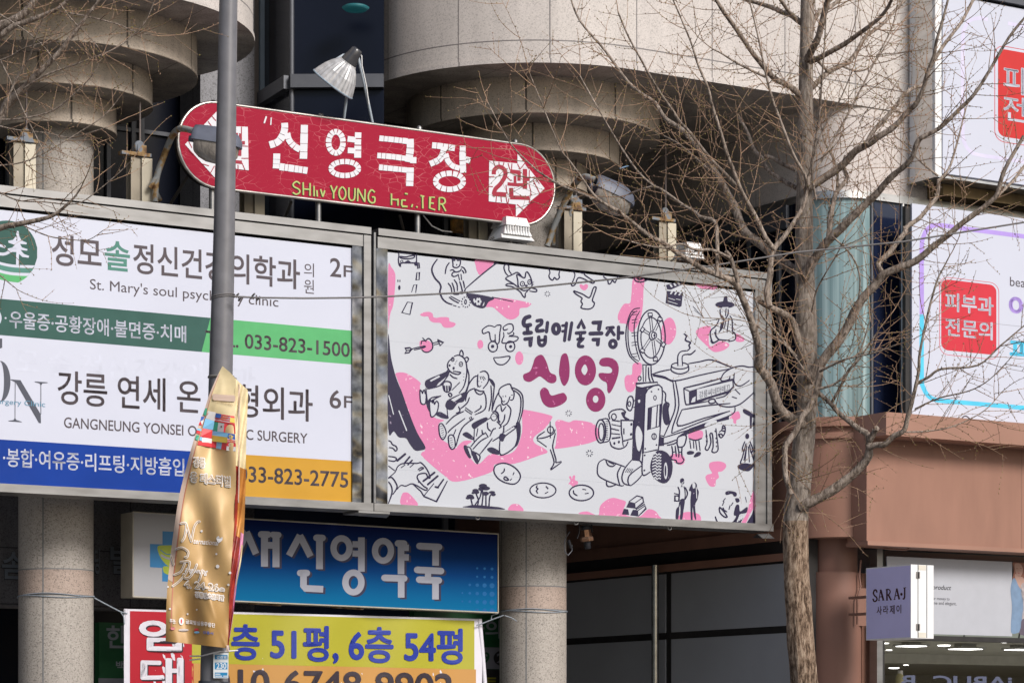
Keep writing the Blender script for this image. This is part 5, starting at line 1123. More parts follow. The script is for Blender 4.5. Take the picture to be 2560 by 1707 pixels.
flood('white box floodlight on the mural billboard under the red sign tip', 1276, 604); flood('white box floodlight on the mural billboard behind the tree branches', 1722, 648, .72)
sp = thing('copper_spotlight', 'small copper spotlight hanging under the mural billboard', 'spotlight', PW(1464, 1318, .95))
m_cop = M('copper', (.34, .19, .12), rough=.28, metal=.85, var=.25, vs=12); m_dk = M('dark_metal', (.03, .03, .035), rough=.4, metal=.5)
zz = Vector((0, 0, 1)); tip = PW(1470, 1372, .95); top = PW(1463, 1312, .95); ax = tip - top
b = MB(); b.lathe(top, ax, [(0, .05), (.01, .058), (.05, .058), (.055, .05)], m_dk, 16); b.lathe(top + ax.normalized() * .056, ax, [(0, .054), (.08, .058)], m_cop, 14, smooth=False, flute=.05); b.build('body', sp)
b = MB(); b.lathe(top + ax.normalized() * .138, ax, [(0, .075), (.02, .078), (.05, .076), (.055, .06)], m_cop, 6, smooth=False); b.build('collar', sp)
b = MB(); b.lathe(top + ax.normalized() * .195, ax, [(0, .045), (.04, .038), (.07, .04), (.085, .03)], m_dk, 14); b.build('nozzle', sp)
b = MB(); b.tube([PW(1448, 1300, .95), PW(1448, 1330, .95), PW(1443, 1345, .95)], .010, m_dk, 5); b.tube([PW(1478, 1300, .95), PW(1480, 1330, .95)], .010, m_dk, 5); b.build('yoke', sp)
b = MB(); b.tube([PW(1424, 1328, .9), PW(1412, 1348, .9), PW(1412, 1378, .9), PW(1420, 1388, .9), PW(1430, 1376, .9), PW(1430, 1362, .9)], .006, m_mull, 5); b.tube([PW(1421, 1349, .9), PW(1428, 1370, .9)], .02, m_dk, 6)
tag(b.build('cable_loop'), 'looped cable with inline plug beside the copper spotlight', 'cable')
b = MB(); b.box(uw(1137, .3), uw(1168, .3), .2, .3, PW(1150, 579, .3).z, PW(1150, 549, .3).z, M('notice_print', (.45, .22, .05), rough=.5, var=.6, vs=14)); b.box(uw(1137, .3), uw(1168, .3), .2, .302, PW(1150, 549, .3).z + .002, PW(1150, 545, .3).z + .03, M('notice_green', (.10, .16, .10), rough=.5))
tag(b.build('notice'), 'small orange and green notice sign on the ledge behind the red sign', 'notice')  # small notice sign with an orange picture
# ------------------------------------------------------------------ pharmacy sign
ph = thing('pharmacy_sign', 'blue pharmacy light box with grey Korean letters and green leaf cross', 'sign', WL(uw(780, .35), .35, 3.3))
WPH = .35
TL, TR, BR, BL = (332, 1279), (1245, 1334), (1245, 1531), (332, 1491)
Q = [PW(*p, WPH) for p in (TL, TR, BR, BL)]
m_albox = M('sign_box_cream', (.36, .33, .27), rough=.5, var=.1)
m_phw = M('shaded_white', (.31, .31, .33), rough=.35, var=.04, vs=1)  # toned down, like the letters, to carry the shade under the billboards
b = MB(); D = N * -.32
b.face([Q[0] + D, Q[0] + N * .001, Q[3] + N * .001, Q[3] + D], m_albox); b.face([Q[1] + D, Q[1], Q[2], Q[2] + D], m_albox); b.face([Q[0] + D, Q[1] + D, Q[1], Q[0]], m_albox); b.face([Q[3] + D, Q[2] + D, Q[2], Q[3]], m_albox)
for (p, q) in ((Q[0], Q[1]), (Q[1], Q[2]), (Q[2], Q[3]), (Q[3], Q[0])): b.tube([p + N * .004, q + N * .004], .011, m_albox, 4)
b.build('box', ph)
m, t, bb = newmat('blue_print'); Ln = t.links            # printed blue whose blend carries the billboard's shade: deep above, turquoise below
bb.inputs['Roughness'].default_value = .45; bb.inputs['Specular IOR Level'].default_value = .03
uvn = t.nodes.new('ShaderNodeUVMap'); uvn.uv_map = 'UVMap'; sx = t.nodes.new('ShaderNodeSeparateXYZ'); Ln.new(uvn.outputs[0], sx.inputs[0])
rr = t.nodes.new('ShaderNodeValToRGB'); e = rr.color_ramp.elements
e[0].position = 0; e[0].color = (.005, .12, .26, 1); e[1].position = 1; e[1].color = (.004, .009, .065, 1); q = e.new(.45); q.color = (.004, .045, .17, 1)
Ln.new(sx.outputs[1], rr.inputs[0]); Ln.new(rr.outputs[0], bb.inputs['Base Color'])
b = MB(); a = Art(b, lambda x, y, k: PW(x, y, WPH + k), roll=.013)
b.face(Q, m_phw)
fx = lambda x, y0, y1: (y0 + (y1 - y0) * (x - 332) / 913)
k = .0003
x0 = 560
p = [(x0, fx(x0, 1279, 1334)), TR, BR, (x0, fx(x0, 1491, 1531))]
b.face([PW(*q, WPH + k) for q in p], MATS['blue_print'], [(0, 1), (1, 1), (1, 0), (0, 0)])
m_phl, m_phs = M('letter_grey', (.28, .29, .345), rough=.45, var=.04), M('letter_shadow', (.012, .012, .045), rough=.5)
m_cb, m_lf = M('cross_blue', (.015, .16, .36), rough=.4), M('leaf_green', (.30, .36, .03), rough=.4)
a.tile(0, 1315)
a.poly([(1500, 175), (1625, 180), (1625, 48), (1850, 58), (1850, 195), (1990, 202), (1990, 440), (1850, 430), (1850, 562), (1622, 550), (1622, 415), (1500, 408)], m_cb, 1)
a.poly([(1578, 200), (1660, 190), (1760, 200), (1800, 300), (1780, 380), (1700, 400), (1640, 360), (1590, 280)], m_lf, 2, True); a.poly([(1640, 400), (1760, 410), (1800, 470), (1720, 490), (1650, 470), (1632, 440)], m_lf, 2, True); a.stroke([(1615, 290), (1680, 320), (1760, 325)], 22, m_phw, 3); a.stroke([(1605, 235), (1660, 275), (1730, 280)], 8, m_cb, 3)
# letters built from bars, each with its dark edge
def bar(q, w, rnd_=False):
    for sh, mt, l in (((22, 16), m_phs, 1), ((0, 0), m_phl, 3)):
        a.stroke([(x + sh[0], y + sh[1]) for x, y in q], w, mt, l, smooth=False, cap=rnd_)
def rg(cx, cy, rx, ry, w):
    for sh, mt, l in (((22, 16), m_phs, 1), ((0, 0), m_phl, 3)): a.ring(cx + sh[0], cy + sh[1], rx, ry, w, mt, l, 32)
a.tile(560, 1315)
bar([(150, 90), (215, 50)], 66); bar([(225, 55), (320, 275)], 66); bar([(130, 280), (225, 60)], 66); bar([(405, 80), (405, 402)], 70); bar([(520, 58), (520, 408)], 70); bar([(372, 80), (440, 82)], 66, True); bar([(405, 188), (520, 190)], 66); bar([(488, 82), (545, 86)], 60, True)
bar([(650, 292), (760, 88)], 66); bar([(758, 90), (865, 300)], 66); bar([(955, 85), (955, 428)], 68); bar([(925, 114), (985, 116)], 66, True); bar([(795, 435), (795, 600), (820, 622)], 66); bar([(762, 466), (828, 466)], 66, True); bar([(800, 618), (992, 628)], 66)
rg(1175, 217, 80, 98, 62); bar([(1374, 110), (1374, 452)], 66); bar([(1285, 178), (1350, 180)], 62); bar([(1285, 270), (1350, 272)], 60); rg(1294, 560, 80, 98, 64)
rg(1590, 244, 80, 98, 62); bar([(1770, 140), (1770, 478)], 66); bar([(1740, 170), (1800, 172)], 66, True); bar([(1790, 212), (1848, 214)], 64); bar([(1790, 308), (1848, 310)], 64); bar([(1605, 514), (1802, 520)], 66, True); bar([(1772, 492), (1772, 712)], 66)
bar([(1955, 196), (2150, 206)], 66, True); bar([(2116, 180), (2116, 392)], 66); bar([(1932, 434), (2170, 446)], 66, True); bar([(2040, 440), (2040, 540)], 62); bar([(1952, 532), (2148, 540)], 66, True); bar([(2115, 520), (2115, 730)], 66)
m_bd = M('print_dot', (.010, .10, .27), rough=.45, spec=.15)
a.tile(1000, 1315)
for i in range(6):
    for j in range(6):
        r = 5 + 4.2 * min(i, 5) * (1 if j > 1 else .45) if i + j > 3 or i > 2 else 0
        if r > 6 and (j < 5 or i > 2): a.ell(550 + 74 * i, 410 + 84 * j + 3 * i, min(r, 31), min(r, 31), m_bd, 1, 12)
b.build('sign_face', ph)
for x in (662, 868): b = MB(); b.tube([PW(x - 40, 1506 + (x - 662) * .045, .2), PW(x + 40, 1511 + (x - 662) * .045, .2)], .016, rusty('bracket_rust', (.3, .25, .2), .55), 6); b.build('bracket', ph)
# ------------------------------------------------------------------ rental banner and its ropes
rb = thing('rental_banner', 'yellow, orange and red cloth banner with blue floor areas and phone number', 'banner', WL(uw(740, .2), .2, 2))
WR = .22
def rl(x, y, k=0): return PW(x, y, WR + k + .022 * math.sin(x / 37 + y / 90) + .015 * math.sin(x / 90 - 1))
b = MB(); a = Art(b, lambda x, y, k: rl(x, y, k * 2 + .004), roll=.0)
m_by, m_bo, m_br = M('cloth_yellow', (.36, .335, .02), rough=.55, var=.05, vs=1.4), M('cloth_orange', (.47, .235, .055), rough=.55, var=.05, vs=1.4), M('cloth_red', (.40, .022, .035), rough=.55, spec=.12, var=.06, vs=1.4)
m_bw, m_bk, m_bb = M('cloth_white', (.62, .60, .66), rough=.6, var=.05), M('cloth_black', (.03, .02, .03), rough=.6), M('cloth_blue', (.010, .028, .27), rough=.55, var=.05)
yt = lambda x: 1521 + (x - 310) * .0282
ym = lambda x: 1657 + (x - 480) * .0215
def strip(xs, f0, f1, mt, lay=0):
    k = .0008 * lay
    rows = [[rl(x, f0(x) + (f1(x) - f0(x)) * j / 8, k) for x in xs] for j in range(9)]
    b.grid(rows, mt, True)
XS = lambda x0, x1: [x0 + (x1 - x0) * j / 40 for j in range(41)]
YB = 1792
strip(XS(310, 1205), yt, lambda x: YB, m_bw, 0)
strip(XS(325, 484), lambda x: yt(x) + 5, lambda x: YB, m_br, 2); strip(XS(480, 1186), lambda x: yt(x) + 5, ym, m_by, 3); strip(XS(480, 1190), ym, lambda x: YB, m_bo, 2)
a.tile(0, 1315); a.o = (0, 1315, .25)
fz = lambda xl, xr, yt_, yb_: (lambda u, v: (xl + u * (xr - xl), yb_ + (yt_ - yb_) * v + (u * (xr - xl)) * .02))
a.o = (0, 0, 1.)
for t_, xl, xr, y0, y1 in (('임', 350, 452, 1548, 1622), ('대', 354, 456, 1644, 1712)):
    a.text(t_, 0, 0, 0, 0, m_bk, .02, 3, bold=2.8, fn=fz(xl + 3, xr + 3, y0 + 3, y1 + 3)); a.text(t_, 0, 0, 0, 0, m_bw, .02, 4, bold=2.8, fn=fz(xl, xr, y0, y1))
a.text('5층 51평, 6층 54평', 0, 0, 0, 0, m_bb, .02, 4, bold=2.3, fn=fz(540, 1155, 1560, 1650))
a.text('010-6748-9902', 0, 0, 0, 0, m_bk, .02, 4, bold=2.0, fn=fz(530, 1132, 1672, 1734))
b.build('cloth', rb)
b = MB(); b.tube([rl(1198, 1547, -.01), PW(1206, 1640, WR - .01), PW(1218, YB, WR - .01)], .03, m_bw, 8); b.tube([rl(314, 1522, -.01), PW(317, 1640, WR - .01), PW(320, YB, WR - .01)], .025, m_bw, 8); b.build('hem', rb)
m_rope = M('twine', (.24, .27, .31), rough=.8, var=.3, vs=60)
for cu, zz_, ends, lab in ((UL, 3.13, [(236, 1494, .3), (262, 1508, .28), (300, 1528, .25), (318, 1533, .25)], 'thin rope tied around the left column, holding the rental banner'), (0, 3.12, [(1260, 1537, .42), (1235, 1546, .35), (1200, 1560, .25), (1192, 1562, .25)], 'thin rope tied around the right column beside the rental banner')):
    b = MB()
    for dz in (0, .02):
        b.tube([WL(cu + .408 * math.cos(2 * math.pi * j / 48), .408 * math.sin(2 * math.pi * j / 48), zz_ + dz + .012 * math.sin(j * .35 + dz * 90)) for j in range(49)], .0055, m_rope, 5, caps=False)
    b.tube([PW(*e) for e in ends], .008, m_rope, 5)
    if cu == 0: b.tube([PW(1262, 1538, .42), PW(1278, 1543, .44), PW(1292, 1552, .45)], .006, m_rope, 5); b.tube([PW(1245, 1532, .3), PW(1229, 1538, .3), PW(1228, 1548, .3)], .006, m_rope, 5)
    else: b.tube([PW(302, 1530, .25), PW(309, 1540, .25), PW(311, 1560, .25)], .007, m_rope, 5)
    tag(b.build('rope'), lab, 'rope', 'ropes holding the rental banner')
# ------------------------------------------------------------------ dark green signs behind the banner
m_dg = M('sign_green', (.010, .085, .028), rough=.45, var=.08); m_dgl = M('sign_letter', (.26, .27, .30), rough=.5); m_lt = M('sign_strip', (.22, .22, .25), rough=.5); m_yl = M('sign_yellow', (.30, .27, .02), rough=.5)
g1 = thing('green_sign', 'dark green clinic sign in shadow between left column and rental banner', 'sign', WL(uw(290, -1), -1, 2))
b = MB(); a = Art(b, lambda x, y, k: PW(x, y, -.97 + k)); b.box(uw(246, -1), uw(600, -1), -1.1, -.97, .6, PW(300, 1556, -.97).z, m_dg)
a.text('한의원', 266, 420, 1562, 1620, m_dgl, .02); a.text('백', 290, 311, 1651, 1674, m_dgl, .02); a.rect(246, 600, 1694, 1760, m_lt, 1); b.build('sign_face', g1)
g2 = thing('green_sign', 'green clinic sign with pale letters between rental banner and right column', 'sign', WL(uw(1150, -.6), -.6, 2))
b = MB(); a = Art(b, lambda x, y, k: PW(x, y, -.57 + k)); b.box(uw(1033, -.6), uw(1310, -.6), -.7, -.57, .6, PW(1200, 1524, -.57).z, m_dg)
a.text('치과의원', 1120, 1300, 1546, 1592, m_dgl, .02); a.rect(1034, 1305, 1613, 1668, m_lt, 1); a.rect(1034, 1305, 1669, 1780, m_frame, 1); a.text('9', 1208, 1224, 1629, 1656, m_dg, .03, 3); a.ell(1252, 1644, 18, 18, m_frame, 2); a.text('2', 1242, 1262, 1632, 1656, m_lt, .02, 4); a.text('트', 1212, 1244, 1692, 1720, m_yl, .06, 3); b.build('sign_face', g2)

# ------------------------------------------------------------------ white clinic signs on the right
m_pan = M('panel_white', (.53, .55, .64), rough=.4, var=.02, vs=.6); m_pur, m_cy, m_rd = M('ink_lilac', (.40, .28, .68), rough=.4), M('ink_cyan', (.08, .52, .75), rough=.4), M('ink_red', (.55, .026, .045), rough=.4, var=.04); m_lil = M('ink_faint_lilac', (.60, .57, .74), rough=.4); m_red2 = M('ink_bright_red', (.52, .022, .02), rough=.4, var=.04)
WS_ = 2.52
lw = thing('clinic_sign', 'white clinic panel with purple and blue border and square red stamp, lower one', 'sign', WL(uw(2400, WS_), WS_, 5.5))
b = MB(); zt1_ = PW(2267, 507, WS_).z; zb1 = zft + .004
b.box(uw(2268, WS_), uw(2940, WS_), WS_ - .09, WS_ - .03, zb1, zt1_ - .03, m_frame); b.build('backing', lw)
UE = uw(2935, WS_)
b = MB(); b.box(uw(2280, WS_), UE, WS_ - .028, WS_, zb1 + .002, zt1_, m_pan)
a = Art(b, lambda x, y, k: PW(x, y, WS_ + k)); sl = lambda x, y0, x0: y0 + (HY - y0) / (VPX - x0) * (x - x0)
a.stroke([(2304.5, 786), (2304.5, 625), (2308, 595), (2320, 572), (2345, 563), (2420, sl(2420, 563, 2345)), (2600, sl(2600, 563, 2345)), (2860, sl(2860, 563, 2345)), (2885, sl(2885, 570, 2345)), (2905, 660), (2906, 820)], 11, m_pur, 1, cap=False)
a.stroke([(2304.5, 786), (2304.5, 940), (2309, 970), (2324, 992), (2350, 1001), (2420, sl(2420, 1001, 2350)), (2600, sl(2600, 1001, 2350)), (2860, sl(2860, 1001, 2350)), (2885, sl(2885, 996, 2350)), (2905, 985), (2906, 820)], 11, m_cy, 1, cap=False)
a.rrect(2349, 2497, 691, 885, 22, m_rd, 1, outline=1.3); a.rrect(2353, 2491, 697, 874, 17, m_rd, 1)
a.text('피부과', 2364, 2483, 731, 776, m_pan, .02, 3, bold=1.); a.text('전문의', 2364, 2481, 794, 838, m_pan, .02, 3, bold=1.)
a.text('beauty', 2525, 2600, 692, 722, c_ink, 0, 2); a.text('아', 2524, 2582, 738, 792, m_pur, .02, 2, bold=2.2); a.text('피', 2526, 2580, 847, 899, m_cy, .02, 2, bold=2.2); a.stroke([(2404, 1047), (2409, 1041), (2416, 1040), (2424, 1046)], 3, c_ink, 2)
a.stroke([(2282, 787), (2600, sl(2600, 787, 2282))], .8, m_lt, 1, smooth=False, cap=False)
b.build('panel', lw)
WU_ = 2.62
up_ = thing('clinic_sign', 'white clinic panel with faint lilac border and tall red stamp, upper one', 'sign', WL(uw(2450, WU_), WU_, 8.7))
zb2 = PW(2357, 433, WU_).z; zt2 = PW(2434, 0, WU_).z
b = MB(); b.box(uw(2357, WU_) + .001, uw(2960, WU_), 2.14, WU_, zb2, zt2, m_pan)
a = Art(b, lambda x, y, k: PW(x, y, WU_ + k))
a.stroke([(2470, sl(2470, 46, 2450)), (2450, 46), (2425, 52), (2410, 75), (2407, 110), (2407, 300), (2409, 350), (2425, 378), (2450, 388), (2520, sl(2520, 388, 2450)), (2860, sl(2860, 388, 2450)), (2900, 400), (2915, 330), (2916, 180), (2900, 130), (2860, sl(2860, 46, 2450)), (2700, sl(2700, 46, 2450)), (2520, sl(2520, 46, 2450))], 9, m_lil, 1, cap=False)
a.rrect(2487, 2720, 112, 352, 24, m_red2, 1, outline=1.6); a.rrect(2495, 2712, 121, 340, 18, m_red2, 1)
a.text('피부과', 2509, 2690, 163, 230, m_pan, .02, 3, bold=1.); a.text('전문의', 2509, 2690, 238, 300, m_pan, .02, 3, bold=1.)
b.build('panel', up_)
b = MB(); ue = uw(2325, 2.3)
b.box(uw(2357, WU_) - .10, uw(2357, WU_), 2.13, WU_ - .02, zb2 - .03, zt2 + .03, m_white); b.box(uw(2357, WU_) - .115, uw(2357, WU_) - .101, 2.25, WU_ - .06, zb2 - .03, zt2 + .03, m_trim)
b.box(uw(2357, WU_) - .12, uw(2962, WU_), 2.13, WU_ + .02, zb2 - .06, zb2 - .031, m_trim); b.box(uw(2357, WU_) - .1, uw(2962, WU_), 2.13, WU_ + .05, zt2 + .031, zt2 + .5, m_mull); b.build('frame', up_)
b = MB(); b.box(uw(2330, 2.2), UR, 2.115, 2.4, 8.15, zb2 - .065, M('ochre_granite_shaded', (.16, .11, .05), rough=.8, var=.4, vs=3)); b.build('ledge', bld)  # brown-ochre granite wall, its shade put into the colour
# ------------------------------------------------------------------ lilac projecting sign
pi = PW(2165, 1500, 2.40); us = ucoord(pi)
lo, hi = 2.4, 4.5
for _ in range(40):
    mid = (lo + hi) / 2; P = WL(us, mid, 3); x = CX + F * P.x / P.y
    if x < 2277: lo = mid
    else: hi = mid
wo = lo; ue_ = uw(2334, wo)
zA, zB = PW(2277, 1410, wo).z, PW(2277, 1594, wo).z
pj = thing('projecting_sign', 'lilac box sign with dark red lettering and white hinged edge, beside the pillar', 'sign', WL(us, 2.4, zB))
m_lilac = M('lilac_panel', (.58, .56, .88), rough=.4, var=.05, vs=2); m_maroon = M('maroon_ink', (.05, .008, .015), rough=.5)
b = MB(); b.box(us + .001, ue_, 2.4, wo, zB, zA, m_white); b.build('box', pj)
b = MB(); a = Art(b, lambda x, y, k: PU(x, y, us - .001 - k))
b.face([WL(us - .001, w, z) for w, z in ((2.41, zB + .012), (wo - .005, zB + .012), (wo - .005, zA - .012), (2.41, zA - .012))], m_lilac)
a.tile(1972, 1315)
SL = lambda u, v, x0, x1, yt_, yb_: (x0 + u * (x1 - x0), yb_ - .055 * u * (x1 - x0) + (yt_ - yb_) * v)
def serif(strokes):
    for q, w in strokes: a.stroke(q, w * 1.45 + 1, m_maroon, 2, cap=False)
serif([([(882, 660), (872, 636), (855, 640), (846, 668), (858, 692), (874, 706), (882, 728), (868, 748), (850, 746), (842, 722)], 9), ([(918, 636), (900, 740)], 5), ([(918, 632), (946, 738)], 11), ([(906, 705), (936, 702)], 5), ([(893, 741), (910, 740)], 4), ([(934, 738), (955, 736)], 4),
       ([(981, 632), (981, 736)], 10), ([(970, 632), (1000, 630), (1014, 652), (1000, 680), (984, 684)], 7), ([(996, 684), (1022, 736)], 10), ([(972, 738), (992, 736)], 4), ([(1014, 736), (1032, 733)], 4), ([(1078, 622), (1056, 730)], 5), ([(1078, 620), (1104, 726)], 11), ([(1064, 692), (1094, 690)], 5), ([(1048, 731), (1066, 729)], 4), ([(1093, 727), (1113, 724)], 4),
       ([(1158, 614), (1158, 700), (1150, 724), (1140, 720)], 9), ([(1144, 615), (1172, 611)], 4)])
a.ell(1126, 678, 12, 15, m_maroon, 2, 10)
for ch, x0, x1, y0, y1 in (('사', 878, 930, 798, 884), ('라', 944, 994, 792, 876), ('제', 1008, 1058, 788, 878), ('이', 1076, 1124, 784, 870)):
    o = a.o; a.o = (0, 0, 1.)
    a.text(ch, 0, 0, 0, 0, m_maroon, .015, 2, fn=lambda u, v, x0=x0, x1=x1, y0=y0, y1=y1: (1972 + (x0 + u * (x1 - x0)) / 4, 1315 + (y1 - .05 * u * (x1 - x0) + (y0 - y1) * v) / 4)); a.o = o
b.build('lettered_face', pj)
def onend(x0, x1, y0, y1): return uw(x0, wo), uw(x1, wo), PW(2300, y1, wo).z, PW(2300, y0, wo).z
b = MB()
for x in (2294, 2316): q = onend(x, x + 1.6, 1411, 1593); b.box(q[0], q[1], wo, wo + .002, q[2], q[3], m_mull)
for y0, y1 in ((1412, 1424), (1580, 1593)): q = onend(2296, 2315, y0, y1); b.box(q[0], q[1], wo, wo + .003, q[2], q[3], M('cream_block', (.62, .58, .50), rough=.5))
b.build('edge_panel', pj)
for y in (1437, 1567): 
    q = onend(2290, 2299, y - 8, y + 8); b = MB(); b.box(q[0], q[1], wo + .002, wo + .008, q[2], q[3], M('hinge_metal', (.25, .23, .22), rough=.5, metal=.6)); b.tube([WL((q[0] + q[1]) / 2, wo + .010, q[2]), WL((q[0] + q[1]) / 2, wo + .010, q[3])], .008, m_dk, 6); b.build('hinge', pj)
for zz__ in (zA - .35, zB + .30): b = MB(); b.box(us + .02, us + .10, 2.05, 2.4, zz__, zz__ + .03, m_brownp); b.build('bracket', pj)
# ------------------------------------------------------------------ shop window poster
po = thing('window_poster', 'pale grey poster with script writing and woman in blue cardigan, in shop window', 'poster', WL(uw(2400, WG + .03), WG + .03, 2.9))
b = MB(); WPO = WG + .03; zp1 = PW(2206, 1389, WPO).z; zp0 = zw(2400, 1588, WPO) + .01
b.box(uj1 + .06, UR - 14.2, WPO - .02, WPO, zp0, zp1, M('poster_grey', (.40, .41, .45), rough=.5, var=.03)); a = Art(b, lambda x, y, k: PW(x, y, WPO + k))
m_ptx = M('poster_ink', (.03, .03, .035), rough=.6)
a.text('product', 2331, 2379, 1462, 1479, m_ptx, .012, 2, fn=lambda u, v: (2331 + u * 45 + v * 3, 1476 + u * 2 - v * 15)); a.text('value for money to', 2310, 2374, 1490, 1500, m_ptx, 0, 2); a.text('feminine and elegant,', 2312, 2391, 1501, 1512, m_ptx, 0, 2)
a.tile(1972, 1315)
msk, mha, mcd, msk2, mtp = M('print_skin', (.42, .26, .21), rough=.5), M('print_hair', (.22, .09, .06), rough=.5, var=.2, vs=20), M('print_denim', (.16, .24, .36), rough=.5, var=.12, vs=10), M('print_skirt', (.10, .08, .11), rough=.5), M('print_stripe', (.33, .29, .29), rough=.5, var=.2, vs=30)
a.poly([(2240, 365), (2300, 362), (2352, 368), (2372, 420), (2370, 540), (2330, 580), (2270, 560), (2235, 540), (2250, 450)], mha, 1, True); a.poly([(2262, 375), (2310, 370), (2340, 420), (2335, 470), (2310, 505), (2280, 480), (2262, 430)], msk, 2, True); a.poly([(2260, 480), (2320, 500), (2352, 520), (2400, 560), (2400, 660), (2330, 650), (2290, 600)], msk, 2, True)
a.poly([(2235, 540), (2262, 520), (2300, 600), (2340, 660), (2345, 800), (2335, 930), (2320, 1030), (2300, 1060), (2230, 1068), (2222, 980), (2232, 800), (2218, 640)], mcd, 3, True); a.poly([(2320, 590), (2400, 600), (2420, 930), (2335, 930), (2345, 800)], mtp, 3, True); a.poly([(2335, 930), (2420, 925), (2430, 1080), (2310, 1078), (2320, 1010)], msk2, 4, True); a.stroke([(2275, 420), (2290, 424)], 6, mha, 4); a.stroke([(2312, 418), (2328, 422)], 6, mha, 4); a.stroke([(2290, 465), (2308, 468)], 7, M('print_lip', (.35, .06, .06)), 4)
b.build('sheet', po)
# mirrored letters stuck on the shop glass
b = MB(); a = Art(b, lambda x, y, k: PW(x, y, WG - .045 + k)); a.text('iABUC  B', 2252, 2530, 1686, 1716, M('decal_blue', (.07, .08, .13), rough=.5), .04, 1, flip=True)
tag(b.build('glass_lettering'), 'faint blue mirrored letters low on the shop glass', 'lettering')
# ------------------------------------------------------------------ lamps inside the shop
m_led = M('led_disc', (1.0, .98, .94), emit=4.0); m_rim = M('lamp_rim', (.6, .6, .58))
zl = zc - .004
dl0 = None
T_ = lambda x, y: (1972 + x / 4, 1315 + y / 4)
DN = ((968, 1168, 24), (1002, 1236, 45), (1510, 1137, 72), (1553, 1189, 90), (1125, 1348, 62), (1172, 1385, 38), (1052, 1414, 75), (1670, 1335, 65), (1692, 1358, 62), (2162, 1157, 72), (2190, 1219, 60), (2085, 1320, 85), (2230, 1342, 80))
DL = ('at the window edge behind the projecting sign', 'just inside the left end of the shop window', 'right of the projecting sign, upper of a close pair', 'right of the projecting sign, lower of a close pair', 'deep in the shop at left, above a smaller one', 'deep in the shop at left, the smallest one', 'deepest at left, above the yellow spotlight', 'mid shop, upper of the two in the middle', 'mid shop, lower of the two in the middle', 'right side near the window, topmost there', 'right side by the right hanging lamp', 'right side deep in the shop', 'right side deepest, at the frame edge')
b = MB(); b.lathe((0, 0, -.15), (0, 0, 1), [(0, .3), (.02, .62), (.06, .86), (.10, .97), (.15, 1.0)], m_led, 24); dme = b.build('recessed_lamp'); first = True
for (x, y, hw), lab in zip(DN, DL):
    p = PZ(*T_(x, y), zl); r = max(.045, .72 * hw / 4 * p.y / F)
    o = dme if first else dme.copy()
    if not first: COL.objects.link(o)
    first = False; o.location = p; o.scale = (r, r, r)
    tag(o, 'round white ceiling lamp ' + lab, 'ceiling lamp', 'round lamps in the shop ceiling')
m_hl = M('hanging_lamp_body', (.45, .48, .48), rough=.4)
for i, (x0, x1, y0, y1, st, lab) in enumerate(((1120, 1330, 1215, 1190, 1180, 'flat hanging lamp partly behind the projecting sign'), (1642, 1888, 1244, 1212, 1680, 'flat hanging lamp in the middle of the shop window'), (2206, 2420, 1250, 1222, 2240, 'flat hanging lamp at the right edge of the shop window'))):
    A = PW(*T_(x0, y0), .5); B_ = PW(*T_(x1, y1 + 22), .5); dz = Vector((0, 0, 1))
    B_.z = A.z
    t = thing('hanging_lamp', lab, 'lamp', (A + B_) / 2, 'flat lamps hanging in the shop')
    b = MB(); c = (A + B_) / 2; b.obox(c + dz * .04, (B_ - A) / 2, N * .16, dz * .012, m_hl); b.obox(c + dz * .075, (B_ - A) / 2 * .6, N * .07, dz * .022, m_hl); b.build('body', t)
    b = MB(); b.obox(c + dz * .024, (B_ - A) / 2 * .85, N * .13, dz * .003, m_led); b.build('diffuser', t)
    b = MB(); s_ = PW(*T_(st, 1240), .5); 
    for f_ in (.12, .8): q = A + (B_ - A) * f_; b.tube([q + dz * .09, Vector((q.x, q.y, zc))], .018, m_hl, 8)
    b.build('stem', t)
    b = MB(); q = A + (B_ - A) * .35; b.tube([q + dz * .09, q + dz * .16 + (B_ - A) * .08, q + (B_ - A) * .15 + dz * .3], .01, m_dk, 5); b.build('cord', t)
t = thing('track_spotlight', 'small white and yellow spotlight low in the shop window, left', 'spotlight', PW(*T_(1115, 1560), .8))
b = MB(); p = PW(*T_(1115, 1440), .8); b.tube([p, p - Vector((0, 0, .06))], .035, m_white, 10); b.build('mount', t)
b = MB(); b.lathe(PW(*T_(1110, 1475), .8), PW(*T_(1100, 1560), .8) - PW(*T_(1110, 1475), .8) + N * .02, [(0, .03), (.03, .05), (.06, .055), (.16, .06), (.17, .03)], M('spot_yellow', (.45, .42, .22), rough=.5), 16); b.build('head', t)
b = MB(); b.tube([PW(*T_(1120, 1470), .8), PW(*T_(1140, 1500), .8), PW(*T_(1150, 1550), .8)], .012, m_white, 6); b.build('arm', t)
# ------------------------------------------------------------------ street pole, its wire, plate and festival banner
DP = 21.5
m_pole = M('pole_paint', (.15, .148, .16), rough=.38, spec=.45, var=.12, vs=9)
top = PD(571, -120, DP); base = PD(528, 1850, DP); base.z = 0
sp_ = thing('street_pole', 'tall dark grey tapered street pole in front of the clinic billboard', 'pole', base)
b = MB()
pr = [(571.5, -120, 22.3), (571, 0, 22.8), (566, 300, 24.6), (560, 600, 27), (552.5, 910, 29.6), (543, 1290, 32.0), (535.5, 1690, 35)]
b.tube([PD(x, y, DP) for x, y, r in pr] + [base], [r * DP / F for x, y, r in pr] + [36 * DP / F], m_pole, 32); b.build('shaft', sp_)
b = MB(); b.tube([PD(535.2, 1702, DP), PD(533, 1760, DP)], 39 * DP / F, M('pole_collar', (.07, .075, .09), rough=.4, metal=.3), 32); b.build('collar', sp_)
b = MB()
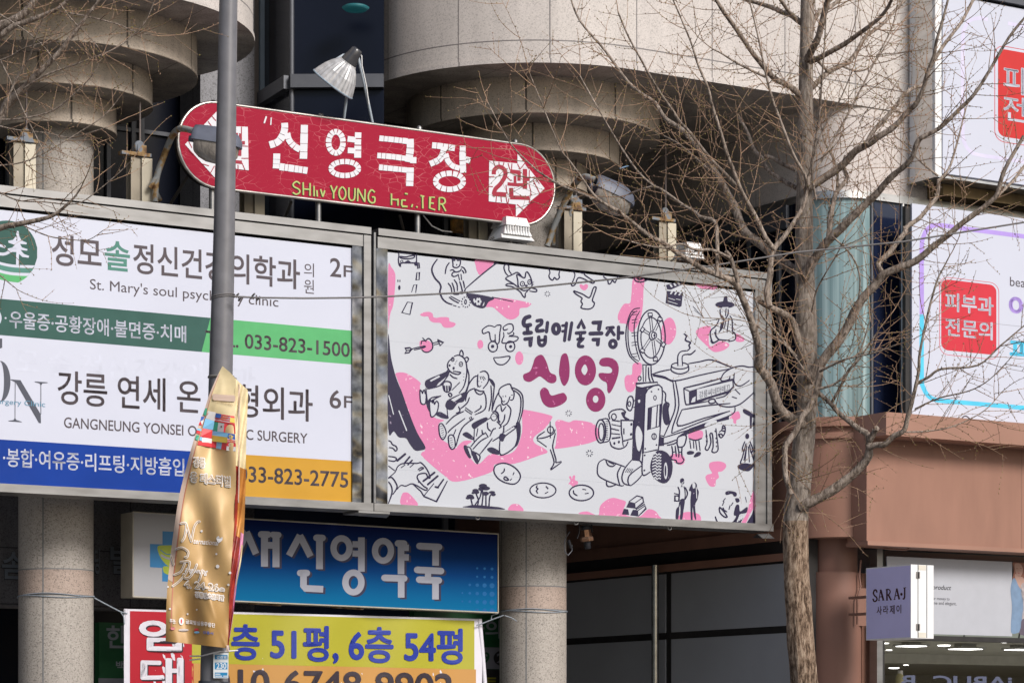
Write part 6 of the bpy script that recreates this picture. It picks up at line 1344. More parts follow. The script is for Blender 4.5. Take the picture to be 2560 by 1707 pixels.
for cx, y, r in ((557.5, 740, 28.6), (557.4, 745, 28.7)):
    c = PD(cx, y, DP); rr = r * DP / F; b.tube([c + Vector((rr * math.cos(q), rr * math.sin(q), .012 * math.cos(q))) for q in (2 * math.pi * j / 32 for j in range(33))], .006, m_rope if False else M('wire_grey', (.16, .15, .15), rough=.5), 5, caps=False)
wpts = [(585, 741, 21.35), (640, 744, 21.4), (760, 745.5, 21.5), (870, 744.5, 21.6), (960, 741.5, 21.7), (1150, 732, 21.8), (1330, 718.5, 21.9), (1548, 696, 22.0), (1740, 671, 22.1), (1990, 631, 22.2), (2260, 604, 22.3), (2560, 556, 22.4), (2800, 512, 22.5)]
b.tube([PD(*q) for q in wpts], .0075, MATS['wire_grey'], 6)
for x, y in ((594, 738), (600, 749), (634, 738), (646, 748)): b.tube([PD(x - 4, y + 3, 21.39), PD(x + 3, y - 4, 21.37)], .008, MATS['wire_grey'], 5)
tag(b.build('guy_wire'), 'thin grey wire looped round the street pole and stretching right past the tree', 'wire')

fb = thing('festival_banner', 'twisted gold festival banner with national flags, hanging from the street pole', 'banner', PD(500, 1260, 21.25))
Lc = [(556, 915), (540, 947), (523, 987), (509, 1030), (489, 1084), (467, 1162), (448, 1240), (435, 1322), (424, 1408), (417, 1490), (414, 1602)]
Rc = [(559, 917), (588, 948), (587, 1000), (589, 1060), (589, 1130), (590, 1200), (586, 1300), (579, 1400), (573, 1500), (571, 1575), (568, 1619)]
R2 = [(592, 956), (612, 968), (620, 985), (617, 1060), (615, 1130), (614, 1220), (610, 1320), (603, 1400), (592, 1460), (584, 1530), (571, 1617)]
Lf, Rf, Kf = catmull(Lc, 6), catmull(Rc, 6), catmull(R2, 6)
def dep(x, y):
    g1 = (x - 500) * .95 - (y - 1400) * .30; g2 = (x - 530) * .9 + (y - 1100) * .12; f = min(1, max(0, (y - 915) / 160))
    return 21.22 + f * (.026 * math.sin(g1 / 15.0) + .022 * math.sin(g2 / 14.0 + 1.4) - .020 * math.exp(-((((x - 500) * .94 - (y - 1430) * .34)) / 7) ** 2) * min(1, max(0, (y - 1380) / 120)) - .018 * math.exp(-((x - 545 - 10 * math.sin((y - 930) / 22)) / 8) ** 2) * max(0, 1 - abs(y - 975) / 70) + .014 * math.sin(y / 47 + x / 33) + .003 * math.sin((x + y * .7) / 9)) + .0016 * max(0, 500 - x) * .3
def fl(x, y, k=0): return PD(x, y, dep(x, y) - k)
m_gold = M('gold_satin', (.55, .365, .145), rough=.46, metal=.10, spec=.55, var=.07, vs=3, bump=.10, bs=3.5, stretch=(2, 2, 1)); m_gpale = M('gold_pale', (.68, .56, .33), rough=.5, metal=.0, var=.2, vs=7); m_edge = M('banner_edge', (.56, .42, .34), rough=.5, var=.1)
m_or = M('banner_orange', (.52, .22, .05), rough=.42, metal=.2, var=.2, vs=6); m_mag = M('banner_print_red', (.30, .03, .02), rough=.45, var=.5, vs=9); m_pk2 = M('banner_pink', (.60, .24, .38), rough=.45, var=.2, vs=5)
t = m_gold.node_tree; Ln = t.links; bb = t.nodes['Principled BSDF']      # the cloth is printed pale above, deep gold below
rp = next(n for n in t.nodes if n.type == 'VALTORGB'); tc = next(n for n in t.nodes if n.type == 'TEX_COORD')
sx = t.nodes.new('ShaderNodeSeparateXYZ'); Ln.new(tc.outputs['Object'], sx.inputs[0])
mr = t.nodes.new('ShaderNodeMapRange'); mr.inputs[1].default_value = -1.1; mr.inputs[2].default_value = .55; Ln.new(sx.outputs[2], mr.inputs[0])
gr2 = t.nodes.new('ShaderNodeValToRGB'); gr2.color_ramp.elements[0].color = (.66, .56, .42, 1); gr2.color_ramp.elements[1].color = (1.15, 1.22, 1.55, 1); Ln.new(mr.outputs[0], gr2.inputs[0])
mm_ = t.nodes.new('ShaderNodeMix'); mm_.data_type = 'RGBA'; mm_.blend_type = 'MULTIPLY'; mm_.inputs[0].default_value = 1
Ln.new(rp.outputs[0], mm_.inputs[6]); Ln.new(gr2.outputs[0], mm_.inputs[7]); Ln.new(mm_.outputs[2], bb.inputs['Base Color'])
b = MB()
nu = 40
def span(f0, f1, u0, u1, v0, v1, mt, k=0, n=nu):
    rows = []
    N_ = len(f0) - 1
    for i in range(int(v0 * N_), int(v1 * N_) + 1):
        rows.append([fl(f0[i][0] + (f1[i][0] - f0[i][0]) * u, f0[i][1] + (f1[i][1] - f0[i][1]) * u, k) for u in (u0 + (u1 - u0) * j / n for j in range(n + 1))])
    b.grid(rows, mt, True)
span(Lf, Rf, 0, 1, .30, 1, m_gold); span(Lf, Rf, 0, 1, 0, .30, m_gpale)
span(Lf, Rf, 0, .075, .08, .85, m_edge, .002, 4); span(Lf, Rf, .078, .095, .08, .97, M('banner_red_line', (.45, .16, .10), rough=.5), .002, 2)
NK = len(Rf) - 1
def back(v0, v1, u0, u1, mt, dd=.0):
    rows = []
    for i in range(int(v0 * NK), int(v1 * NK) + 1):
        rows.append([PD(Rf[i][0] - 1 + (Kf[i][0] - Rf[i][0] + 1) * u, Rf[i][1] + (Kf[i][1] - Rf[i][1]) * u, dep(*Rf[i]) + .015 + .10 * u + .02 * math.sin(u * 9 + i * .5) - dd) for u in (u0 + (u1 - u0) * j / 10 for j in range(11))])
    b.grid(rows, mt, True)
back(0, .45, 0, 1, m_gpale); back(.45, .64, 0, 1, m_or); back(.64, 1, 0, 1, m_mag); back(.62, .98, .72, 1, m_pk2, .006); back(.45, .66, 0, .3, m_mag, .006); back(.12, .55, .28, .40, m_edge, .006); back(.66, .80, .85, 1, m_gpale, .01)
b.face([fl(566, 1612, .01), fl(572, 1612, .01), fl(572, 1628, .01), fl(565, 1626, .01)], m_edge)
a = Art(b, lambda x, y, k: fl(x, y, k * 3 + .004))
C_ = lambda n, c: M('flag_' + n, c, rough=.45, var=.03)
w_, r_, bl, sk, gr_, ye = C_('white', (.72, .70, .70)), C_('red', (.66, .05, .06)), C_('blue', (.05, .12, .42)), C_('sky', (.22, .52, .78)), C_('green', (.05, .34, .22)), C_('yellow', (.66, .50, .08))
a.tile(400, 900, .125)
def fp(pts, mt, l=2): a.poly(pts, mt, l)
fp([(960, 1012), (1120, 1045), (1095, 1220), (915, 1165)], w_); a.poly([(945, 1105), (950, 1070), (975, 1050), (1005, 1058), (1018, 1090), (1015, 1110), (985, 1112)], r_, 3, True); a.poly([(948, 1110), (985, 1112), (1015, 1112), (1005, 1140), (980, 1150), (955, 1138)], bl, 3, True)
for q in ((1045, 1060), (1060, 1080), (1030, 1165), (1018, 1180)): a.ell(q[0], q[1], 10, 7, c_ink, 3, 6)
fp([(1120, 1060), (1410, 1110), (1390, 1272), (1090, 1218)], w_)
for j in range(4): fp([(1118 - 8 * j, 1062 + 45 * j), (1408 - 5 * j, 1112 + 45 * j), (1406 - 5 * j, 1134 + 45 * j), (1115 - 8 * j, 1084 + 45 * j)], r_, 3)
fp([(1120, 1058), (1228, 1078), (1212, 1160), (1105, 1142)], bl, 4)
fp([(1410, 1110), (1492, 1120), (1500, 1290), (1394, 1268)], r_); fp([(1405, 1150), (1494, 1160), (1498, 1258), (1398, 1240)], ye, 3)
fp([(905, 1165), (1092, 1218), (1060, 1396), (855, 1360)], sk); fp([(950, 1185), (1000, 1195), (965, 1375), (905, 1365)], w_, 3)
fp([(1092, 1236), (1165, 1250), (1145, 1426), (1060, 1396)], gr_); fp([(1165, 1250), (1285, 1265), (1270, 1440), (1145, 1426)], w_); fp([(1285, 1265), (1500, 1290), (1512, 1472), (1270, 1440)], r_); a.ell(1225, 1330, 16, 22, M('flag_brown', (.2, .1, .06)), 3, 8)
fp([(855, 1362), (1050, 1402), (1030, 1570), (805, 1530)], r_)
for j in range(5): a.ell(895 + 24 * math.cos(j * 1.257 + .3), 1462 + 30 * math.sin(j * 1.257 + .3), 15, 12, w_, 3, 8)
fp([(1050, 1410), (1365, 1460), (1350, 1542), (1045, 1500)], sk); fp([(1045, 1500), (1350, 1542), (1345, 1655), (1040, 1622)], ye); fp([(1365, 1460), (1500, 1480), (1505, 1592), (1350, 1562)], bl); a.stroke([(1430, 1490), (1385, 1510), (1395, 1550), (1440, 1550)], 16, ye, 3); a.ell(1450, 1525, 16, 16, ye, 3, 8); fp([(1350, 1562), (1505, 1592), (1512, 1660), (1345, 1640)], w_); fp([(1348, 1580), (1508, 1606), (1510, 1622), (1347, 1598)], r_, 3); fp([(1347, 1612), (1510, 1636), (1510, 1652), (1346, 1630)], r_, 3)
fp([(805, 1530), (850, 1540), (835, 1610), (785, 1598)], sk); fp([(850, 1540), (1040, 1575), (1032, 1668), (830, 1640)], w_)
fp([(905, 962), (948, 958), (922, 1110), (866, 1090)], gr_, 3); fp([(825, 1125), (892, 1130), (862, 1195), (804, 1220)], bl, 3); fp([(804, 1220), (842, 1300), (770, 1288)], r_, 3); fp([(862, 1195), (880, 1200), (842, 1300), (812, 1222)], w_, 3); fp([(755, 1360), (832, 1380), (818, 1418), (742, 1398)], sk, 3); fp([(742, 1400), (818, 1420), (800, 1480), (722, 1452)], r_, 3); fp([(730, 1492), (792, 1508), (760, 1610), (704, 1575)], gr_, 3)
a.tile(400, 1096, .125)
fp([(772, 42), (1035, 95), (1030, 175), (755, 125)], r_); fp([(1040, 32), (1135, 42), (1118, 186), (1030, 172)], r_); a.ell(1078, 110, 26, 50, ye, 3, 8); fp([(1137, 44), (1242, 60), (1222, 212), (1120, 194)], sk); fp([(1242, 60), (1345, 75), (1322, 232), (1222, 212)], r_); fp([(1345, 76), (1515, 95), (1515, 165), (1332, 150)], r_); fp([(1332, 150), (1515, 165), (1515, 252), (1326, 236)], w_); a.stroke([(1405, 92), (1375, 110), (1385, 140), (1405, 148)], 12, w_, 3)
m_tw, m_tt = M('banner_white_ink', (.74, .72, .72), rough=.45), M('banner_tan_ink', (.42, .28, .13), rough=.45)
a.o = (0, 0, 1.)
def two(t_, x0, x1, y0, y1, sl_, thick=.10, thin=0.):
    fn = lambda u, v: (x0 + u * (x1 - x0), y1 + sl_ * u * (x1 - x0) + (y0 - y1) * v)
    a.text(t_, 0, 0, 0, 0, m_tw, 0.01, 2, fn=fn, bold=1.5); a.text(t_, 0, 0, 0, 0, m_tt, 0, 3, fn=lambda u, v: (x0 + 1 + u * (x1 - x0 - 2), y1 - 1 + sl_ * u * (x1 - x0) + (y0 - y1 + 2) * v))
two('강릉', 484, 513, 1141, 1166, .12); two('용 페스티벌', 476, 576, 1178, 1204, .13)
a.text('IN GANGNEUNG', 0, 0, 0, 0, m_tt, 0, 3, fn=lambda u, v: (532 + u * 50, 1002 + u * 12 - v * 5)); a.rrect(531, 588, 984, 1000, 4, m_edge, 2)
for q in ([(452, 1308), (461, 1306), (466, 1312), (462, 1340), (455, 1352)], [(466, 1310), (476, 1345), (479, 1352), (481, 1340), (486, 1316), (494, 1304), (499, 1303)], [(440, 1372), (455, 1368), (470, 1378), (468, 1391), (463, 1392)], [(452, 1404), (474, 1404), (466, 1430), (448, 1452), (432, 1464)], [(462, 1408), (452, 1428), (436, 1436)], [(428, 1390), (434, 1410)], [(459, 1434), (462, 1444), (474, 1442), (486, 1425), (492, 1410)], [(506, 1425), (500, 1446), (498, 1450)]):
    a.stroke(q, 5.4, m_tw, 2); a.stroke(q, 2.2, m_tt, 3)
a.text('ternational', 0, 0, 0, 0, m_tw, .012, 2, fn=lambda u, v: (482 + u * 62 + v * 4, 1358 + u * 5 - v * 13)); a.text('angneung', 0, 0, 0, 0, m_tw, .012, 2, fn=lambda u, v: (460 + u * 56 + v * 4, 1432 + u * 7 - v * 13))
two('4. 24-26', 461, 546, 1450, 1468, .11, .07); two('(금)', 549, 561, 1468, 1477, .1, .05); two('강릉단오문화관', 488, 560, 1478, 1492, .13, .09)
a.text('주관:', 0, 0, 0, 0, m_tw, .03, 2, fn=lambda u, v: (424 + u * 16, 1556 + u * 3 - v * 11)); a.ell(453.5, 1552, 6.5, 9.5, w_, 2, 14); a.ell(453.5, 1552, 2, 6, r_, 3, 8); a.text('글로벌실용무용단', 0, 0, 0, 0, m_tw, .03, 2, fn=lambda u, v: (464 + u * 74, 1558 + u * 10 - v * 11))
a.ell(432, 1570, 6, 4, C_('pinkish', (.6, .2, .2)), 2, 8); a.ell(459, 1574, 13, 3.5, C_('greyish', (.48, .42, .40)), 2, 10); a.ell(491, 1573, 6, 3.6, r_, 2, 8); a.ell(492, 1580, 7, 3, sk, 2, 8); a.text('강릉시', 0, 0, 0, 0, bl, .02, 2, fn=lambda u, v: (507 + u * 26, 1583 + u * 3 - v * 7))
for x, y, r in ((544, 1415, 4.6), (575, 1431, 3.5), (571, 1461, 3), (504, 1327, 3), (425, 1521, 2.6), (492, 1523, 2.2), (469, 1534, 2.4), (420, 1466, 2.2), (541, 1384, 2.6)): a.ell(x, y, r, r, m_tw, 2, 10)
a.poly([(541, 1345), (546, 1339), (550, 1344), (556, 1342), (555, 1350), (546, 1356)], m_tw, 2, True)
cloth = b.build('cloth', fb)
b = MB(); c = PD(553, 943, DP); rr = 30.6 * DP / F
b.tube([c + Vector((rr * math.cos(q), rr * math.sin(q), 0)) for q in (2 * math.pi * j / 32 for j in range(33))], .012, M('tie_wire', (.25, .24, .22), rough=.5, metal=.4), 5, caps=False); b.tube([PD(589, 945, 21.4), PD(592, 962, 21.35), PD(588, 975, 21.3)], .008, MATS['tie_wire'], 5); b.build('tie', fb)
b = MB(); b.tube([PD(474, 1639, 21.36), PD(505, 1638.5, 21.36), PD(530, 1632, 21.3), PD(550, 1627.5, 21.28), PD(567, 1627, 21.28), PD(595, 1625, 21.3)], .006, m_tw, 5); b.tube([PD(474, 1649, 21.4), PD(500, 1646, 21.38)], .006, m_tw, 5); b.build('cable_tie', fb)
npl = thing('number_plate', 'small white and blue street plate reading 230 on the grey pole', 'plate', PD(552, 1694, 21.36))
b = MB(); dq = 21.355; a = Art(b, lambda x, y, k: PD(x, y, dq - k)); m_pb = M('plate_blue', (.02, .22, .46), rough=.35, var=.06); m_pw = M('plate_white', (.68, .72, .74), rough=.35)
q = [PD(533, 1631, dq), PD(571, 1631, dq), PD(570.5, 1694, dq), PD(533.5, 1694, dq)]; b.face(q, m_pw); b.face([p + Vector((0, .012, 0)) for p in q], m_pw)
for i in range(4): b.face([q[i], q[(i + 1) % 4], q[(i + 1) % 4] + Vector((0, .012, 0)), q[i] + Vector((0, .012, 0))], m_pw)
for y0, y1 in ((1636, 1647), (1655, 1672), (1680, 1692)): a.poly([(537, y0), (568.5, y0), (568.5, y1), (537, y1)], m_pb, 1)
st_ = lambda x0, x1, y0, y1: (lambda u, v: (x0 + u * (x1 - x0), y1 + (y0 - y1) * v))
a.text('경강로', 0, 0, 0, 0, m_pw, .03, 2, fn=st_(541, 567, 1638, 1646)); a.text('230', 0, 0, 0, 0, m_pw, .04, 2, fn=st_(541, 566, 1656, 1671))
for (x0, x1, y) in ((539, 550, 1684), (539, 545, 1689), (547, 554, 1689), (559, 567, 1689)): a.stroke([(x0, y), (x1, y)], 2.4, m_pw, 2, smooth=False)
b.build('plate', npl)

# ------------------------------------------------------------------ bare street trees
m_bark = bark('grey_bark', (.16, .13, .105), (.27, .225, .19), (.40, .345, .295), .6); m_bark2 = bark('brown_bark', (.06, .038, .026), (.24, .165, .115), (.46, .35, .26)); m_limb = bark('limb_bark', (.13, .10, .08), (.31, .25, .205), (.48, .40, .34))
m_twig = M('twig_bark', (.30, .19, .125), rough=.8, var=.35, vs=6); m_bud = M('bud_olive', (.20, .16, .045), rough=.7, var=.4, vs=12)
TR = random.Random(11)
def limb(tree, pts, w0, w1, d0, d1, n=9):
    """one limb traced from the photograph; depth drifts from d0 to d1"""
    P = catmull(pts, 4); L = len(P) - 1; out = []; rad = []
    for i, (x, y) in enumerate(P):
        f = i / L; d = d0 + (d1 - d0) * f
        r = (w0 + (w1 - w0) * f) / 2 * d / F * (1 + .07 * TR.uniform(-1, 1)); out.append(PD(x, y, d)); rad.append(r)
    b = MB(); b.tube(out, rad, m_limb, n)
    for i in range(2, L, 2):                  # spurs
        if TR.random() < .75:
            t_ = (out[i] - out[i - 1]).normalized(); s_ = t_.orthogonal(); s_.rotate(Matrix.Rotation(TR.uniform(0, 6.28), 3, t_))
            b.tube([out[i], out[i] + (s_.normalized() + t_ * .4) * (rad[i] + .014)], [min(.008, rad[i] * .6), .003], m_limb, 4)
    b.build('limb', tree)
    return P, w0, w1, d0, d1
def twigs(mb, spec, dens, lmin, lmax, up=.25):
    P, w0, w1, d0, d1 = spec; L = len(P) - 1; acc = TR.uniform(4, 14)
    for i in range(1, L + 1):
        seg = math.hypot(P[i][0] - P[i - 1][0], P[i][1] - P[i - 1][1]); acc += seg
        while acc > dens:
            acc -= dens * TR.uniform(.7, 1.3); f = i / L
            tw(mb, P[i][0], P[i][1], d0 + (d1 - d0) * f, math.atan2(P[i][1] - P[i - 1][1], P[i][0] - P[i - 1][0]) + TR.choice((-1, 1)) * R(TR.uniform(20, 62)), TR.uniform(lmin, lmax) * (1.15 - .4 * f), TR.uniform(1.7, 2.8), up, 1)
    x, y = P[-1]
    if w1 < 7: tw(mb, x, y, d1, math.atan2(P[-1][1] - P[-2][1], P[-1][0] - P[-2][0]) + TR.uniform(-.3, .3), TR.uniform(lmin, lmax) * 1.2, min(w1, 3), up, 1)
def tw(mb, x, y, d, an, l, w, up, lev):
    n = max(4, int(l / 13)); st = l / n; pts = [PD(x, y, d)]; rad = [w / 2 * d / F]; dz = TR.uniform(-.5, .5) / max(60, l); curl = TR.uniform(-.045, .045); ch = []
    for i in range(n):
        an += curl + TR.uniform(-.075, .075) + (-up * .12 * math.cos(an))
        x += st * math.cos(an); y += st * math.sin(an); d += dz * st
        pts.append(PD(x, y, d)); rad.append(w / 2 * d / F * (1 - .62 * (i + 1) / n))
        if TR.random() < .8:
            q = pts[-1]; s = 1.25 * d / F * TR.uniform(.8, 1.5); ob = Vector((TR.uniform(-1, 1), TR.uniform(-1, 1), TR.uniform(-.6, 1))).normalized() * s * 1.5
            c = q + ob; i0 = [c + v * s for v in (Vector((1, 0, 0)), Vector((0, 1, 0)), Vector((-1, 0, 0)), Vector((0, -1, 0)), Vector((0, 0, 1.5)), Vector((0, 0, -1)))]
            mb.tri(i0, [(0, 1, 4), (1, 2, 4), (2, 3, 4), (3, 0, 4), (1, 0, 5), (2, 1, 5), (3, 2, 5), (0, 3, 5)], m_bud if TR.random() < .6 else m_twig)
        if lev and TR.random() < .23: ch.append((x, y, d, an + TR.choice((-1, 1)) * R(TR.uniform(30, 75))))
    mb.tube(pts, rad, m_twig, 4, caps=False)
    for c in ch: tw(mb, c[0], c[1], c[2], c[3], l * TR.uniform(.25, .55), w * .7, up, lev - 1)
DT = 23.0
tree = thing('street_tree', 'bare ginkgo street tree with thick trunk and spurred limbs on the right', 'tree', Vector((PD(2011, 1700, DT).x, DT, 0)))
tp = [(2019, -60, 33), (2019, 0, 34), (2017, 100, 34), (2014, 250, 37), (2013, 392, 40), (2011, 500, 41), (2010, 650, 46), (2016, 784, 52), (2019, 900, 51), (2018, 1009, 50), (2008, 1109, 53), (2001, 1200, 56), (1992, 1268, 62), (1989, 1337, 63), (1991, 1451, 64), (1997, 1528, 65), (2002, 1605, 66), (2011, 1707, 67), (2022, 1850, 72), (2026, 2100, 82)]
def trunk(tree, tp, d, split=1290):
    n = 30
    rows = []; P = []
    for (x0, y0, w0), (x1, y1, w1) in zip(tp, tp[1:]):
        k = max(2, int((y1 - y0) / 14))
        for j in range(k): f = j / k; P.append((x0 + (x1 - x0) * f, y0 + (y1 - y0) * f, w0 + (w1 - w0) * f))
    P.append(tp[-1]); ph_ = [TR.uniform(0, 6.28) for _ in range(6)]
    for x, y, w in P:
        c = PD(x, y, d); r = w / 2 * d / F; rough_ = .035 + .03 * max(0, min(1, (y - 1250) / 250))
        rows.append([c + Vector((math.cos(a_), math.sin(a_), 0)) * r * (1 + rough_ * (math.sin(3 * a_ + ph_[0] + y / 60) * .5 + math.sin(7 * a_ + ph_[1] + y / 90) * .6 + math.sin(13 * a_ + ph_[2] + y / 47) * .5) + .02 * math.sin(y / 21 + a_ * 2)) for a_ in (2 * math.pi * j / n for j in range(n))])
    k = next(i for i, p in enumerate(P) if p[1] > split)
    b = MB(); b.grid(rows[:k + 1], m_bark, True, close=True); b.grid(rows[k:], m_bark2, True, close=True); b.build('trunk', tree)
trunk(tree, tp, DT)
LIMBS = [
 ([(2002, 240), (1975, 217), (1937, 197), (1912, 170), (1887, 140), (1862, 105), (1840, 72), (1820, 45), (1807, 27), (1785, -8)], 16, 9, .0, -.6),
 ([(1912, 192), (1875, 175), (1837, 155), (1805, 135), (1780, 122)], 7, 3, -.3, -.7),
 ([(2006, 60), (1975, 37), (1957, 32), (1932, 20), (1900, 10), (1855, -3)], 15, 9, .0, .5),
 ([(1990, 47), (1970, 27), (1946, -8)], 11, 8, 0, -.4),
 ([(2018, 150), (2030, 125), (2045, 95), (2060, 37), (2073, -10)], 20, 14, -.1, -.5),
 ([(2025, 70), (2047, 32), (2077, 17), (2108, -8)], 14, 9, .1, .5),
 ([(2026, 155), (2048, 145), (2072, 132), (2112, 110), (2147, 85), (2172, 67), (2202, 42), (2222, 15), (2232, -8)], 15, 8, -.1, -.8),
 ([(2024, 225), (2050, 200), (2072, 180), (2097, 167), (2122, 155), (2142, 130), (2162, 95), (2185, 77), (2212, 55), (2230, 35), (2268, -5)], 15, 7, .1, .7),
 ([(2110, 168), (2142, 178), (2172, 170), (2197, 142), (2232, 87)], 6, 3, .3, .6),
 ([(2036, 145), (2050, 158), (2072, 182)], 9, 8, .0, .2),
 ([(2018, 472), (2060, 445), (2097, 420), (2122, 397), (2140, 377), (2172, 360), (2197, 342), (2235, 317), (2272, 277), (2290, 260), (2307, 225), (2322, 175), (2335, 140), (2342, 100), (2357, 50), (2372, -8)], 22, 6, -.1, -.9),
 ([(2165, 362), (2180, 332), (2210, 300), (2244, 260), (2260, 237), (2285, 220), (2307, 212), (2322, 175), (2355, 120), (2385, 80), (2407, 50), (2436, -6)], 11, 8, -.4, .3),
 ([(2014, 690), (2034, 652), (2054, 622), (2072, 600), (2097, 577), (2122, 552), (2160, 515), (2192, 485), (2212, 460), (2237, 435), (2260, 417), (2282, 392), (2297, 350), (2347, 322), (2397, 275), (2435, 237), (2472, 180), (2522, 95), (2566, 40)], 25, 6, -.1, -1.2),
 ([(2072, 600), (2077, 542), (2084, 505), (2092, 480), (2112, 455), (2117, 440), (2109, 417), (2113, 390)], 15, 7, -.3, -.1),
 ([(2092, 480), (2094, 442), (2087, 405), (2060, 350), (2052, 300)], 8, 4, -.2, .2),
 ([(2022, 945), (2045, 918), (2070, 884), (2095, 854), (2120, 814), (2137, 778), (2160, 742), (2190, 710), (2207, 688), (2247, 670), (2285, 655), (2310, 637), (2335, 615), (2372, 587), (2397, 565), (2430, 540), (2467, 512), (2492, 487), (2505, 442), (2522, 405), (2560, 340)], 27, 9, -.1, -.9),
 ([(2212, 690), (2195, 660), (2222, 634), (2244, 604), (2262, 582), (2267, 567), (2297, 547), (2322, 517), (2342, 492), (2347, 450)], 14, 10, -.4, .1),
 ([(2347, 452), (2372, 422), (2385, 385), (2400, 330), (2415, 270)], 7, 4, .1, .4),
 ([(2345, 440), (2310, 412), (2287, 390)], 6, 4, .1, .0),
 ([(2467, 512), (2504, 480), (2534, 450), (2570, 404)], 9, 7, -.7, -.4),
 ([(2000, 682), (1980, 672), (1950, 650), (1920, 625), (1895, 605), (1865, 582), (1850, 555), (1837, 517), (1820, 487), (1800, 450), (1785, 425), (1760, 390), (1740, 362), (1712, 332), (1695, 317), (1662, 295), (1637, 257), (1600, 232), (1565, 199), (1512, 126), (1450, 53), (1425, -8)], 27, 4, .1, 1.3),
 ([(1840, 462), (1800, 422), (1770, 390), (1725, 332), (1700, 305), (1675, 267), (1650, 232), (1625, 190), (1600, 145), (1570, 90), (1545, 30)], 9, 4, .4, -.3),
 ([(1924, 767), (1917, 730), (1925, 692), (1927, 655), (1935, 622), (1962, 590), (1990, 547), (2012, 505), (2022, 440)], 17, 9, -.6, -.5),
 ([(2016, 470), (2012, 437), (1985, 390), (1950, 300), (1930, 245), (1912, 175), (1897, 100), (1872, -6)], 9, 4, -.5, -1.0),
 ([(2022, 442), (2032, 392), (2047, 300), (2055, 200), (2062, 100), (2066, 20)], 7, 3, -.5, -.8),
 ([(2021, 445), (2060, 392), (2122, 282), (2184, 160), (2222, 87), (2234, 55)], 7, 3, -.5, -.2),
 ([(1935, 622), (1917, 600), (1895, 555), (1875, 517), (1857, 485), (1845, 457), (1830, 417), (1820, 392), (1800, 325), (1780, 262), (1770, 220), (1745, 162), (1725, 100), (1680, -6)], 14, 4, -.6, -1.3),
 ([(1896, 745), (1905, 757), (1924, 767), (1950, 780), (1970, 792), (1985, 814), (2000, 866), (2012, 900)], 13, 22, -.6, -.1),
 ([(2005, 1060), (1985, 1050), (1955, 1029), (1940, 1001), (1930, 964), (1912, 936), (1897, 914), (1899, 889), (1895, 859), (1885, 824), (1872, 784), (1855, 742), (1837, 707), (1800, 690), (1762, 675), (1737, 660), (1700, 637), (1662, 610), (1625, 590), (1600, 572), (1580, 555), (1550, 532), (1505, 505), (1480, 482), (1455, 445), (1422, 400), (1397, 363), (1324, 184)], 27, 2.5, -.1, -1.6),
 ([(1555, 530), (1480, 495), (1405, 465), (1355, 435), (1330, 415), (1274, 356), (1220, 258)], 7, 2.5, -1.3, -.8),
 ([(1845, 705), (1835, 670), (1825, 642), (1815, 628)], 12, 9, -1.0, -1.1),
 ([(1792, 692), (1793, 592), (1785, 553), (1750, 542), (1740, 532), (1707, 512), (1670, 485), (1637, 467), (1600, 475), (1575, 485)], 11, 4, -1.1, -.5),
 ([(1637, 467), (1600, 435), (1560, 380), (1500, 280), (1450, 190)], 6, 3, -.7, -.3),
 ([(1825, 645), (1780, 625), (1740, 625), (1700, 610), (1660, 620), (1600, 610), (1565, 600)], 8, 3, -1.1, -1.4),
 ([(1772, 425), (1745, 400), (1700, 362), (1660, 340)], 6, 3, .5, .9),
 ([(1990, 425), (1960, 412), (1930, 395), (1912, 392)], 12, 10, .2, .3),
 ([(1990, 470), (1950, 447), (1915, 420), (1905, 395), (1885, 375), (1868, 330), (1845, 290)], 13, 7, .1, .7),
 ([(2002, 1268), (2030, 1252), (2060, 1237), (2092, 1217), (2127, 1190), (2152, 1165), (2170, 1142), (2174, 1110)], 27, 20, -.1, -.4),
 ([(2174, 1114), (2168, 1085), (2147, 1072), (2122, 1052), (2097, 1032), (2080, 1012), (2064, 997), (2044, 980)], 16, 10, -.4, -.2),
 ([(2080, 1005), (2102, 965), (2122, 925), (2147, 900), (2180, 850), (2200, 820)], 8, 3, -.3, -.6),
 ([(2172, 1118), (2190, 1112), (2212, 1110), (2234, 1090), (2260, 1075), (2270, 1040), (2280, 1005), (2290, 962), (2297, 925), (2300, 880), (2320, 784), (2342, 704), (2360, 667), (2374, 640)], 17, 3, -.4, -1.0),
 ([(2292, 958), (2322, 942), (2354, 922), (2444, 913), (2500, 865), (2565, 810)], 8, 3, -.6, -.9),
 ([(2288, 1022), (2347, 995), (2422, 977), (2472, 950), (2522, 900)], 4.5, 2, -.5, -.9),
 ([(2264, 1080), (2322, 1077), (2384, 1065), (2460, 1027), (2504, 980)], 4.5, 2, -.5, -.3),
 ([(2174, 1100), (2185, 1082), (2192, 1070)], 18, 13, -.4, -.5),
 ([(2052, 918), (2042, 975), (2024, 1017), (2004, 1042), (1989, 1078), (1975, 1097), (1964, 1115), (1962, 1150), (1964, 1190), (1978, 1235)], 17, 14, -.35, -.3),
 ([(2050, 928), (2085, 910), (2120, 896), (2188, 881), (2240, 862)], 7, 3, -.4, -.8),
 ([(2045, 972), (2087, 959), (2125, 924), (2150, 880), (2175, 800)], 7, 3, -.4, -.6),
 ([(2030, 780), (2040, 730), (2060, 690), (2090, 640), (2110, 600)], 5, 2.5, -.3, -.7),
 ([(2030, 960), (2000, 910), (1960, 860), (1900, 820), (1850, 800), (1760, 795)], 5, 2, -.3, -.8),
 ([(1990, 890), (1940, 830), (1900, 780), (1880, 720)], 7, 3, -.3, -.8),
 ([(2040, 500), (2030, 420), (2055, 330), (2100, 250), (2130, 180)], 6, 3, -.5, -.9),
 ([(2080, 590), (2130, 640), (2150, 700), (2140, 784)], 5, 3, -.4, -.2),
]
tb = MB(); specs = []
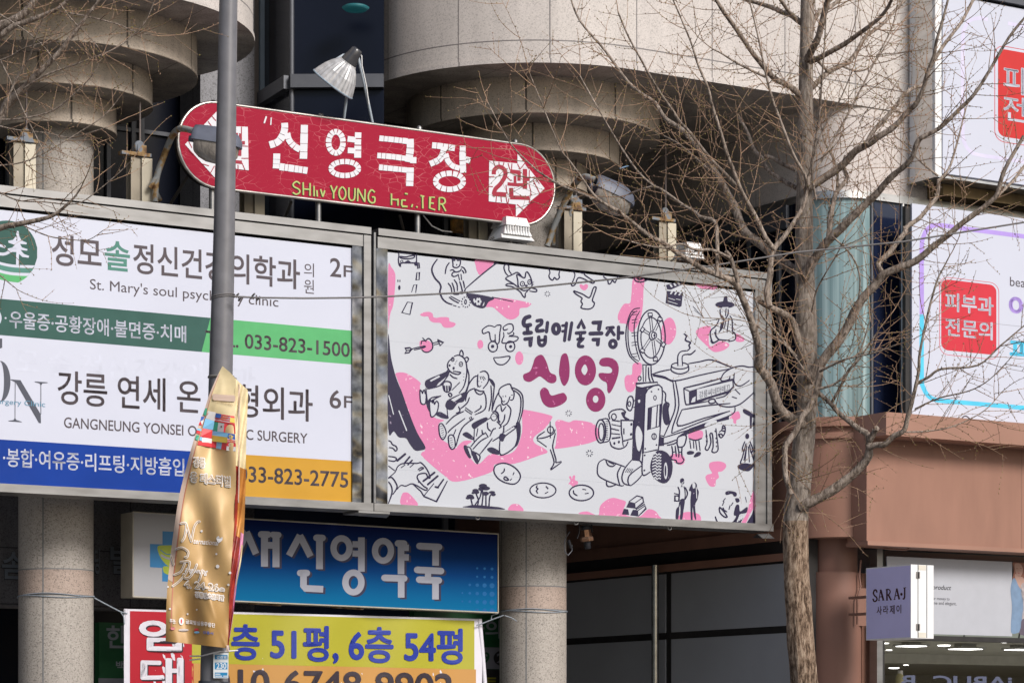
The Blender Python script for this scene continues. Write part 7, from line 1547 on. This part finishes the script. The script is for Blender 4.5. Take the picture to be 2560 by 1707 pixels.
for pts, w0, w1, a0, a1 in LIMBS:
    specs.append(limb(tree, pts, w0, w1, DT + a0, DT + a1))
for s_ in specs:
    xm = sum(p[0] for p in s_[0]) / len(s_[0]); ym = sum(p[1] for p in s_[0]) / len(s_[0])
    low = ym > 1000
    twigs(tb, s_, 28 if not low else 20, 60, 215, up=(.25 if not low else -.35))
for j in range(14):                       # fine shoots straight from the trunk
    y = TR.uniform(250, 1250); x = 2012 + TR.choice((-1, 1)) * 22; tw(tb, x, y, DT - .12, TR.choice((0, math.pi)) + TR.uniform(-.6, .6), TR.uniform(50, 140), 2.6, .1, 1)
tb.build('twigs', tree)
DT2 = 20.5
tree2 = thing('street_tree', 'bare street tree reaching in at the upper left corner', 'tree', Vector((PD(-330, 900, DT2).x, DT2, 0)))
trunk(tree2, [(-330, -300, 40), (-330, 200, 52), (-328, 700, 62), (-326, 1400, 72), (-324, 2160, 90)], DT2, 1300)
L2 = [([(-330, 300), (-200, 160), (-80, 92), (0, 67), (25, 57), (50, 42), (75, 20), (92, -10)], 34, 17, 0, -.2),
      ([(-60, 125), (-5, 95), (32, 67), (75, 52), (112, 37), (145, 22), (175, -5)], 17, 8, -.1, -.4),
      ([(-330, 620), (-200, 480), (-80, 380), (0, 295), (20, 255), (62, 220), (82, 197), (105, 175), (140, 140), (175, 97), (205, 57), (230, 25), (255, -8)], 26, 6, 0, -.6),
      ([(-330, 700), (-150, 620), (0, 570), (37, 562), (87, 552), (130, 540), (162, 517), (187, 492), (202, 470)], 20, 3, 0, -.4),
      ([(0, 290), (45, 190), (75, 140), (90, 90), (110, 40)], 6, 3, -.3, -.7), ([(62, 220), (110, 190), (170, 168), (220, 150), (300, 115), (360, 60), (385, 5)], 5, 2, -.4, -.8), ([(0, 300), (60, 296), (130, 278), (180, 240), (230, 190), (255, 140)], 5, 2, -.3, -.7),
      ([(-20, 310), (40, 325), (110, 332), (180, 345), (230, 330), (270, 318)], 4, 2, -.2, -.5), ([(-10, 415), (60, 405), (130, 372), (200, 330), (260, 290), (298, 245)], 4, 2, -.3, -.5), ([(-20, 160), (30, 140), (60, 122), (110, 108), (200, 102)], 5, 2, -.2, -.6), ([(150, 10), (180, 50), (220, 90), (245, 118)], 4, 2, -.4, -.6), ([(-20, 470), (40, 500), (110, 505), (190, 510), (240, 480), (300, 430), (330, 400)], 4, 2, -.1, -.5), ([(60, 565), (120, 590), (170, 598), (220, 600), (258, 576)], 3.5, 1.8, -.2, -.5), ([(-10, 680), (20, 705), (45, 725)], 3.5, 2, -.1, -.2), ([(150, 30), (210, 40), (290, 60), (340, 80), (380, 88)], 4, 2, -.4, -.7), ([(-20, 25), (30, 55), (80, 90), (120, 130), (180, 215)], 4, 2, -.1, -.5), ([(0, 150), (25, 200), (60, 280), (105, 370), (120, 400)], 4, 2, -.2, -.4)]
tb = MB(); specs = [limb(tree2, p_, w0, w1, DT2 + a0, DT2 + a1) for p_, w0, w1, a0, a1 in L2]
for s_ in specs: twigs(tb, s_, 33, 45, 150, up=.1)
tb.build('twigs', tree2)
